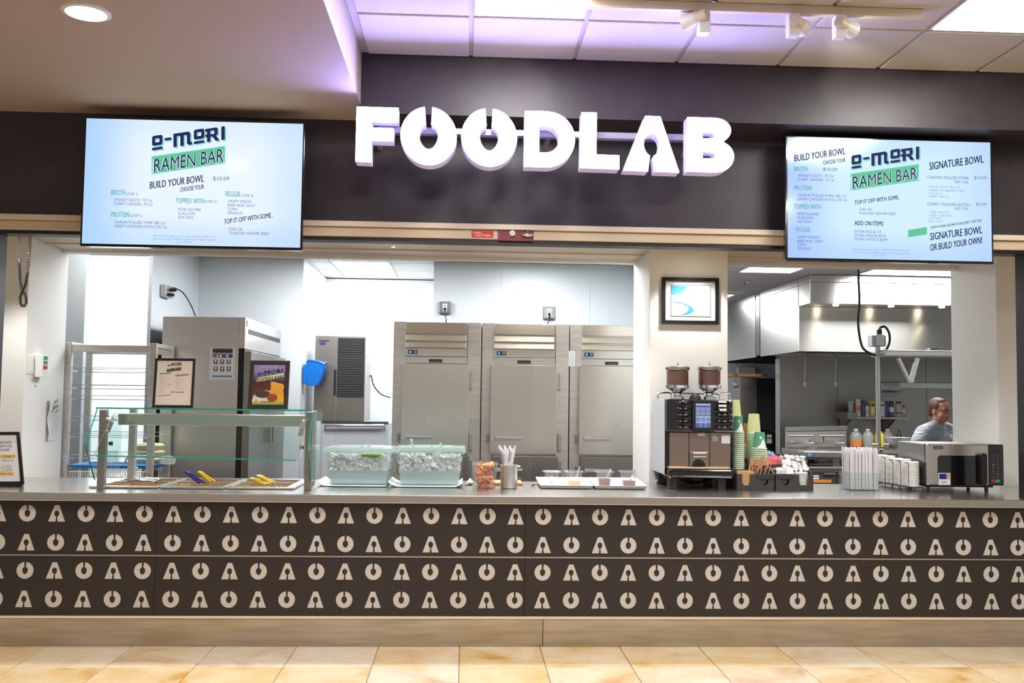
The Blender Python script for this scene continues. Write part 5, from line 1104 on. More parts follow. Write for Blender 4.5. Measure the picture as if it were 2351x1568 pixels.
pl = MB().pbox(1591.5, 1039.5, 1622.5, 1049.5, Yf + .012, Yf + .021).build('name_plate', 'steel_plain', t, bevel=.003); w = MB(); ptext(w, 'BLACK CHROME', 1595, 1046.3, 1619, 3.4, Yf + .0115, bold=.02); w.build('name_print', 'ink', pl, norm=False)
c = at(1604, 1072, Yf + .019); rr = 16 * Yf / F
MB().prism([c + Vector((rr * math.cos(math.pi * i / 14), 0, 1.15 * rr * math.sin(math.pi * i / 14))) for i in range(15)], (0, .0008, 0)).build('spout_opening', 'black', t)
for k in (1600.5, 1607): p = at(k, 1069, Yf + .015); MB().cyl(p + Vector((0, 0, .012)), p - Vector((0, 0, .004)), .006).build('spout_nozzle', 'black_gloss', t, smooth=True)
MB().pbox(1602, 994, 1619, 1001, Yf + .033, Yf + .0352).build('price_sticker', 'paper', t)
c = at(1641, 1007, Yf + .034); MB().cyl(c, c - Vector((0, .006, 0)), 7.5 * Yf / F, None, 22).build('lock_dial', 'steel_plain', t, smooth=True); MB().obox(c - Vector((0, .008, 0)), Vector((1, 0, .3)).normalized(), Vector((0, 1, 0)), Vector((-.3, 0, 1)).normalized(), .012, .003, .004).build('lock_key', 'steel_plain', t)
st = MB().pbox(1657, 1000, 1676, 1018, Yf + .033, Yf + .0352).build('instruction_sticker', 'paper', t)
w = MB()
for k in range(4): ptext(w, 'INSTRUCTIONS', 1659, 1004.5 + k * 3.6, 1674, 1.8, Yf + .0325, res=1)
w.build('sticker_print', 'ink_grey', st, norm=False, kind='stuff')
# drip tray bumper with a rounded front
bx0, bx1 = at(1536, 1086, Yf - .05).x, at(1686, 1086, Yf - .05).x
MB().box(bx0, bx1, Yf - .05, Yf + .2, zz(1099.5, Yf - .05), zz(1076, Yf - .05)).build('drip_bumper', 'black_gloss', t, bevel=.022, seg=5)
MB().box(bx0 + .01, bx1 - .02, Yf - .02, Yf + .06, zz(1076, Yf - .05), zz(1073.5, Yf - .05)).build('drip_tray', 'tan', t)
w = MB(); ptext(w, 'schaerer', 1553, 1095, 1571, 4, Yf - .0512, bold=.01); ptext(w, 'Coffee Art Plus', 1657, 1095, 1683, 4, Yf - .0512, bold=.01); w.build('brand_print', 'grey_paint', t, norm=False, kind='stuff')
for px, y in ((1545, Yf + .02), (1657, Yf + .02), (1545, Yf + .38), (1657, Yf + .38)):
    x = at(px, 1110, Yf).x; MB().box(x - .028, x + .028, y - .028, y + .028, ZT, zz(1098, Yf - .05)).build('foot', 'black', t, bevel=.005)
MB().tube(spline([at(1530, 1095, 6.8), at(1509, 1103, 6.85), at(1506, 1110, 6.85)], 6), .006).build('cable', 'grey_paint', t, smooth=True)
for k in range(3): MB().tube(spline([at(1560 + k * 10, 1100, 6.75), at(1590 + k * 6, 1110 - k * 2, 6.7), at(1630, 1100, 6.75)], 6), .006).build('hose', 'rubber', t, smooth=True)
for px in (1555.5, 1628.5):
    c = at(px, 917, 6.68); k = 6.68 / F
    MB().lathe(c, [(15 * k, 0), (15 * k, 6 * k), (12 * k, 9 * k), (11 * k, 14 * k), (13 * k, 17 * k), (13.5 * k, 19 * k)], 24).build('hopper_base', 'chrome', t, smooth=True)
    hp_ = MB().lathe(c, [(14 * k, 18.5 * k), (22 * k, 24 * k), (27 * k, 26 * k), (27.5 * k, 33 * k), (26.5 * k, 33.5 * k)], 28, False).build('hopper_collar', 'chrome', t, smooth=True)
    MB().lathe(c, [(12 * k, 20 * k), (24.5 * k, 27 * k), (24.8 * k, 66 * k), (20 * k, 67.5 * k), (0.1 * k, 68 * k)], 24).build('coffee_beans', 'beans', t, smooth=True)
    MB().lathe(c, [(26 * k, 33 * k), (26 * k, 69 * k)], 28, False).build('hopper_glass', 'hopper_glass', t, smooth=True)
    MB().lathe(c, [(27.5 * k, 68 * k), (28 * k, 69 * k), (28 * k, 75 * k), (26 * k, 76.5 * k), (.5 * k, 77 * k)], 28).build('hopper_lid', 'steel_plain', t, smooth=True)
    MB().lathe(c, [(1.5 * k, 76 * k), (1.5 * k, 80 * k), (2.6 * k, 82 * k), (2.6 * k, 85 * k), (1 * k, 87 * k)], 12).build('lid_knob', 'chrome', t, smooth=True)
    MB().box(c.x - .022, c.x + .022, c.y - 28.6 * k, c.y - 28.0 * k, c.z + 27 * k, c.z + 32 * k).build('collar_label', 'plastic_white', t)
c = at(1596, 917, 6.66); MB().sph(c, .042, .042, .042).build('dome_cover', 'dark_grey', t, smooth=True)
for pts in ([(1511, 918), (1511, 905), (1519, 901.5), (1536, 901.5), (1541, 905), (1541, 918)], [(1651, 917), (1651, 906), (1655, 903), (1672, 903), (1676, 906), (1676, 917)]):
    MB().tube(spline([at(x, y, 6.75) for x, y in pts], 4), .006, 8).build('top_rail', 'chrome', t, smooth=True)
MB().tube([at(1541, 902, 6.88), at(1651, 905, 6.88)], .005, 8).build('top_rail', 'chrome', t, smooth=True)
# ---------------------------------------------------------------- condiment caddies
YA, YBk = 6.44, 6.86
cxs = [at(p, 1108, YA).x for p in (1690, 1779.5, 1867)]
zA = at(1780, 1089, YA).z; zBk = zA + .115
def zsl(y): return zA + (zBk - zA) * (y - YA) / (YBk - YA)
def caddy(lab, x0, x1, slots):
    t = thing('condiment_caddy', lab, 'caddy', ((x0 + x1) / 2, (YA + YBk) / 2, ZT), 'black condiment caddies')
    for x in (x0 + .0005, x1 - .0045): MB().prism([(x, YA, ZT), (x, YBk, ZT), (x, YBk, zBk), (x, YA, zA)], (.004, 0, 0)).build('side_panel', 'charcoal', t)
    # front panel with cut-outs
    out = [(x0, ZT), (x1, ZT), (x1, zA)]
    for (s0, s1, zb_) in sorted(slots, reverse=True):
        r = (s1 - s0) / 2; out += [(s1, zA), (s1, zb_ + r)] + [((s0 + s1) / 2 + r * math.cos(-math.pi * i / 8), zb_ + r + r * math.sin(-math.pi * i / 8)) for i in range(1, 8)] + [(s0, zb_ + r), (s0, zA)]
    out += [(x0, zA)]
    MB().prism([(x, YA, z) for x, z in out], (0, .004, 0)).build('front_panel', 'charcoal', t)
    MB().box(x0, x1, YBk - .004, YBk, ZT, zBk).build('back_panel', 'charcoal', t)
    MB().box(x0, x1, YA + .006, YBk - .006, ZT, ZT + .004).build('base', 'charcoal', t)
    MB().prism([(x0 + .005, YA + .09, zsl(YA + .09) - .06), (x0 + .005, YBk - .005, zsl(YBk) - .06), (x0 + .005, YBk - .005, zsl(YBk) - .064), (x0 + .005, YA + .09, zsl(YA + .09) - .064)], (x1 - x0 - .01, 0, 0)).build('shelf', 'charcoal', t)
    for y in (YA + .09, YA + .2, YA + .31): MB().box(x0 + .005, x1 - .005, y, y + .003, zsl(y) - .07, zsl(y) - .002).build('divider', 'charcoal', t)
    xm = (x0 + x1) / 2; MB().prism([(xm, YA + .005, ZT + .03), (xm, YBk - .005, ZT + .03), (xm, YBk - .005, zBk - .004), (xm, YA + .005, zA - .002)], (.003, 0, 0)).build('divider', 'charcoal', t)
    return t
sx = lambda p: at(p, 1100, YA).x
zs0 = at(1712, 1115, YA).z
c1 = caddy('black condiment caddy with kraft napkins and wooden stirrers', cxs[0], cxs[1] - .001, [(sx(1704), sx(1722.5), zs0), (sx(1745), sx(1764), at(1755, 1114, YA).z)])
c2 = caddy('black condiment caddy with creamers and white lids', cxs[1] + .001, cxs[2], [(sx(1793), sx(1812), at(1800, 1114, YA).z), (sx(1835), sx(1855), zs0)])
for cc, a, b_ in ((c1, 1738, 1778), (c2, 1785, 1821)): MB().pbox(a, 1088, b_, 1100, YA - .006, YA - .001).build('label_tab', 'dark_grey', cc, bevel=.002)
for cc, a in ((c1, 1751), (c2, 1799)): p = at(a, 1103, YA + .006); MB().cyl(p, p + Vector((0, .003, 0)), .027, None, 20).build('disc', 'charcoal', cc)
for k in range(7):
    MB().box(sx(1694) + .002 * k, sx(1733), YA + .012 + k * .010, YA + .019 + k * .010, ZT + .02, zA + .012 + .004 * (k % 3)).build('kraft_napkin', 'kraft', label='folded kraft napkin standing at the front of the left caddy', cat='napkin', group='kraft napkins in the caddy')
for k in range(11):
    MB().lathe((sx(1845), YA + .055, ZT + .03 + k * .0078), [(.040, 0), (.046, .002), (.046, .005), (.040, .0075)], 20).build('white_lid', 'cream_white', smooth=True, label='round white lid in the short stack in the right caddy', cat='lid', group='white lids in the caddy')
for k in range(30):
    x = sx(1727) + k * .0068; y = YA + .10 + (k % 4) * .022; a = Vector((x - .01, y - .02, zsl(y) - .055)); d = Vector((rnd(.02, .07), rnd(-.03, .03), .11)).normalized()
    if k > 20: a = Vector((sx(1790) + (k - 24) * .004, y, zsl(y) - .02)); d = Vector((.9, .1, .12)).normalized(); a -= d * .06
    MB().obox(a + d * .06, d.cross(Vector((0, 1, 0))).normalized(), Vector((0, 1, 0)).cross(d).cross(d).normalized(), d, .0035, .001, .07).build('wooden_stirrer', 'wood', label='flat wooden stirrer in the bundle in the left caddy', cat='stirrer', group='wooden stirrers in the caddy')
def packets(n, m, lab, px0, px1, y0, y1, grp, sz=(.022, .03)):
    for k in range(n):
        y = rnd(y0, y1); x = rnd(at(px0, 1060, y).x, at(px1, 1060, y).x); R = Matrix.Rotation(rnd(-.5, .5), 3, 'Z') @ Matrix.Rotation(rnd(-.5, .4), 3, 'X')
        MB().obox((x, y, zsl(y) - .012 + rnd(0, .014)), R @ Vector((1, 0, 0)), R @ Vector((0, 1, 0)), R @ Vector((0, 0, 1)), sz[0], .002, sz[1]).build('sweetener_packet', m, label=lab, cat='packet', group=grp, bevel=.001)
packets(16, 'pink', 'pink sweetener packet in the left caddy', 1762, 1786, YA + .215, YA + .30, 'pink packets')
packets(8, 'pale_blue', 'pale blue sweetener packet at the back of the left caddy', 1761, 1776, YA + .325, YA + .40, 'blue packets')
packets(9, 'cream_white', 'white sugar packet at the front of the right caddy', 1786, 1820, YA + .02, YA + .08, 'sugar packets')
for k in range(34):
    y = YA + .10 + .30 * (k // 5) / 6.5 + rnd(-.01, .01); x = lerp(at(1800, 1060, y).x, at(1858, 1060, y).x, (k % 5 + .3) / 5) - (y - YA - .1) * .10; R = rrot() if k % 3 == 0 else Matrix.Rotation(rnd(-.5, .5), 3, 'X')
    o = MB(); c = Vector((x, y, zsl(y) - .018 + rnd(0, .02))); d = R @ Vector((0, 0, 1)); o.cyl(c - d * .011, c + d * .011, .013, .017, 14); o.cyl(c + d * .011, c + d * .0125, .0205, .0205, 14)
    o.build('creamer_pot', 'cream_white', label='small white creamer pot heaped in the right caddy', cat='creamer', group='creamer pots in the caddy')
# ---------------------------------------------------------------- stacks of paper cups (every cup its own)
def cup_mesh(name, m, rb, rt, h):
    o = MB().lathe((0, 0, 0), [(rb, .0), (rb, .002), (rb - .003, .004), (rt, h), (rt - .003, h), (rb - .006, .004), (rb - .004, .0)], 22, False)
    top_ = len(o.v); ob = o.build(name, m, loc=(0, 0, 0), smooth=True)
    return ob
def cup_stack(kind, lab, m, px, ytop, yrim, ybase, Y, wr, wt, white):
    x = at(px, ybase, Y).x; k = Y / F; h = (yrim - ytop) * k; rb = wr / 2 * k; rt = wt / 2 * k; z0 = at(px, ybase, Y).z; zr = at(px, yrim, Y).z; pitch = .0138; n = max(1, int(round((zr - z0) / pitch)))
    src = None
    for i in range(n + 1):
        z = zr - i * pitch
        if src is None:
            src = thing('paper_cup', lab, 'cup', (x, Y, z), kind)
            body = MB().lathe((x, Y, z), [(rb - .0035, .004), (rt, h), (rt - .002, h + .001), (rt - .004, h - .006), (0.001, h - .006)], 22, False).build('wall', m, src, smooth=True)
            MB().lathe((x, Y, z), [(rb - .003, .0), (rb + .001, .001), (rb + .0015, .005), (rb + .001, .0092), (rb - .004, .0105)], 22, False).build('rim', 'cup_rim', src, smooth=True)
        else:
            o = copy_tree(src, (x, Y, z), None, lab if i < n else lab)
    src['label'] = 'topmost ' + lab
    if white:
        def cone(u, v): a = -math.pi / 2 + u; r = rb - .0035 + (rt - rb + .0035) * v + .0006; return (x + r * math.cos(a), Y + r * math.sin(a), zr + .004 + (h - .004) * v)
        def patch(nm, prof):
            vs = []; fs = []
            for u, lo, hi in prof: vs += [cone(u, lo), cone(u, hi)]
            for i in range(len(prof) - 1): fs.append((2 * i, 2 * i + 2, 2 * i + 3, 2 * i + 1))
            MB().add(vs, fs).build(nm, 'cream_white', src, norm=False)
        patch('white_print', [(-.6, .08, .12), (-.35, .06, .2), (-.1, .08, .3), (.1, .05, .5), (.3, .08, .62), (.5, .05, .5), (.7, .1, .36), (.85, .12, .2)])
        patch('heart_print', [(-.3, .68, .72), (-.2, .62, .77), (-.1, .57, .73), (0, .62, .77), (.1, .68, .72)])
sb = thing('cup_shelf', 'low black shelf carrying the stacks of paper cups', 'shelf', (at(1722, 1100, 6.75).x, 6.9, ZT))
zsh = at(1700, 1083, 6.66).z
cup_stack('green cups behind the coffee machine', 'green paper cup in the stack against the coffee machine', 'cup_green', 1695, 955, 993.5, 1080, 6.62, 27, 18, True)
cup_stack('tall pale cups', 'pale lime paper cup in the tallest stack behind the green cups', 'cup_lime', 1689, 918, 958, 1072, 6.76, 28, 19, False)
cup_stack('lime cups', 'lime paper cup in the stack right of the coffee machine', 'cup_lime', 1731, 950, 996, 1066, 6.76, 33, 24, False)
cup_stack('short green cups', 'green paper cup in the short stack nearest the stirrers', 'cup_green', 1744, 992, 1031, 1070, 6.64, 33, 23, True)
cup_stack('brown cups', 'brown paper cup in the stack hidden between green and lime cups', 'cup_brown', 1716, 972, 1023, 1062, 6.87, 20, 16, False)
MB().box(at(1682, 1090, 6.58).x, cxs[0] - .002, 6.58, 6.9, ZT, at(1695, 1081, 6.62).z).build('shelf_block', 'charcoal', sb)
# ---------------------------------------------------------------- wrapped straws in a clear box
Ys_ = 6.45; t = thing('straw_box', 'clear acrylic box holding wrapped straws', 'box', (at(1986, 1131, Ys_).x, Ys_ + .09, ZT))
a, b_ = at(1950.5, 1110, Ys_).x, at(2022, 1110, Ys_).x; zt = at(1986, 1085, Ys_).z
MB().box(a, b_, Ys_, Ys_ + .004, ZT, zt).build('front_wall', 'plastic_clear', t); MB().box(a, b_, Ys_ + .176, Ys_ + .18, ZT, zt).build('back_wall', 'plastic_clear', t)
for x in (a, b_ - .004): MB().box(x, x + .004, Ys_ + .0045, Ys_ + .1755, ZT, zt).build('side_wall', 'plastic_clear', t)
mat('straw_wrap', S(240, 238, 240), .55); mat('straw_wrap2', S(226, 222, 226), .55)
for i in range(17):
    for j in range(6):
        x = a + .014 + (b_ - a - .028) * i / 16 + rnd(-.002, .002); y = Ys_ + .015 + j * .027 + rnd(-.004, .004); zt2 = at(1986, 1030, Ys_).z + rnd(-.012, .008)
        MB().tube([(x, y, ZT + .006), (x + rnd(-.004, .004), y + rnd(-.004, .004), zt2)], .0052, 6).build('wrapped_straw', random.choice(('straw_wrap', 'straw_wrap', 'straw_wrap2')), label='white paper-wrapped straw standing in the clear box', cat='straw', group='straws in the clear box')
# ---------------------------------------------------------------- white lids in a black wire rack
stk = [(2029, 1043, 6.82), (2046, 1045, 6.72), (2064, 1052, 6.62), (2082, 1054, 6.52), (2100, 1058, 6.42)]
rk = thing('lid_rack', 'black wire rack holding columns of white lids beside the microwave', 'rack', (at(2071, 1125, 6.6).x, 6.65, ZT))
lid0 = None
for si, (px, ytop, Y) in enumerate(stk):
    x = at(px, 1090, Y).x + .004; z0 = ZT + .03; zt = at(px, ytop, Y).z; n = int((zt - z0) / .0105); yc2 = Y + .045
    lab = ('white foam lid in the column furthest back in the wire rack', 'white foam lid in the second column from the back in the wire rack', 'white foam lid in the middle column of the wire rack', 'white foam lid in the second column from the front of the wire rack', 'white foam lid in the front column of the wire rack')[si]
    for k in range(n):
        if lid0 is None: lid0 = MB().lathe((0, 0, 0), [(.040, 0), (.045, .0015), (.045, .006), (.040, .0102)], 24).build('foam_lid', 'cream_white', loc=(0, 0, 0), smooth=True); o = lid0; o.location = (x, yc2, z0 + k * .0105)
        else: o = inst(lid0, 'foam_lid', (x, yc2, z0 + k * .0105))
        tag(o, ('topmost ' if k == n - 1 else '') + lab, 'lid', 'white lids in the wire rack')
    for s in (-1, 1):
        MB().tube([(x + s * .049, yc2 - .05, ZT + .026), (x + s * .049, yc2 - .05, zt - .02), (x + s * .049, yc2 - .042, zt - .014), (x + s * .049, yc2 + .02, zt - .014)], .0022, 5).build('upright_wire', 'wire_black', rk, smooth=True)
    MB().tube([(x - .052, yc2 - .05, ZT + .026), (x + .052, yc2 - .05, ZT + .026)], .003, 5).build('base_wire', 'wire_black', rk)
    for s in (-1, 1): MB().tube([(x + s * .05, yc2 - .05, ZT), (x + s * .05, yc2 - .05, ZT + .027)], .003, 5).build('foot_wire', 'wire_black', rk)
for s in (-1, 1):
    a = Vector((at(stk[0][0], 1090, 6.86).x + .004 + s * .05, 6.86 + .09, ZT + .026)); b_ = Vector((at(stk[4][0], 1090, 6.42).x + .004 + s * .05, 6.42, ZT + .026)); MB().tube([a, b_], .003, 5).build('base_wire', 'wire_black', rk)
# ---------------------------------------------------------------- microwave
Ym = 6.38; t = thing('microwave', 'steel and black microwave oven on the counter at the right', 'microwave', (at(2214, 1120, Ym).x, 6.6, ZT))
x0, x1 = at(2126, 1068, Ym).x, at(2303, 1068, Ym).x; z0, z1 = at(2214, 1115, Ym).z, at(2214, 1019.5, Ym).z
MB().box(x0 + .006, x1 - .004, Ym + .03, Ym + .44, z0 + .008, z1 - .002).build('case', 'steel_dark', t, bevel=.006)
MB().box(x0 + .003, x1 - .002, Ym + .012, Ym + .031, z0 + .004, z1 - .001).build('front_frame', 'black', t, bevel=.003)
xd = at(2268, 1068, Ym).x
dr = MB().box(x0, xd, Ym - .012, Ym + .012, z0 + .003, z1).build('door', 'steel_h', t, bevel=.008)
def rrect(px0, py0, px1, py1, r, Y):
    A = at(px0, (py0 + py1) / 2, Y).x; B = at(px1, (py0 + py1) / 2, Y).x; D = at((px0 + px1) / 2, py0, Y).z; C = at((px0 + px1) / 2, py1, Y).z; o = []
    for cx_, cz_, a0 in ((B - r, C + r, -90), (B - r, D - r, 0), (A + r, D - r, 90), (A + r, C + r, 180)):
        for k in range(6): a = math.radians(a0 + 18 * k); o.append((cx_ + r * math.cos(a), Y, cz_ + r * math.sin(a)))
    return o
MB().prism(rrect(2153, 1046, 2266, 1114, .02, Ym - .0135), (0, .0018, 0)).build('window', 'black_gloss', dr)
MB().prism(rrect(2253, 1041, 2267, 1113, .015, Ym - .05), (0, .036, 0)).build('handle', 'black', dr, bevel=.006)
b = MB().pbox(2143, 1024, 2164.5, 1031.5, Ym - .0135, Ym - .0118).build('badge', 'dark_grey', dr); w = MB(); ptext(w, 'AMANA', 2145, 1030, 2162.5, 4.2, Ym - .014, bold=.03); w.build('badge_print', 'paper', b, norm=False)
fs_ = MB().pbox(2154.5, 1086, 2182, 1113.5, Ym - .016, Ym - .0138).build('flag_sticker', 'paper', dr)
MB().pbox(2156.5, 1087.5, 2173, 1100, Ym - .0168, Ym - .0158).build('flag_canton', 'navy', fs_)
for k in range(4): MB().pbox(2173.5, 1088 + k * 3.2, 2180, 1089.7 + k * 3.2, Ym - .0168, Ym - .0158).build('flag_stripe', 'wrap_red', fs_)
w = MB(); ptext(w, 'USA', 2162, 1109.5, 2173, 5, Ym - .0168); w.build('flag_print', 'ink', fs_, norm=False)
cp = MB().box(xd + .001, x1, Ym - .012, Ym + .012, z0 + .003, z1).build('control_panel', 'black_gloss', t, bevel=.008)
mat('key_print', S(150, 170, 160), .5)
for r in range(8):
    for k in range(2):
        px, py = 2279.5 + k * 10, 1045 + r * 6.9
        w = MB(); ptext(w, ('+-', '::', '::', '12', '34', '56', '78', '90')[r][k], px, py + 3, px + 2.6, 3.4, Ym - .0128, res=1); w.build('key_digit', 'key_print', cp, norm=False)
MB().pbox(2276, 1101, 2285.5, 1107.5, Ym - .0145, Ym - .0118).build('stop_key', 'red', cp); mat('go_green', S(20, 200, 90), .4); MB().pbox(2286, 1101, 2296, 1107.5, Ym - .0145, Ym - .0118).build('start_key', 'go_green', cp)
MB().box(x0 + .01, x1 - .06, Ym + .02, Ym + .4, z0 - .012, z0 + .007).build('base_pan', 'black', t)
for px, y in ((2134, Ym + .02), (2268, Ym + .02), (2150, Ym + .38), (2290, Ym + .38)):
    x = at(px, 1125, Ym).x; MB().cyl((x, y, ZT), (x, y, z0 + .004), .012, .014, 14).build('foot', 'black', t, smooth=True)
# ---------------------------------------------------------------- exhaust hoods
noisy('hood_steel', S(212, 209, 202), S(206, 203, 196), 2.0, .31, 1.0, (1, 1, 3), 2)
n, l, b = nodes(M['hood_steel']); tg = n.new('ShaderNodeTangent'); tg.direction_type = 'RADIAL'; tg.axis = 'Z'; l.new(tg.outputs[0], b.inputs['Tangent']); b.inputs['Anisotropic'].default_value = .85; b.inputs['Anisotropic Rotation'].default_value = .25
Yb_, Yp_ = 10.18, 10.53
xh = at(1834, 760, Yp_).x; zb_box = at(2000, 699, Yb_).z; zh0 = at(2000, 809, Yp_).z
t = thing('exhaust_hood', 'large steel exhaust hood with small lamps under its front box', 'hood', (5.2, 11.2, zh0)); hood = t
MB().box(xh, 6.95, Yb_, Yp_, zb_box, ZK - .08).build('front_box', 'hood_steel', t, bevel=.003)
MB().box(xh, 6.95, Yb_ - .012, Yp_ + .02, ZK - .078, ZK - .005).build('ceiling_flange', 'hood_steel', t, bevel=.002)
MB().box(xh + .002, 6.95, Yp_, Yp_ + .025, zh0, zb_box - .001).build('front_panel', 'hood_steel', t, bevel=.002)
MB().box(xh, xh + .02, Yp_ + .026, 11.93, zh0, ZK - .08).build('side_panel', 'hood_steel', t, bevel=.002)
MB().box(xh - .004, xh + .024, Yp_ + .026, 11.93, ZK - .078, ZK - .005).build('side_flange', 'hood_steel', t)
MB().box(xh + .021, 6.95, Yp_ + .026, 11.93, zh0 + .34, zh0 + .36).build('inner_roof', 'steel_dark', t)
MB().box(xh + .021, 6.95, 11.78, 11.93, zh0 + .01, zh0 + .05).build('grease_gutter', 'steel_plain', t)
for k in range(8):
    X0 = xh + .04 + k * .42; MB().prism([(X0, 11.75, zh0 + .06), (X0 + .4, 11.75, zh0 + .06), (X0 + .4, 11.45, zh0 + .32), (X0, 11.45, zh0 + .32)], (0, .03, .03)).build('grease_filter', 'steel_dark', t)
for px in (1923, 2052, 2180):
    c = onz(px, 698 if px < 2000 else 700, zb_box); c.y = Yb_ + .07; c = Vector((c.x, Yb_ + .07, zb_box))
    l_ = MB().cyl(c, c - Vector((0, 0, .018)), .032, .028, 16).build('puck_lamp', 'puck', t, smooth=True)
    spot('hood_lamp', c - Vector((0, -.10, .03)), (c.x - .12, Yp_ + .1, zh0 - .2), 3.0, (1, .82, .58), 1.1, .8, .02)
for px in (1850.5, 1921):
    a = at(px, 812, 11.3); b_ = at(px - 2, 884, 11.3); n_ = MB().cyl(a + Vector((0, 0, .1)), b_, .011).build('nozzle_pipe', 'steel_dark', t, smooth=True)
    MB().cyl(b_ + Vector((0, 0, .03)), b_ - Vector((0, 0, .02)), .02, .012).build('nozzle', 'steel_plain', n_, smooth=True)
t = thing('exhaust_hood', 'second steel exhaust hood further back behind the dividing wall', 'hood', (4.5, 13.2, zh0))
MB().box(xh, xh + .02, 12.14, 14.2, zh0, ZK - .08).build('side_panel', 'hood_steel', t); MB().box(xh - .004, xh + .024, 12.14, 14.2, ZK - .078, ZK - .005).build('side_flange', 'hood_steel', t)
MB().box(xh + .021, 6.9, 14.18, 14.2, zh0, ZK - .08).build('front_panel', 'hood_steel', t); MB().box(xh + .021, 6.9, 12.14, 14.17, zh0 + .3, zh0 + .32).build('inner_roof', 'steel_dark', t)
MB().box(xh, xh + .03, 11.96, 12.12, zh0 + .02, ZK - .01).build('joint_strip', 'steel_dark', t)
# dividing wall behind the cooking line, clad in steel panels
xw = at(1791, 950, 11.95).x
dw = struct('wall_cookline', MB().box(xw, 7, 11.97, 12.1, 0, zh0 + .3), 'steel_dark')
MB().box(xw - .004, xw - .0005, 11.95, 12.12, 0, zh0 - .02).build('end_cap', 'hood_steel', dw)
xs_ = [xw, at(1922, 900, 11.95).x, at(2127, 900, 11.95).x, 6.98]
for i in range(3): MB().box(xs_[i] + .002, xs_[i + 1] - .002, 11.95, 11.968, 0, zh0 + .25).build('wall_panel', 'steel_dark', dw, bevel=.002)
# ---------------------------------------------------------------- fryer
Yr = 10.95
t = thing('deep_fryer', 'grey steel fryer with two hinged basket handles and control panels', 'fryer', (at(1895, 1100, Yr).x, 11.4, 0))
a, b_ = at(1843, 1060, Yr).x, at(1969, 1060, Yr).x
FRX = b_
zr = lambda py: at(1900, py, Yr).z
MB().box(a, b_, Yr + .03, 11.9, .1, zr(1052)).build('cabinet', 'steel_dark', t, bevel=.004)
MB().box(a, b_, Yr - .03, 11.7, zr(1051), zr(1036)).build('bullnose_top', 'steel_plain', t, bevel=.012)
for x0_, x1_ in ((1856, 1912), (1930, 1967)):
    k = MB().pbox(x0_, 1055, x1_, 1070, Yr + .015, Yr + .031).build('control_panel', 'black_gloss', t)
    for i in range(5 if x0_ < 1900 else 3): MB().pbox(x0_ + 15 + i * 5.5, 1056.6, x0_ + 18 + i * 5.5, 1058.8, Yr + .012, Yr + .016).build('indicator', 'grey_paint', k)
    for i in range(8 if x0_ < 1900 else 5): MB().pbox(x0_ + 4 + i * 6.2, 1064, x0_ + 8 + i * 6.2, 1067.5, Yr + .012, Yr + .016).build('key', 'steel_dark', k)
MB().box(a, b_, Yr - .02, Yr + .03, zr(1077), zr(1072)).build('lower_rail', 'steel_plain', t, bevel=.006)
for x0_, x1_ in ((1850, 1919), (1921, 1967)): d = MB().pbox(x0_, 1085, x1_, 1180, Yr + .012, Yr + .03).build('door', 'charcoal', t, bevel=.003); MB().pbox(x0_ + 42 if x0_ < 1900 else x0_ + 2, 1086.5, x1_ if x0_ < 1900 else x0_ + 30, 1090, Yr - .005, Yr + .012).build('door_handle', 'steel_plain', d, bevel=.003)
MB().pbox(1866, 1101, 1909, 1108, Yr + .009, Yr + .013).build('warning_label', 'wrap_orange', t)
lb_ = MB().pbox(1864, 1091, 1880, 1100, Yr + .009, Yr + .0125).build('maker_label', 'plastic_white', t); w = MB(); ptext(w, 'HENNY PENNY', 1866, 1097, 1879, 3.4, Yr + .0085, bold=.02); w.build('label_print', 'ink', lb_, norm=False)
MB().pbox(1855, 1039.5, 1862.5, 1047, Yr - .034, Yr - .031).build('rating_sticker', 'blue_ink', t)
Yl = 11.15; lidp = [at(1804, 985, Yl), at(1944, 982, Yl), at(1944, 1034, Yl - .06), at(1804, 1036, Yl - .06)]
MB().prism(lidp, (0, .03, .02)).build('splash_lid', 'steel_dark', t, bevel=.004); MB().bar(lidp[0], lidp[1], .035, .05).build('lid_edge', 'steel_plain', t)
for x0_ in (1811, 1881):
    p = [at(x, y, Yl - .10) for x, y in ((x0_, 1001), (x0_ + 57, 1001), (x0_ + 57, 1016), (x0_, 1016), (x0_, 1001))]; MB().tube(p, .009, 8).build('basket_handle', 'chrome', t, smooth=True)
    for k in (9, 48): MB().bar(at(x0_ + k, 1001, Yl - .1), at(x0_ + k, 1016, Yl - .1), .02, .01).build('handle_bracket', 'chrome', t)
MB().prism([at(1803, 1033, Yl - .06), at(1843, 1040, Yr), at(1843, 1100, Yr), at(1803, 1100, Yl - .06)], (.01, .01, 0)).build('side_sheet', 'steel_dark', t)
# ---------------------------------------------------------------- spice shelf, jars
Yh = 11.55; zS = at(2015, 957, Yh).z
t = thing('wall_shelf', 'steel wall shelf holding spice jars', 'shelf', (at(2015, 960, Yh).x, 11.8, zS))
a, b_ = at(1966, 960, Yh).x, at(2087, 960, Yh).x
MB().box(a, b_, Yh, 11.945, zS - .028, zS).build('board', 'steel_plain', t, bevel=.003); MB().box(at(1946, 955, Yh).x, a - .002, Yh, 11.945, zS - .03, zS + .055).build('end_bin', 'steel_dark', t, bevel=.003)
for px in (1955, 2057):
    x = at(px, 980, Yh).x; MB().prism([(x, 11.6, zS - .03), (x, 11.945, zS - .03), (x, 11.945, zS - .22)], (.02, 0, 0)).build('bracket', 'steel_dark', t); MB().box(x, x + .03, 11.93, 11.947, zS - .45, zS - .03).build('upright', 'steel_dark', t)
mat('jar_lid', S(30, 50, 140), .4); mat('label_yellow', S(236, 208, 70), .6); mat('jar_brown', S(120, 90, 70), .4); mat('label_blue', S(60, 110, 190), .6)
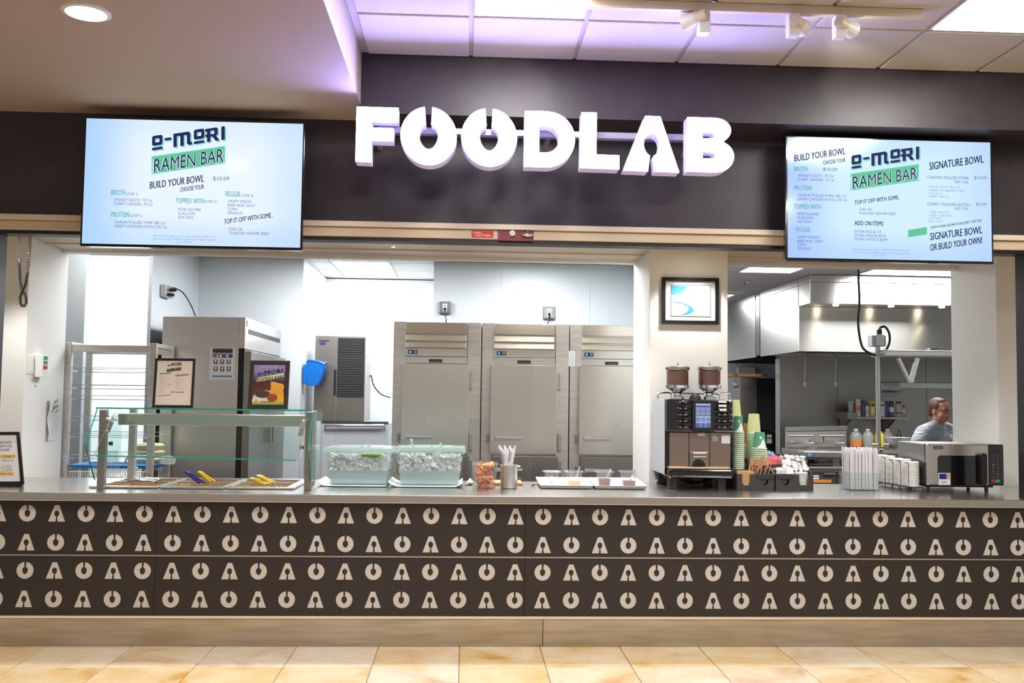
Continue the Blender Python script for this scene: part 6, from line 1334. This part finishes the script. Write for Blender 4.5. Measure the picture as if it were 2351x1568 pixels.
def jar(lab, px0, px1, py0, body, lidm, labm, box=False, pyb=957):
    x0_, x1_ = at(px0, 940, Yh).x, at(px1, 940, Yh).x; z1_ = at(px0, py0, Yh).z; r = (x1_ - x0_) / 2; cx_ = (x0_ + x1_) / 2; y = Yh + .03 + r; z0_ = zS + .001; h = z1_ - z0_
    t = thing('spice_jar' if not box else 'spice_box', lab, 'jar' if not box else 'box', (cx_, y, z0_), 'jars on the wall shelf')
    if box:
        MB().box(x0_, x1_, y - r, y + r, z0_, z1_).build('carton', body, t, bevel=.002); MB().box(x0_ + .006, x1_ - .006, y - r - .001, y - r + .002, z0_ + h * .2, z0_ + h * .6).build('label', labm, t); MB().box(x0_ + .01, x1_ - .01, y - r - .001, y - r + .002, z0_ + h * .7, z0_ + h * .82).build('stripe', lidm, t)
    else:
        MB().lathe((cx_, y, z0_), [(r * .9, 0), (r, .006), (r, h * .80), (r * .8, h * .88)], 16).build('body', body, t, smooth=True)
        MB().lathe((cx_, y, z0_ + h * .88), [(r * .85, 0), (r * .88, h * .1), (r * .8, h * .12)], 16).build('lid', lidm, t, smooth=True)
        MB().lathe((cx_, y, z0_), [(r * 1.012, h * .2), (r * 1.012, h * .62)], 16, False).build('label', labm, t, smooth=True)
        MB().lathe((cx_, y, z0_), [(r * 1.02, h * .22), (r * 1.02, h * .3)], 16, False).build('label_stripe', lidm, t, smooth=True)
jar('white spray can at the left end of the spice shelf', 1969, 1981, 916, 'plastic_white', 'plastic_white', 'wrap_orange')
jar('brown jar with a blue lid next to the spray can', 1981.5, 1990, 921, 'jar_brown', 'jar_lid', 'label_blue')
jar('clear jar with a cream label next to the yellow carton', 1990.5, 2000, 930, 'cream_white', 'steel_plain', 'tan')
jar('yellow carton on the spice shelf', 2001, 2011.5, 921, 'label_yellow', 'ink', 'cream_white', True)
jar('white carton with red print on the spice shelf', 2022, 2034, 922, 'cream_white', 'red', 'paper', True)
jar('blue-lidded jar right of the white carton', 2035, 2045, 921, 'jar_brown', 'jar_lid', 'label_blue')
jar('blue-lidded jar in the middle of the spice shelf', 2046, 2057, 921, 'jar_brown', 'jar_lid', 'cream_white')
jar('clear jar with a blue lid near the right end of the spice shelf', 2062, 2075, 922, 'tan', 'jar_lid', 'film')
jar('slim jar with a white label at the right end of the spice shelf', 2076, 2082, 931, 'tan', 'jar_lid', 'cream_white')
c = at(1957, 947, Yh); MB().lathe((c.x, Yh + .05, zS + .0555), [(.026, 0), (.034, .13), (.036, .132)], 16, False).build('plastic_cup', 'film', smooth=True, label='clear plastic cup on the end bin of the spice shelf', cat='cup')
# cook table with jugs
zJ = at(2000, 1027, 11.2).z
t = thing('steel_table', 'steel table against the cook line wall carrying the jugs', 'table', (at(2030, 1100, 11.3).x, 11.4, 0))
a, b_ = at(1990, 1027, 11.0).x, at(2120, 1027, 11.0).x
MB().box(4.76, b_ + .5, 11.0, 11.9, zJ - .04, zJ).build('table_top', 'steel_plain', t, bevel=.003)
for x in (a + .2, b_ + .4):
    for y in (11.05, 11.85): MB().box(x - .02, x + .02, y - .02, y + .02, 0, zJ - .041).build('leg', 'steel_dark', t)
MB().box(FRX + .012, 4.757, 11.05, 11.9, .12, zJ).build('side_cabinet', 'steel_dark', t, bevel=.004)
def jug(lab, px0, px1, py0, body, liquid, lm, cap='plastic_white', Y=11.15):
    x0_, x1_ = at(px0, 1010, Y).x, at(px1, 1010, Y).x; r = (x1_ - x0_) / 2; cx_ = (x0_ + x1_) / 2; z0_ = zJ + .001; h = at(px0, py0, Y).z - z0_
    t = thing('jug', lab, 'jug', (cx_, Y + r, z0_), 'jugs on the steel table')
    MB().lathe((cx_, Y + r, z0_), [(r * .92, 0), (r, .015), (r, h * .55), (r * .9, h * .68), (r * .6, h * .82), (r * .3, h * .9), (r * .3, h * .92)], 18).build('body', body, t, smooth=True)
    MB().lathe((cx_, Y + r, z0_ + h * .92), [(r * .36, 0), (r * .36, h * .07), (r * .3, h * .08)], 12).build('cap', cap, t, smooth=True)
    if liquid: MB().lathe((cx_, Y + r, z0_ + .004), [(r * .88, 0), (r * .96, .012), (r * .96, h * .38)], 18).build('liquid', liquid, t, smooth=True)
    if lm: MB().lathe((cx_, Y + r, z0_), [(r * 1.01, h * .06), (r * 1.01, h * .38)], 18, False).build('label', lm, t, smooth=True)
mat('bottle_yellow', S(240, 224, 50), .35); mat('bottle_dark', S(30, 34, 28), .2); mat('oil', S(196, 186, 130), .3)
jug('milky jug of oil with an orange label', 1957, 1984, 985, 'jug', 'oil', 'wrap_orange'); jug('half-full milky jug without a label left of the steel pole', 1985, 2010, 985, 'jug', 'water', None)
jug('bright yellow bottle behind the steel pole', 2013, 2034, 985, 'bottle_yellow', None, None, 'bottle_yellow'); jug('milky jug right of the yellow bottle', 2031, 2056, 985, 'jug', None, None, Y=11.35); jug('dark green bottle at the right end of the jugs', 2061, 2073, 989, 'bottle_dark', None, None, 'bottle_dark', Y=11.3)
# ---------------------------------------------------------------- prep table with pole, over-shelf and V bracket
Yq_ = 8.55; zP = at(2040, 1029, Yq_).z
t = thing('prep_table', 'steel prep table behind the straws with a dark edge', 'table', (at(2100, 1100, Yq_).x, 8.6, 0))
a, b_ = at(2000, 1030, Yq_).x, 6.0
MB().box(a, b_, 8.38, 8.74, zP - .045, zP).build('table_top', 'steel_dark', t, bevel=.003)
for x in (a + .06, b_ - .06):
    for y in (8.42, 8.70): MB().box(x - .02, x + .02, y - .02, y + .02, 0, zP - .046).build('leg', 'steel_plain', t)
MB().box(a + .02, b_ - .02, 8.36, 8.378, zP - .03, zP - .01).build('front_rail', 'steel_plain', t)
px_ = at(2016, 900, Yq_).x; zpt = at(2018, 790, Yq_).z
t = thing('service_pole', 'steel service pole with a socket box on top and a black power cord', 'pole', (px_, Yq_, zP))
MB().cyl((px_, Yq_, zP + .001), (px_, Yq_, zpt), .021, None, 18).build('pole', 'steel_plain', t, smooth=True); MB().cyl((px_, Yq_, zP + .001), (px_, Yq_, zP + .012), .05, None, 18).build('flange', 'steel_plain', t, smooth=True)
MB().pbox(2002.5, 770, 2034, 795, Yq_ - .05, Yq_ + .05).build('socket_box', 'grey_paint', t, bevel=.003); MB().pbox(2012, 768, 2030, 793, Yq_ - .062, Yq_ - .05).build('socket_plate', 'plastic_white', t, bevel=.004)
p = at(2019, 768, Yq_); MB().cyl(p, p + Vector((0, 0, .045)), .022, .022).build('plug', 'rubber', t, smooth=True); MB().cyl(p + Vector((0, 0, .045)), p + Vector((0, 0, .06)), .024, .016).build('plug_collar', 'chrome', t, smooth=True)
pts = [(1970.5, 606), (1971, 640), (1973, 690), (1970, 735), (1974, 775), (1982, 800), (2000, 812), (2014, 815), (2032, 806), (2042, 786), (2041, 764), (2031, 750), (2020, 753)]
cp_ = [at(x, y, Yq_ + .0) for x, y in pts]; cp_[0].z = ZK - .004
MB().tube(spline(cp_, 8), .011, 8).build('power_cord', 'rubber', t, smooth=True)
t = thing('over_shelf', 'steel over-shelf with a V-shaped bracket beneath', 'shelf', at(2110, 818, Yq_))
a, b_ = 3.715, 6.3; za, zb3 = at(2110, 819, Yq_ - .15).z, at(2110, 804, Yq_ - .15).z
MB().box(a, b_, Yq_ - .15, Yq_ + .15, za, zb3).build('board', 'steel_plain', t, bevel=.012)
MB().bar(at(2062, 822, Yq_ - .1), at(2089, 878, Yq_ - .1), .04, .02).build('bracket_arm', 'alu', t); MB().bar(at(2106, 822, Yq_ - .1), at(2091, 878, Yq_ - .1), .04, .02).build('bracket_arm', 'alu', t)
MB().box(4.75, 4.78, Yq_ - .02, Yq_ + .02, zP + .001, za).build('upright', 'steel_plain', t); MB().box(b_ - .08, b_ - .05, Yq_ - .02, Yq_ + .02, zP + .001, za).build('upright', 'steel_plain', t)
c = at(2136, 804, Yq_); MB().lathe((c.x, Yq_ - .05, zb3 + .001), [(.03, 0), (.05, .012), (.055, .02), (.05, .02)], 18, False).build('plate_on_shelf', 'steel_plain', smooth=True, label='shallow steel dish on the over-shelf', cat='dish')
# containers on the prep table
c = at(2061, 1028, Yq_ - .1); z0_ = zP + .001
t = thing('wrapped_container', 'film-wrapped container with dark red food on the prep table', 'container', (c.x, Yq_ - .1, z0_))
o = MB(); tbox(o, (c.x, Yq_ - .08), .065, .05, .092, .07, z0_, z0_ + .10); o.build('tub', 'film', t, norm=False); o = MB(); tbox(o, (c.x, Yq_ - .08), .062, .048, .07, .053, z0_ + .004, z0_ + .04); o.build('food', 'chili', t, norm=False)
MB().box(c.x - .095, c.x + .095, Yq_ - .152, Yq_ - .008, z0_ + .096, z0_ + .103).build('film_cover', 'film', t, bevel=.003)
for i, px in enumerate((2004, 2030)):
    c = at(px, 1027, Yq_ - .1); t = thing('sauce_tub', ('small white tub left of the service pole', 'small white tub right of the service pole')[i], 'tub', (c.x + .01, Yq_ - .12, z0_))
    MB().lathe((c.x + .01, Yq_ - .12, z0_), [(.02, 0), (.026, .03), (.026, .034)], 16).build('body', 'tan', t, smooth=True); MB().lathe((c.x + .01, Yq_ - .12, z0_ + .034), [(.028, 0), (.028, .008), (.02, .012)], 16).build('lid', 'plastic_white', t, smooth=True)
# utensil rail on the steel wall
zU = at(2100, 885, 11.9).z; t = thing('utensil_rail', 'steel rail on the cook line wall with hooks', 'rail', (at(2110, 885, 11.9).x, 11.9, zU))
MB().box(at(2024, 885, 11.9).x, 6.5, 11.9, 11.948, zU - .035, zU + .035).build('rail', 'steel_plain', t, bevel=.003)
for k in range(11):
    x = at(2026 + k * 4.1, 885, 11.86).x; o = thing('ladle', 'steel ladle hanging in the row on the utensil rail', 'ladle', (x, 11.86, zU - .06), 'ladles on the utensil rail')
    MB().tube([(x, 11.895, zU + .03), (x, 11.875, zU + .04), (x, 11.865, zU + .03), (x, 11.865, zU - .07)], .004, 5).build('handle', 'chrome', o, smooth=True); MB().sph((x, 11.85, zU - .078), .018, .022, .014, 10, 6).build('bowl', 'chrome', o, smooth=True)
# ---------------------------------------------------------------- far left corner of the hot kitchen
Yz = 12.9; t = thing('reach_in_cabinet', 'tall steel cabinet far back beside the hood wall', 'cabinet', (at(1720, 1000, Yz).x, 13.3, 0))
MB().box(at(1697, 950, Yz).x, at(1741, 950, Yz).x - .01, Yz, Yz + .7, .1, at(1720, 866, Yz).z).build('body', 'steel_dark', t, bevel=.004); MB().pbox(1699, 870, 1739, 1060, Yz - .03, Yz - .001).build('door', 'steel_dark', t, bevel=.004)
MB().pbox(1702, 955, 1705, 985, Yz - .06, Yz - .03).build('handle', 'steel_plain', t)
for x in (1699, 1737): MB().box(at(x, 1100, Yz).x - .02, at(x, 1100, Yz).x + .02, Yz + .05, Yz + .09, 0, .1).build('foot', 'steel_dark', t)
t = thing('black_oven', 'black oven stack behind the lime cups', 'oven', (at(1756, 1000, 12.9).x, 13.2, 0))
MB().box(at(1742, 950, 12.9).x, at(1785, 950, 12.9).x, 12.9, 13.6, .1, at(1756, 990, 12.9).z).build('lower_body', 'black', t, bevel=.004); MB().box(at(1742, 950, 12.9).x, at(1785, 950, 12.9).x, 12.95, 13.6, at(1756, 988, 12.9).z, at(1756, 868, 12.9).z).build('upper_body', 'dark_grey', t, bevel=.004)
MB().pbox(1762, 998, 1772, 1018, 12.88, 12.9).build('notice', 'paper', t); MB().pbox(1762, 1004, 1772, 1007, 12.875, 12.88).build('notice_stripe', 'red', t)
MB().box(at(1745, 950, 12.9).x, at(1783, 950, 12.9).x, 12.95, 13.5, 0, .1).build('plinth', 'black', t)
za_ = at(1715, 861, 12.4).z; t = thing('pot_rail', 'brass coloured rail far back under the second hood', 'rail', (at(1715, 861, 12.4).x, 12.4, za_))
MB().box(at(1590, 861, 12.4).x, xw - .03, 12.39, 12.41, za_ - .018, za_ + .018).build('bar', 'brass', t); 
for x in (at(1600, 861, 12.4).x, at(1645, 861, 12.4).x): MB().box(x - .01, x + .01, 12.39, 12.41, za_ + .02, ZK - .005).build('hanger', 'steel_dark', t)
for k in range(3):
    x = at(1686 + k * 3.5, 870, 12.37).x; o = thing('hanging_spoon', ('dark serving spoon hanging leftmost on the brass rail', 'dark serving spoon hanging in the middle on the brass rail', 'dark serving spoon hanging rightmost on the brass rail')[k], 'spoon', (x, 12.37, za_ - .18), 'spoons on the brass rail')
    MB().tube([(x, 12.37, za_ + .02), (x, 12.37, za_ - .12)], .005, 5).build('handle', 'steel_dark', o); MB().sph((x, 12.37, za_ - .14), .022, .012, .03, 10, 6).build('bowl', 'steel_dark', o, smooth=True)
MB().pbox(1694, 843, 1735, 858, 14.9, 14.98).build('wall_box', 'frp_white', label='white wall box far back above the steel cabinet', cat='box', bevel=.01)
# ---------------------------------------------------------------- the cook
YPn = 9.10
HC = at(2159, 942, YPn); fw = Vector((.42, -.90, -.12)).normalized(); rt_ = fw.cross(VZ).normalized(); up = rt_.cross(fw).normalized()
HR = Matrix((rt_, fw, up)).transposed()
def hl(r, f, u): return HC + rt_ * r + fw * f + up * u
def cap(mb, a, b_, ra, rb): mb.sph(a, ra, nu=14, nv=10); mb.sph(b_, rb, nu=14, nv=10); mb.cyl(a, b_, ra, rb, 14)
def fuse(mb, name, m, parent, voxel, smooth=6):
    o = mb.build(name, m, parent); md = o.modifiers.new('r', 'REMESH'); md.mode = 'VOXEL'; md.voxel_size = voxel; md.use_smooth_shade = True
    ms = o.modifiers.new('s', 'SMOOTH'); ms.iterations = smooth; ms.factor = .5
    dg = bpy.context.evaluated_depsgraph_get(); me = bpy.data.meshes.new_from_object(o.evaluated_get(dg)); o.modifiers.clear(); old = o.data; o.data = me; bpy.data.meshes.remove(old); return o
neck = at(2154, 975, YPn + .05); sr = at(2119, 994, YPn - .10); sl_ = neck * 2 - sr; sl_.z = sr.z - .005
hip = Vector((neck.x - .02, neck.y + .06, .92)); chest = neck + Vector((-.02, .02, -.24))
er = at(2099, 1016, YPn - .24) ; er.z -= .06; hr_ = er + Vector((.16, -.06, -.12)); el = sl_ + Vector((.10, -.12, -.24)); hl_ = el + Vector((.08, -.18, -.03))
P_ = thing('person', 'person in a grey polo shirt and glasses, half hidden behind the right wall', 'person', (hip.x, hip.y, 0))
b = MB()
b.sph(hl(0, -.012, .018), .076, .094, .098, 20, 14, HR); b.sph(hl(0, .022, -.045), .058, .062, .068, 18, 12, HR); b.sph(hl(0, .052, -.088), .03, .028, .024, 12, 8, HR)
b.sph(hl(0, .083, -.020), .013, .018, .026, 12, 8, HR); b.sph(hl(0, .094, -.034), .016, .014, .012, 12, 8, HR); b.sph(hl(0, .072, -.066), .026, .018, .014, 12, 8, HR)
for s in (-1, 1):
    b.sph(hl(.040 * s, .048, -.040), .026, .03, .028, 12, 8, HR); b.sph(hl(.075 * s, -.012, -.018), .010, .020, .032, 12, 8, HR); b.sph(hl(.030 * s, .068, .022), .024, .016, .010, 12, 8, HR)
cap(b, hl(0, -.02, -.06), neck + Vector((0, 0, -.02)), .052, .058)
cap(b, sr, er, .052, .042); cap(b, er, hr_, .042, .030); cap(b, sl_, el, .052, .042); cap(b, el, hl_, .042, .030)
b.sph(chest, .15, .12, .2); cap(b, chest, hip, .12, .13); cap(b, sr, sl_, .06, .06)
for s in (-1, 1):
    k = hip + Vector((.02, .09 * s, 0)); cap(b, k, k + Vector((.01, 0, -.44)), .085, .06); cap(b, k + Vector((.01, 0, -.44)), k + Vector((0, 0, -.84)), .058, .04)
for wr, d in ((hr_, (hr_ - er).normalized()), (hl_, (hl_ - el).normalized())):
    sd = d.cross(VZ).normalized(); pm = wr + d * .05; cap(b, wr, pm + d * .03, .028, .03)
    for i, ln in enumerate((.062, .072, .068, .052)):
        o_ = pm + d * .035 + sd * (.027 - i * .018); cap(b, o_, o_ + d * ln * .55 + Vector((0, 0, -.006)), .010, .009); cap(b, o_ + d * ln * .55 + Vector((0, 0, -.006)), o_ + d * ln + Vector((0, 0, -.02)), .009, .008)
    o_ = pm - d * .02 + sd * .03; cap(b, o_, o_ + d * .03 + sd * .022, .012, .011); cap(b, o_ + d * .03 + sd * .022, o_ + d * .06 + sd * .026 - VZ * .01, .011, .009)
body = fuse(b, 'body', 'skin', P_, .007, 4)
s = MB(); s.sph(chest + Vector((0, 0, .02)), .185, .165, .21); cap(s, chest + Vector((0, 0, -.05)), hip + Vector((0, 0, -.02)), .165, .165)
cap(s, sr + Vector((.02, .02, -.012)), sl_ + Vector((-.02, -.02, -.012)), .075, .075); cap(s, sr, sr.lerp(er, .62), .074, .070); cap(s, sl_, sl_.lerp(el, .7), .074, .070)
cap(s, neck + Vector((0, 0, -.075)), neck + Vector((0, 0, -.03)), .085, .066); cap(s, neck + rt_ * .045 + Vector((0, 0, -.012)), sr + Vector((0, 0, .01)), .058, .066); cap(s, neck - rt_ * .045 + Vector((0, 0, -.012)), sl_ + Vector((0, 0, .01)), .058, .066)
shirt = fuse(s, 'polo_shirt', 'shirt', P_, .009, 6)
n, l, bs = nodes(M['shirt']); nz = n.new('ShaderNodeTexNoise'); nz.inputs['Scale'].default_value = 9; nz.inputs['Distortion'].default_value = 1.5; tc = n.new('ShaderNodeTexCoord'); mp = n.new('ShaderNodeMapping'); mp.inputs['Scale'].default_value = (.5, .5, 2.2); mp.inputs['Rotation'].default_value = (.5, .5, 0)
bp = n.new('ShaderNodeBump'); bp.inputs['Strength'].default_value = .7; bp.inputs['Distance'].default_value = .03; l.new(tc.outputs['Object'], mp.inputs[0]); l.new(mp.outputs[0], nz.inputs['Vector']); l.new(nz.outputs['Fac'], bp.inputs['Height']); l.new(bp.outputs[0], bs.inputs['Normal'])
# collar flaps and placket
for sg_ in (-1, 1):
    c0 = neck + fw * .01 + rt_ * .062 * sg_ + Vector((0, 0, .012)); c1 = neck + fw * .085 + rt_ * .02 * sg_ + Vector((0, 0, -.055)); c2 = c1 + rt_ * .055 * sg_ + Vector((0, 0, -.015)) - fw * .012; c3 = c0 + rt_ * .03 * sg_ - Vector((0, 0, .05))
    cb2 = neck - fw * .055 + rt_ * .03 * sg_ + Vector((0, 0, .03)); cb3 = cb2 - fw * .02 + rt_ * .02 * sg_ - Vector((0, 0, .045))
    o = MB(); o.add([c0, c1, c2, c3, cb2, cb3], [(0, 1, 2, 3), (4, 0, 3, 5)]); co = o.build('collar', 'shirt', shirt, smooth=True); md = co.modifiers.new('t', 'SOLIDIFY'); md.thickness = .006; md.offset = 0
pk = neck + fw * .10 + Vector((0, 0, -.09))
for k in range(2): MB().sph(pk + fw * (.018 + .02 * k) - Vector((0, 0, .045 * k)), .007).build('button', 'ink', shirt, smooth=True)
q = MB()
for s_ in (-1, 1):
    k = hip + Vector((.02, .09 * s_, 0)); cap(q, k, k + Vector((.01, 0, -.44)), .105, .08); cap(q, k + Vector((.01, 0, -.44)), k + Vector((0, 0, -.82)), .078, .066)
q.sph(hip, .15, .16, .12); fuse(q, 'trousers', 'pants', P_, .014, 6)
for s_ in (-1, 1):
    k = hip + Vector((.05, .09 * s_ - .02, 0)); MB().sph((k.x, k.y, .04), .13, .055, .04).build('shoe', 'black', P_, smooth=True)
h = MB(); h.sph(hl(0, -.036, .030), .084, .090, .092, 22, 16, HR); h.sph(hl(0, -.062, -.012), .070, .056, .070, 16, 12, HR); h.sph(hl(0, -.108, -.045), .026, .024, .03, 12, 8, HR)
h.sph(hl(0, -.008, .072), .062, .066, .046, 16, 12, HR)
for s_ in (-1, 1): h.sph(hl(.064 * s_, -.006, .036), .018, .040, .042, 12, 8, HR)
fuse(h, 'hair', 'hair', P_, .006, 3)
for s_ in (-1, 1):
    e_ = hl(.031 * s_, .083, .002); MB().sph(e_ - fw * .004, .013, .006, .006, 12, 8, HR).build('eye', 'eye_white', P_, smooth=True); MB().sph(hl(.031 * s_, .0835, .002), .0065, .003, .006, 10, 8, HR).build('iris', 'eye_dark', P_, smooth=True)
    MB().tube([hl(.014 * s_, .090, .020), hl(.030 * s_, .092, .026), hl(.046 * s_, .082, .021)], .003, 6).build('eyebrow', 'hair', P_, smooth=True)
    MB().sph(hl(.080 * s_, -.006, -.052), .007).build('earring', 'pink', P_, smooth=True)
g_ = thing('glasses', None, None, (0, 0, 0)); g_.parent = P_; g_.location = -Vector(P_.location)
for s_ in (-1, 1):
    ring = [hl(.032 * s_ + .025 * math.cos(a), .096 - .006 * abs(math.cos(a)), -.004 + .018 * math.sin(a)) for a in [2 * math.pi * i / 18 for i in range(19)]]; MB().tube(ring, .0018, 5).build('lens_rim', 'wire_black', g_, smooth=True)
    MB().tube([hl(.054 * s_, .094, .006), hl(.072 * s_, .05, .006), hl(.080 * s_, -.01, .002)], .002, 5).build('temple', 'wire_black', g_, smooth=True)
MB().tube([hl(-.009, .102, .002), hl(.009, .102, .002)], .0018, 5).build('bridge', 'wire_black', g_, smooth=True)
ml = MB(); ml.sph(hl(0, .083, -.0635), .021, .008, .0042, 14, 8, HR); ml.sph(hl(0, .083, -.0705), .017, .008, .0045, 14, 8, HR); ml.build('lips', 'lips', P_, smooth=True)
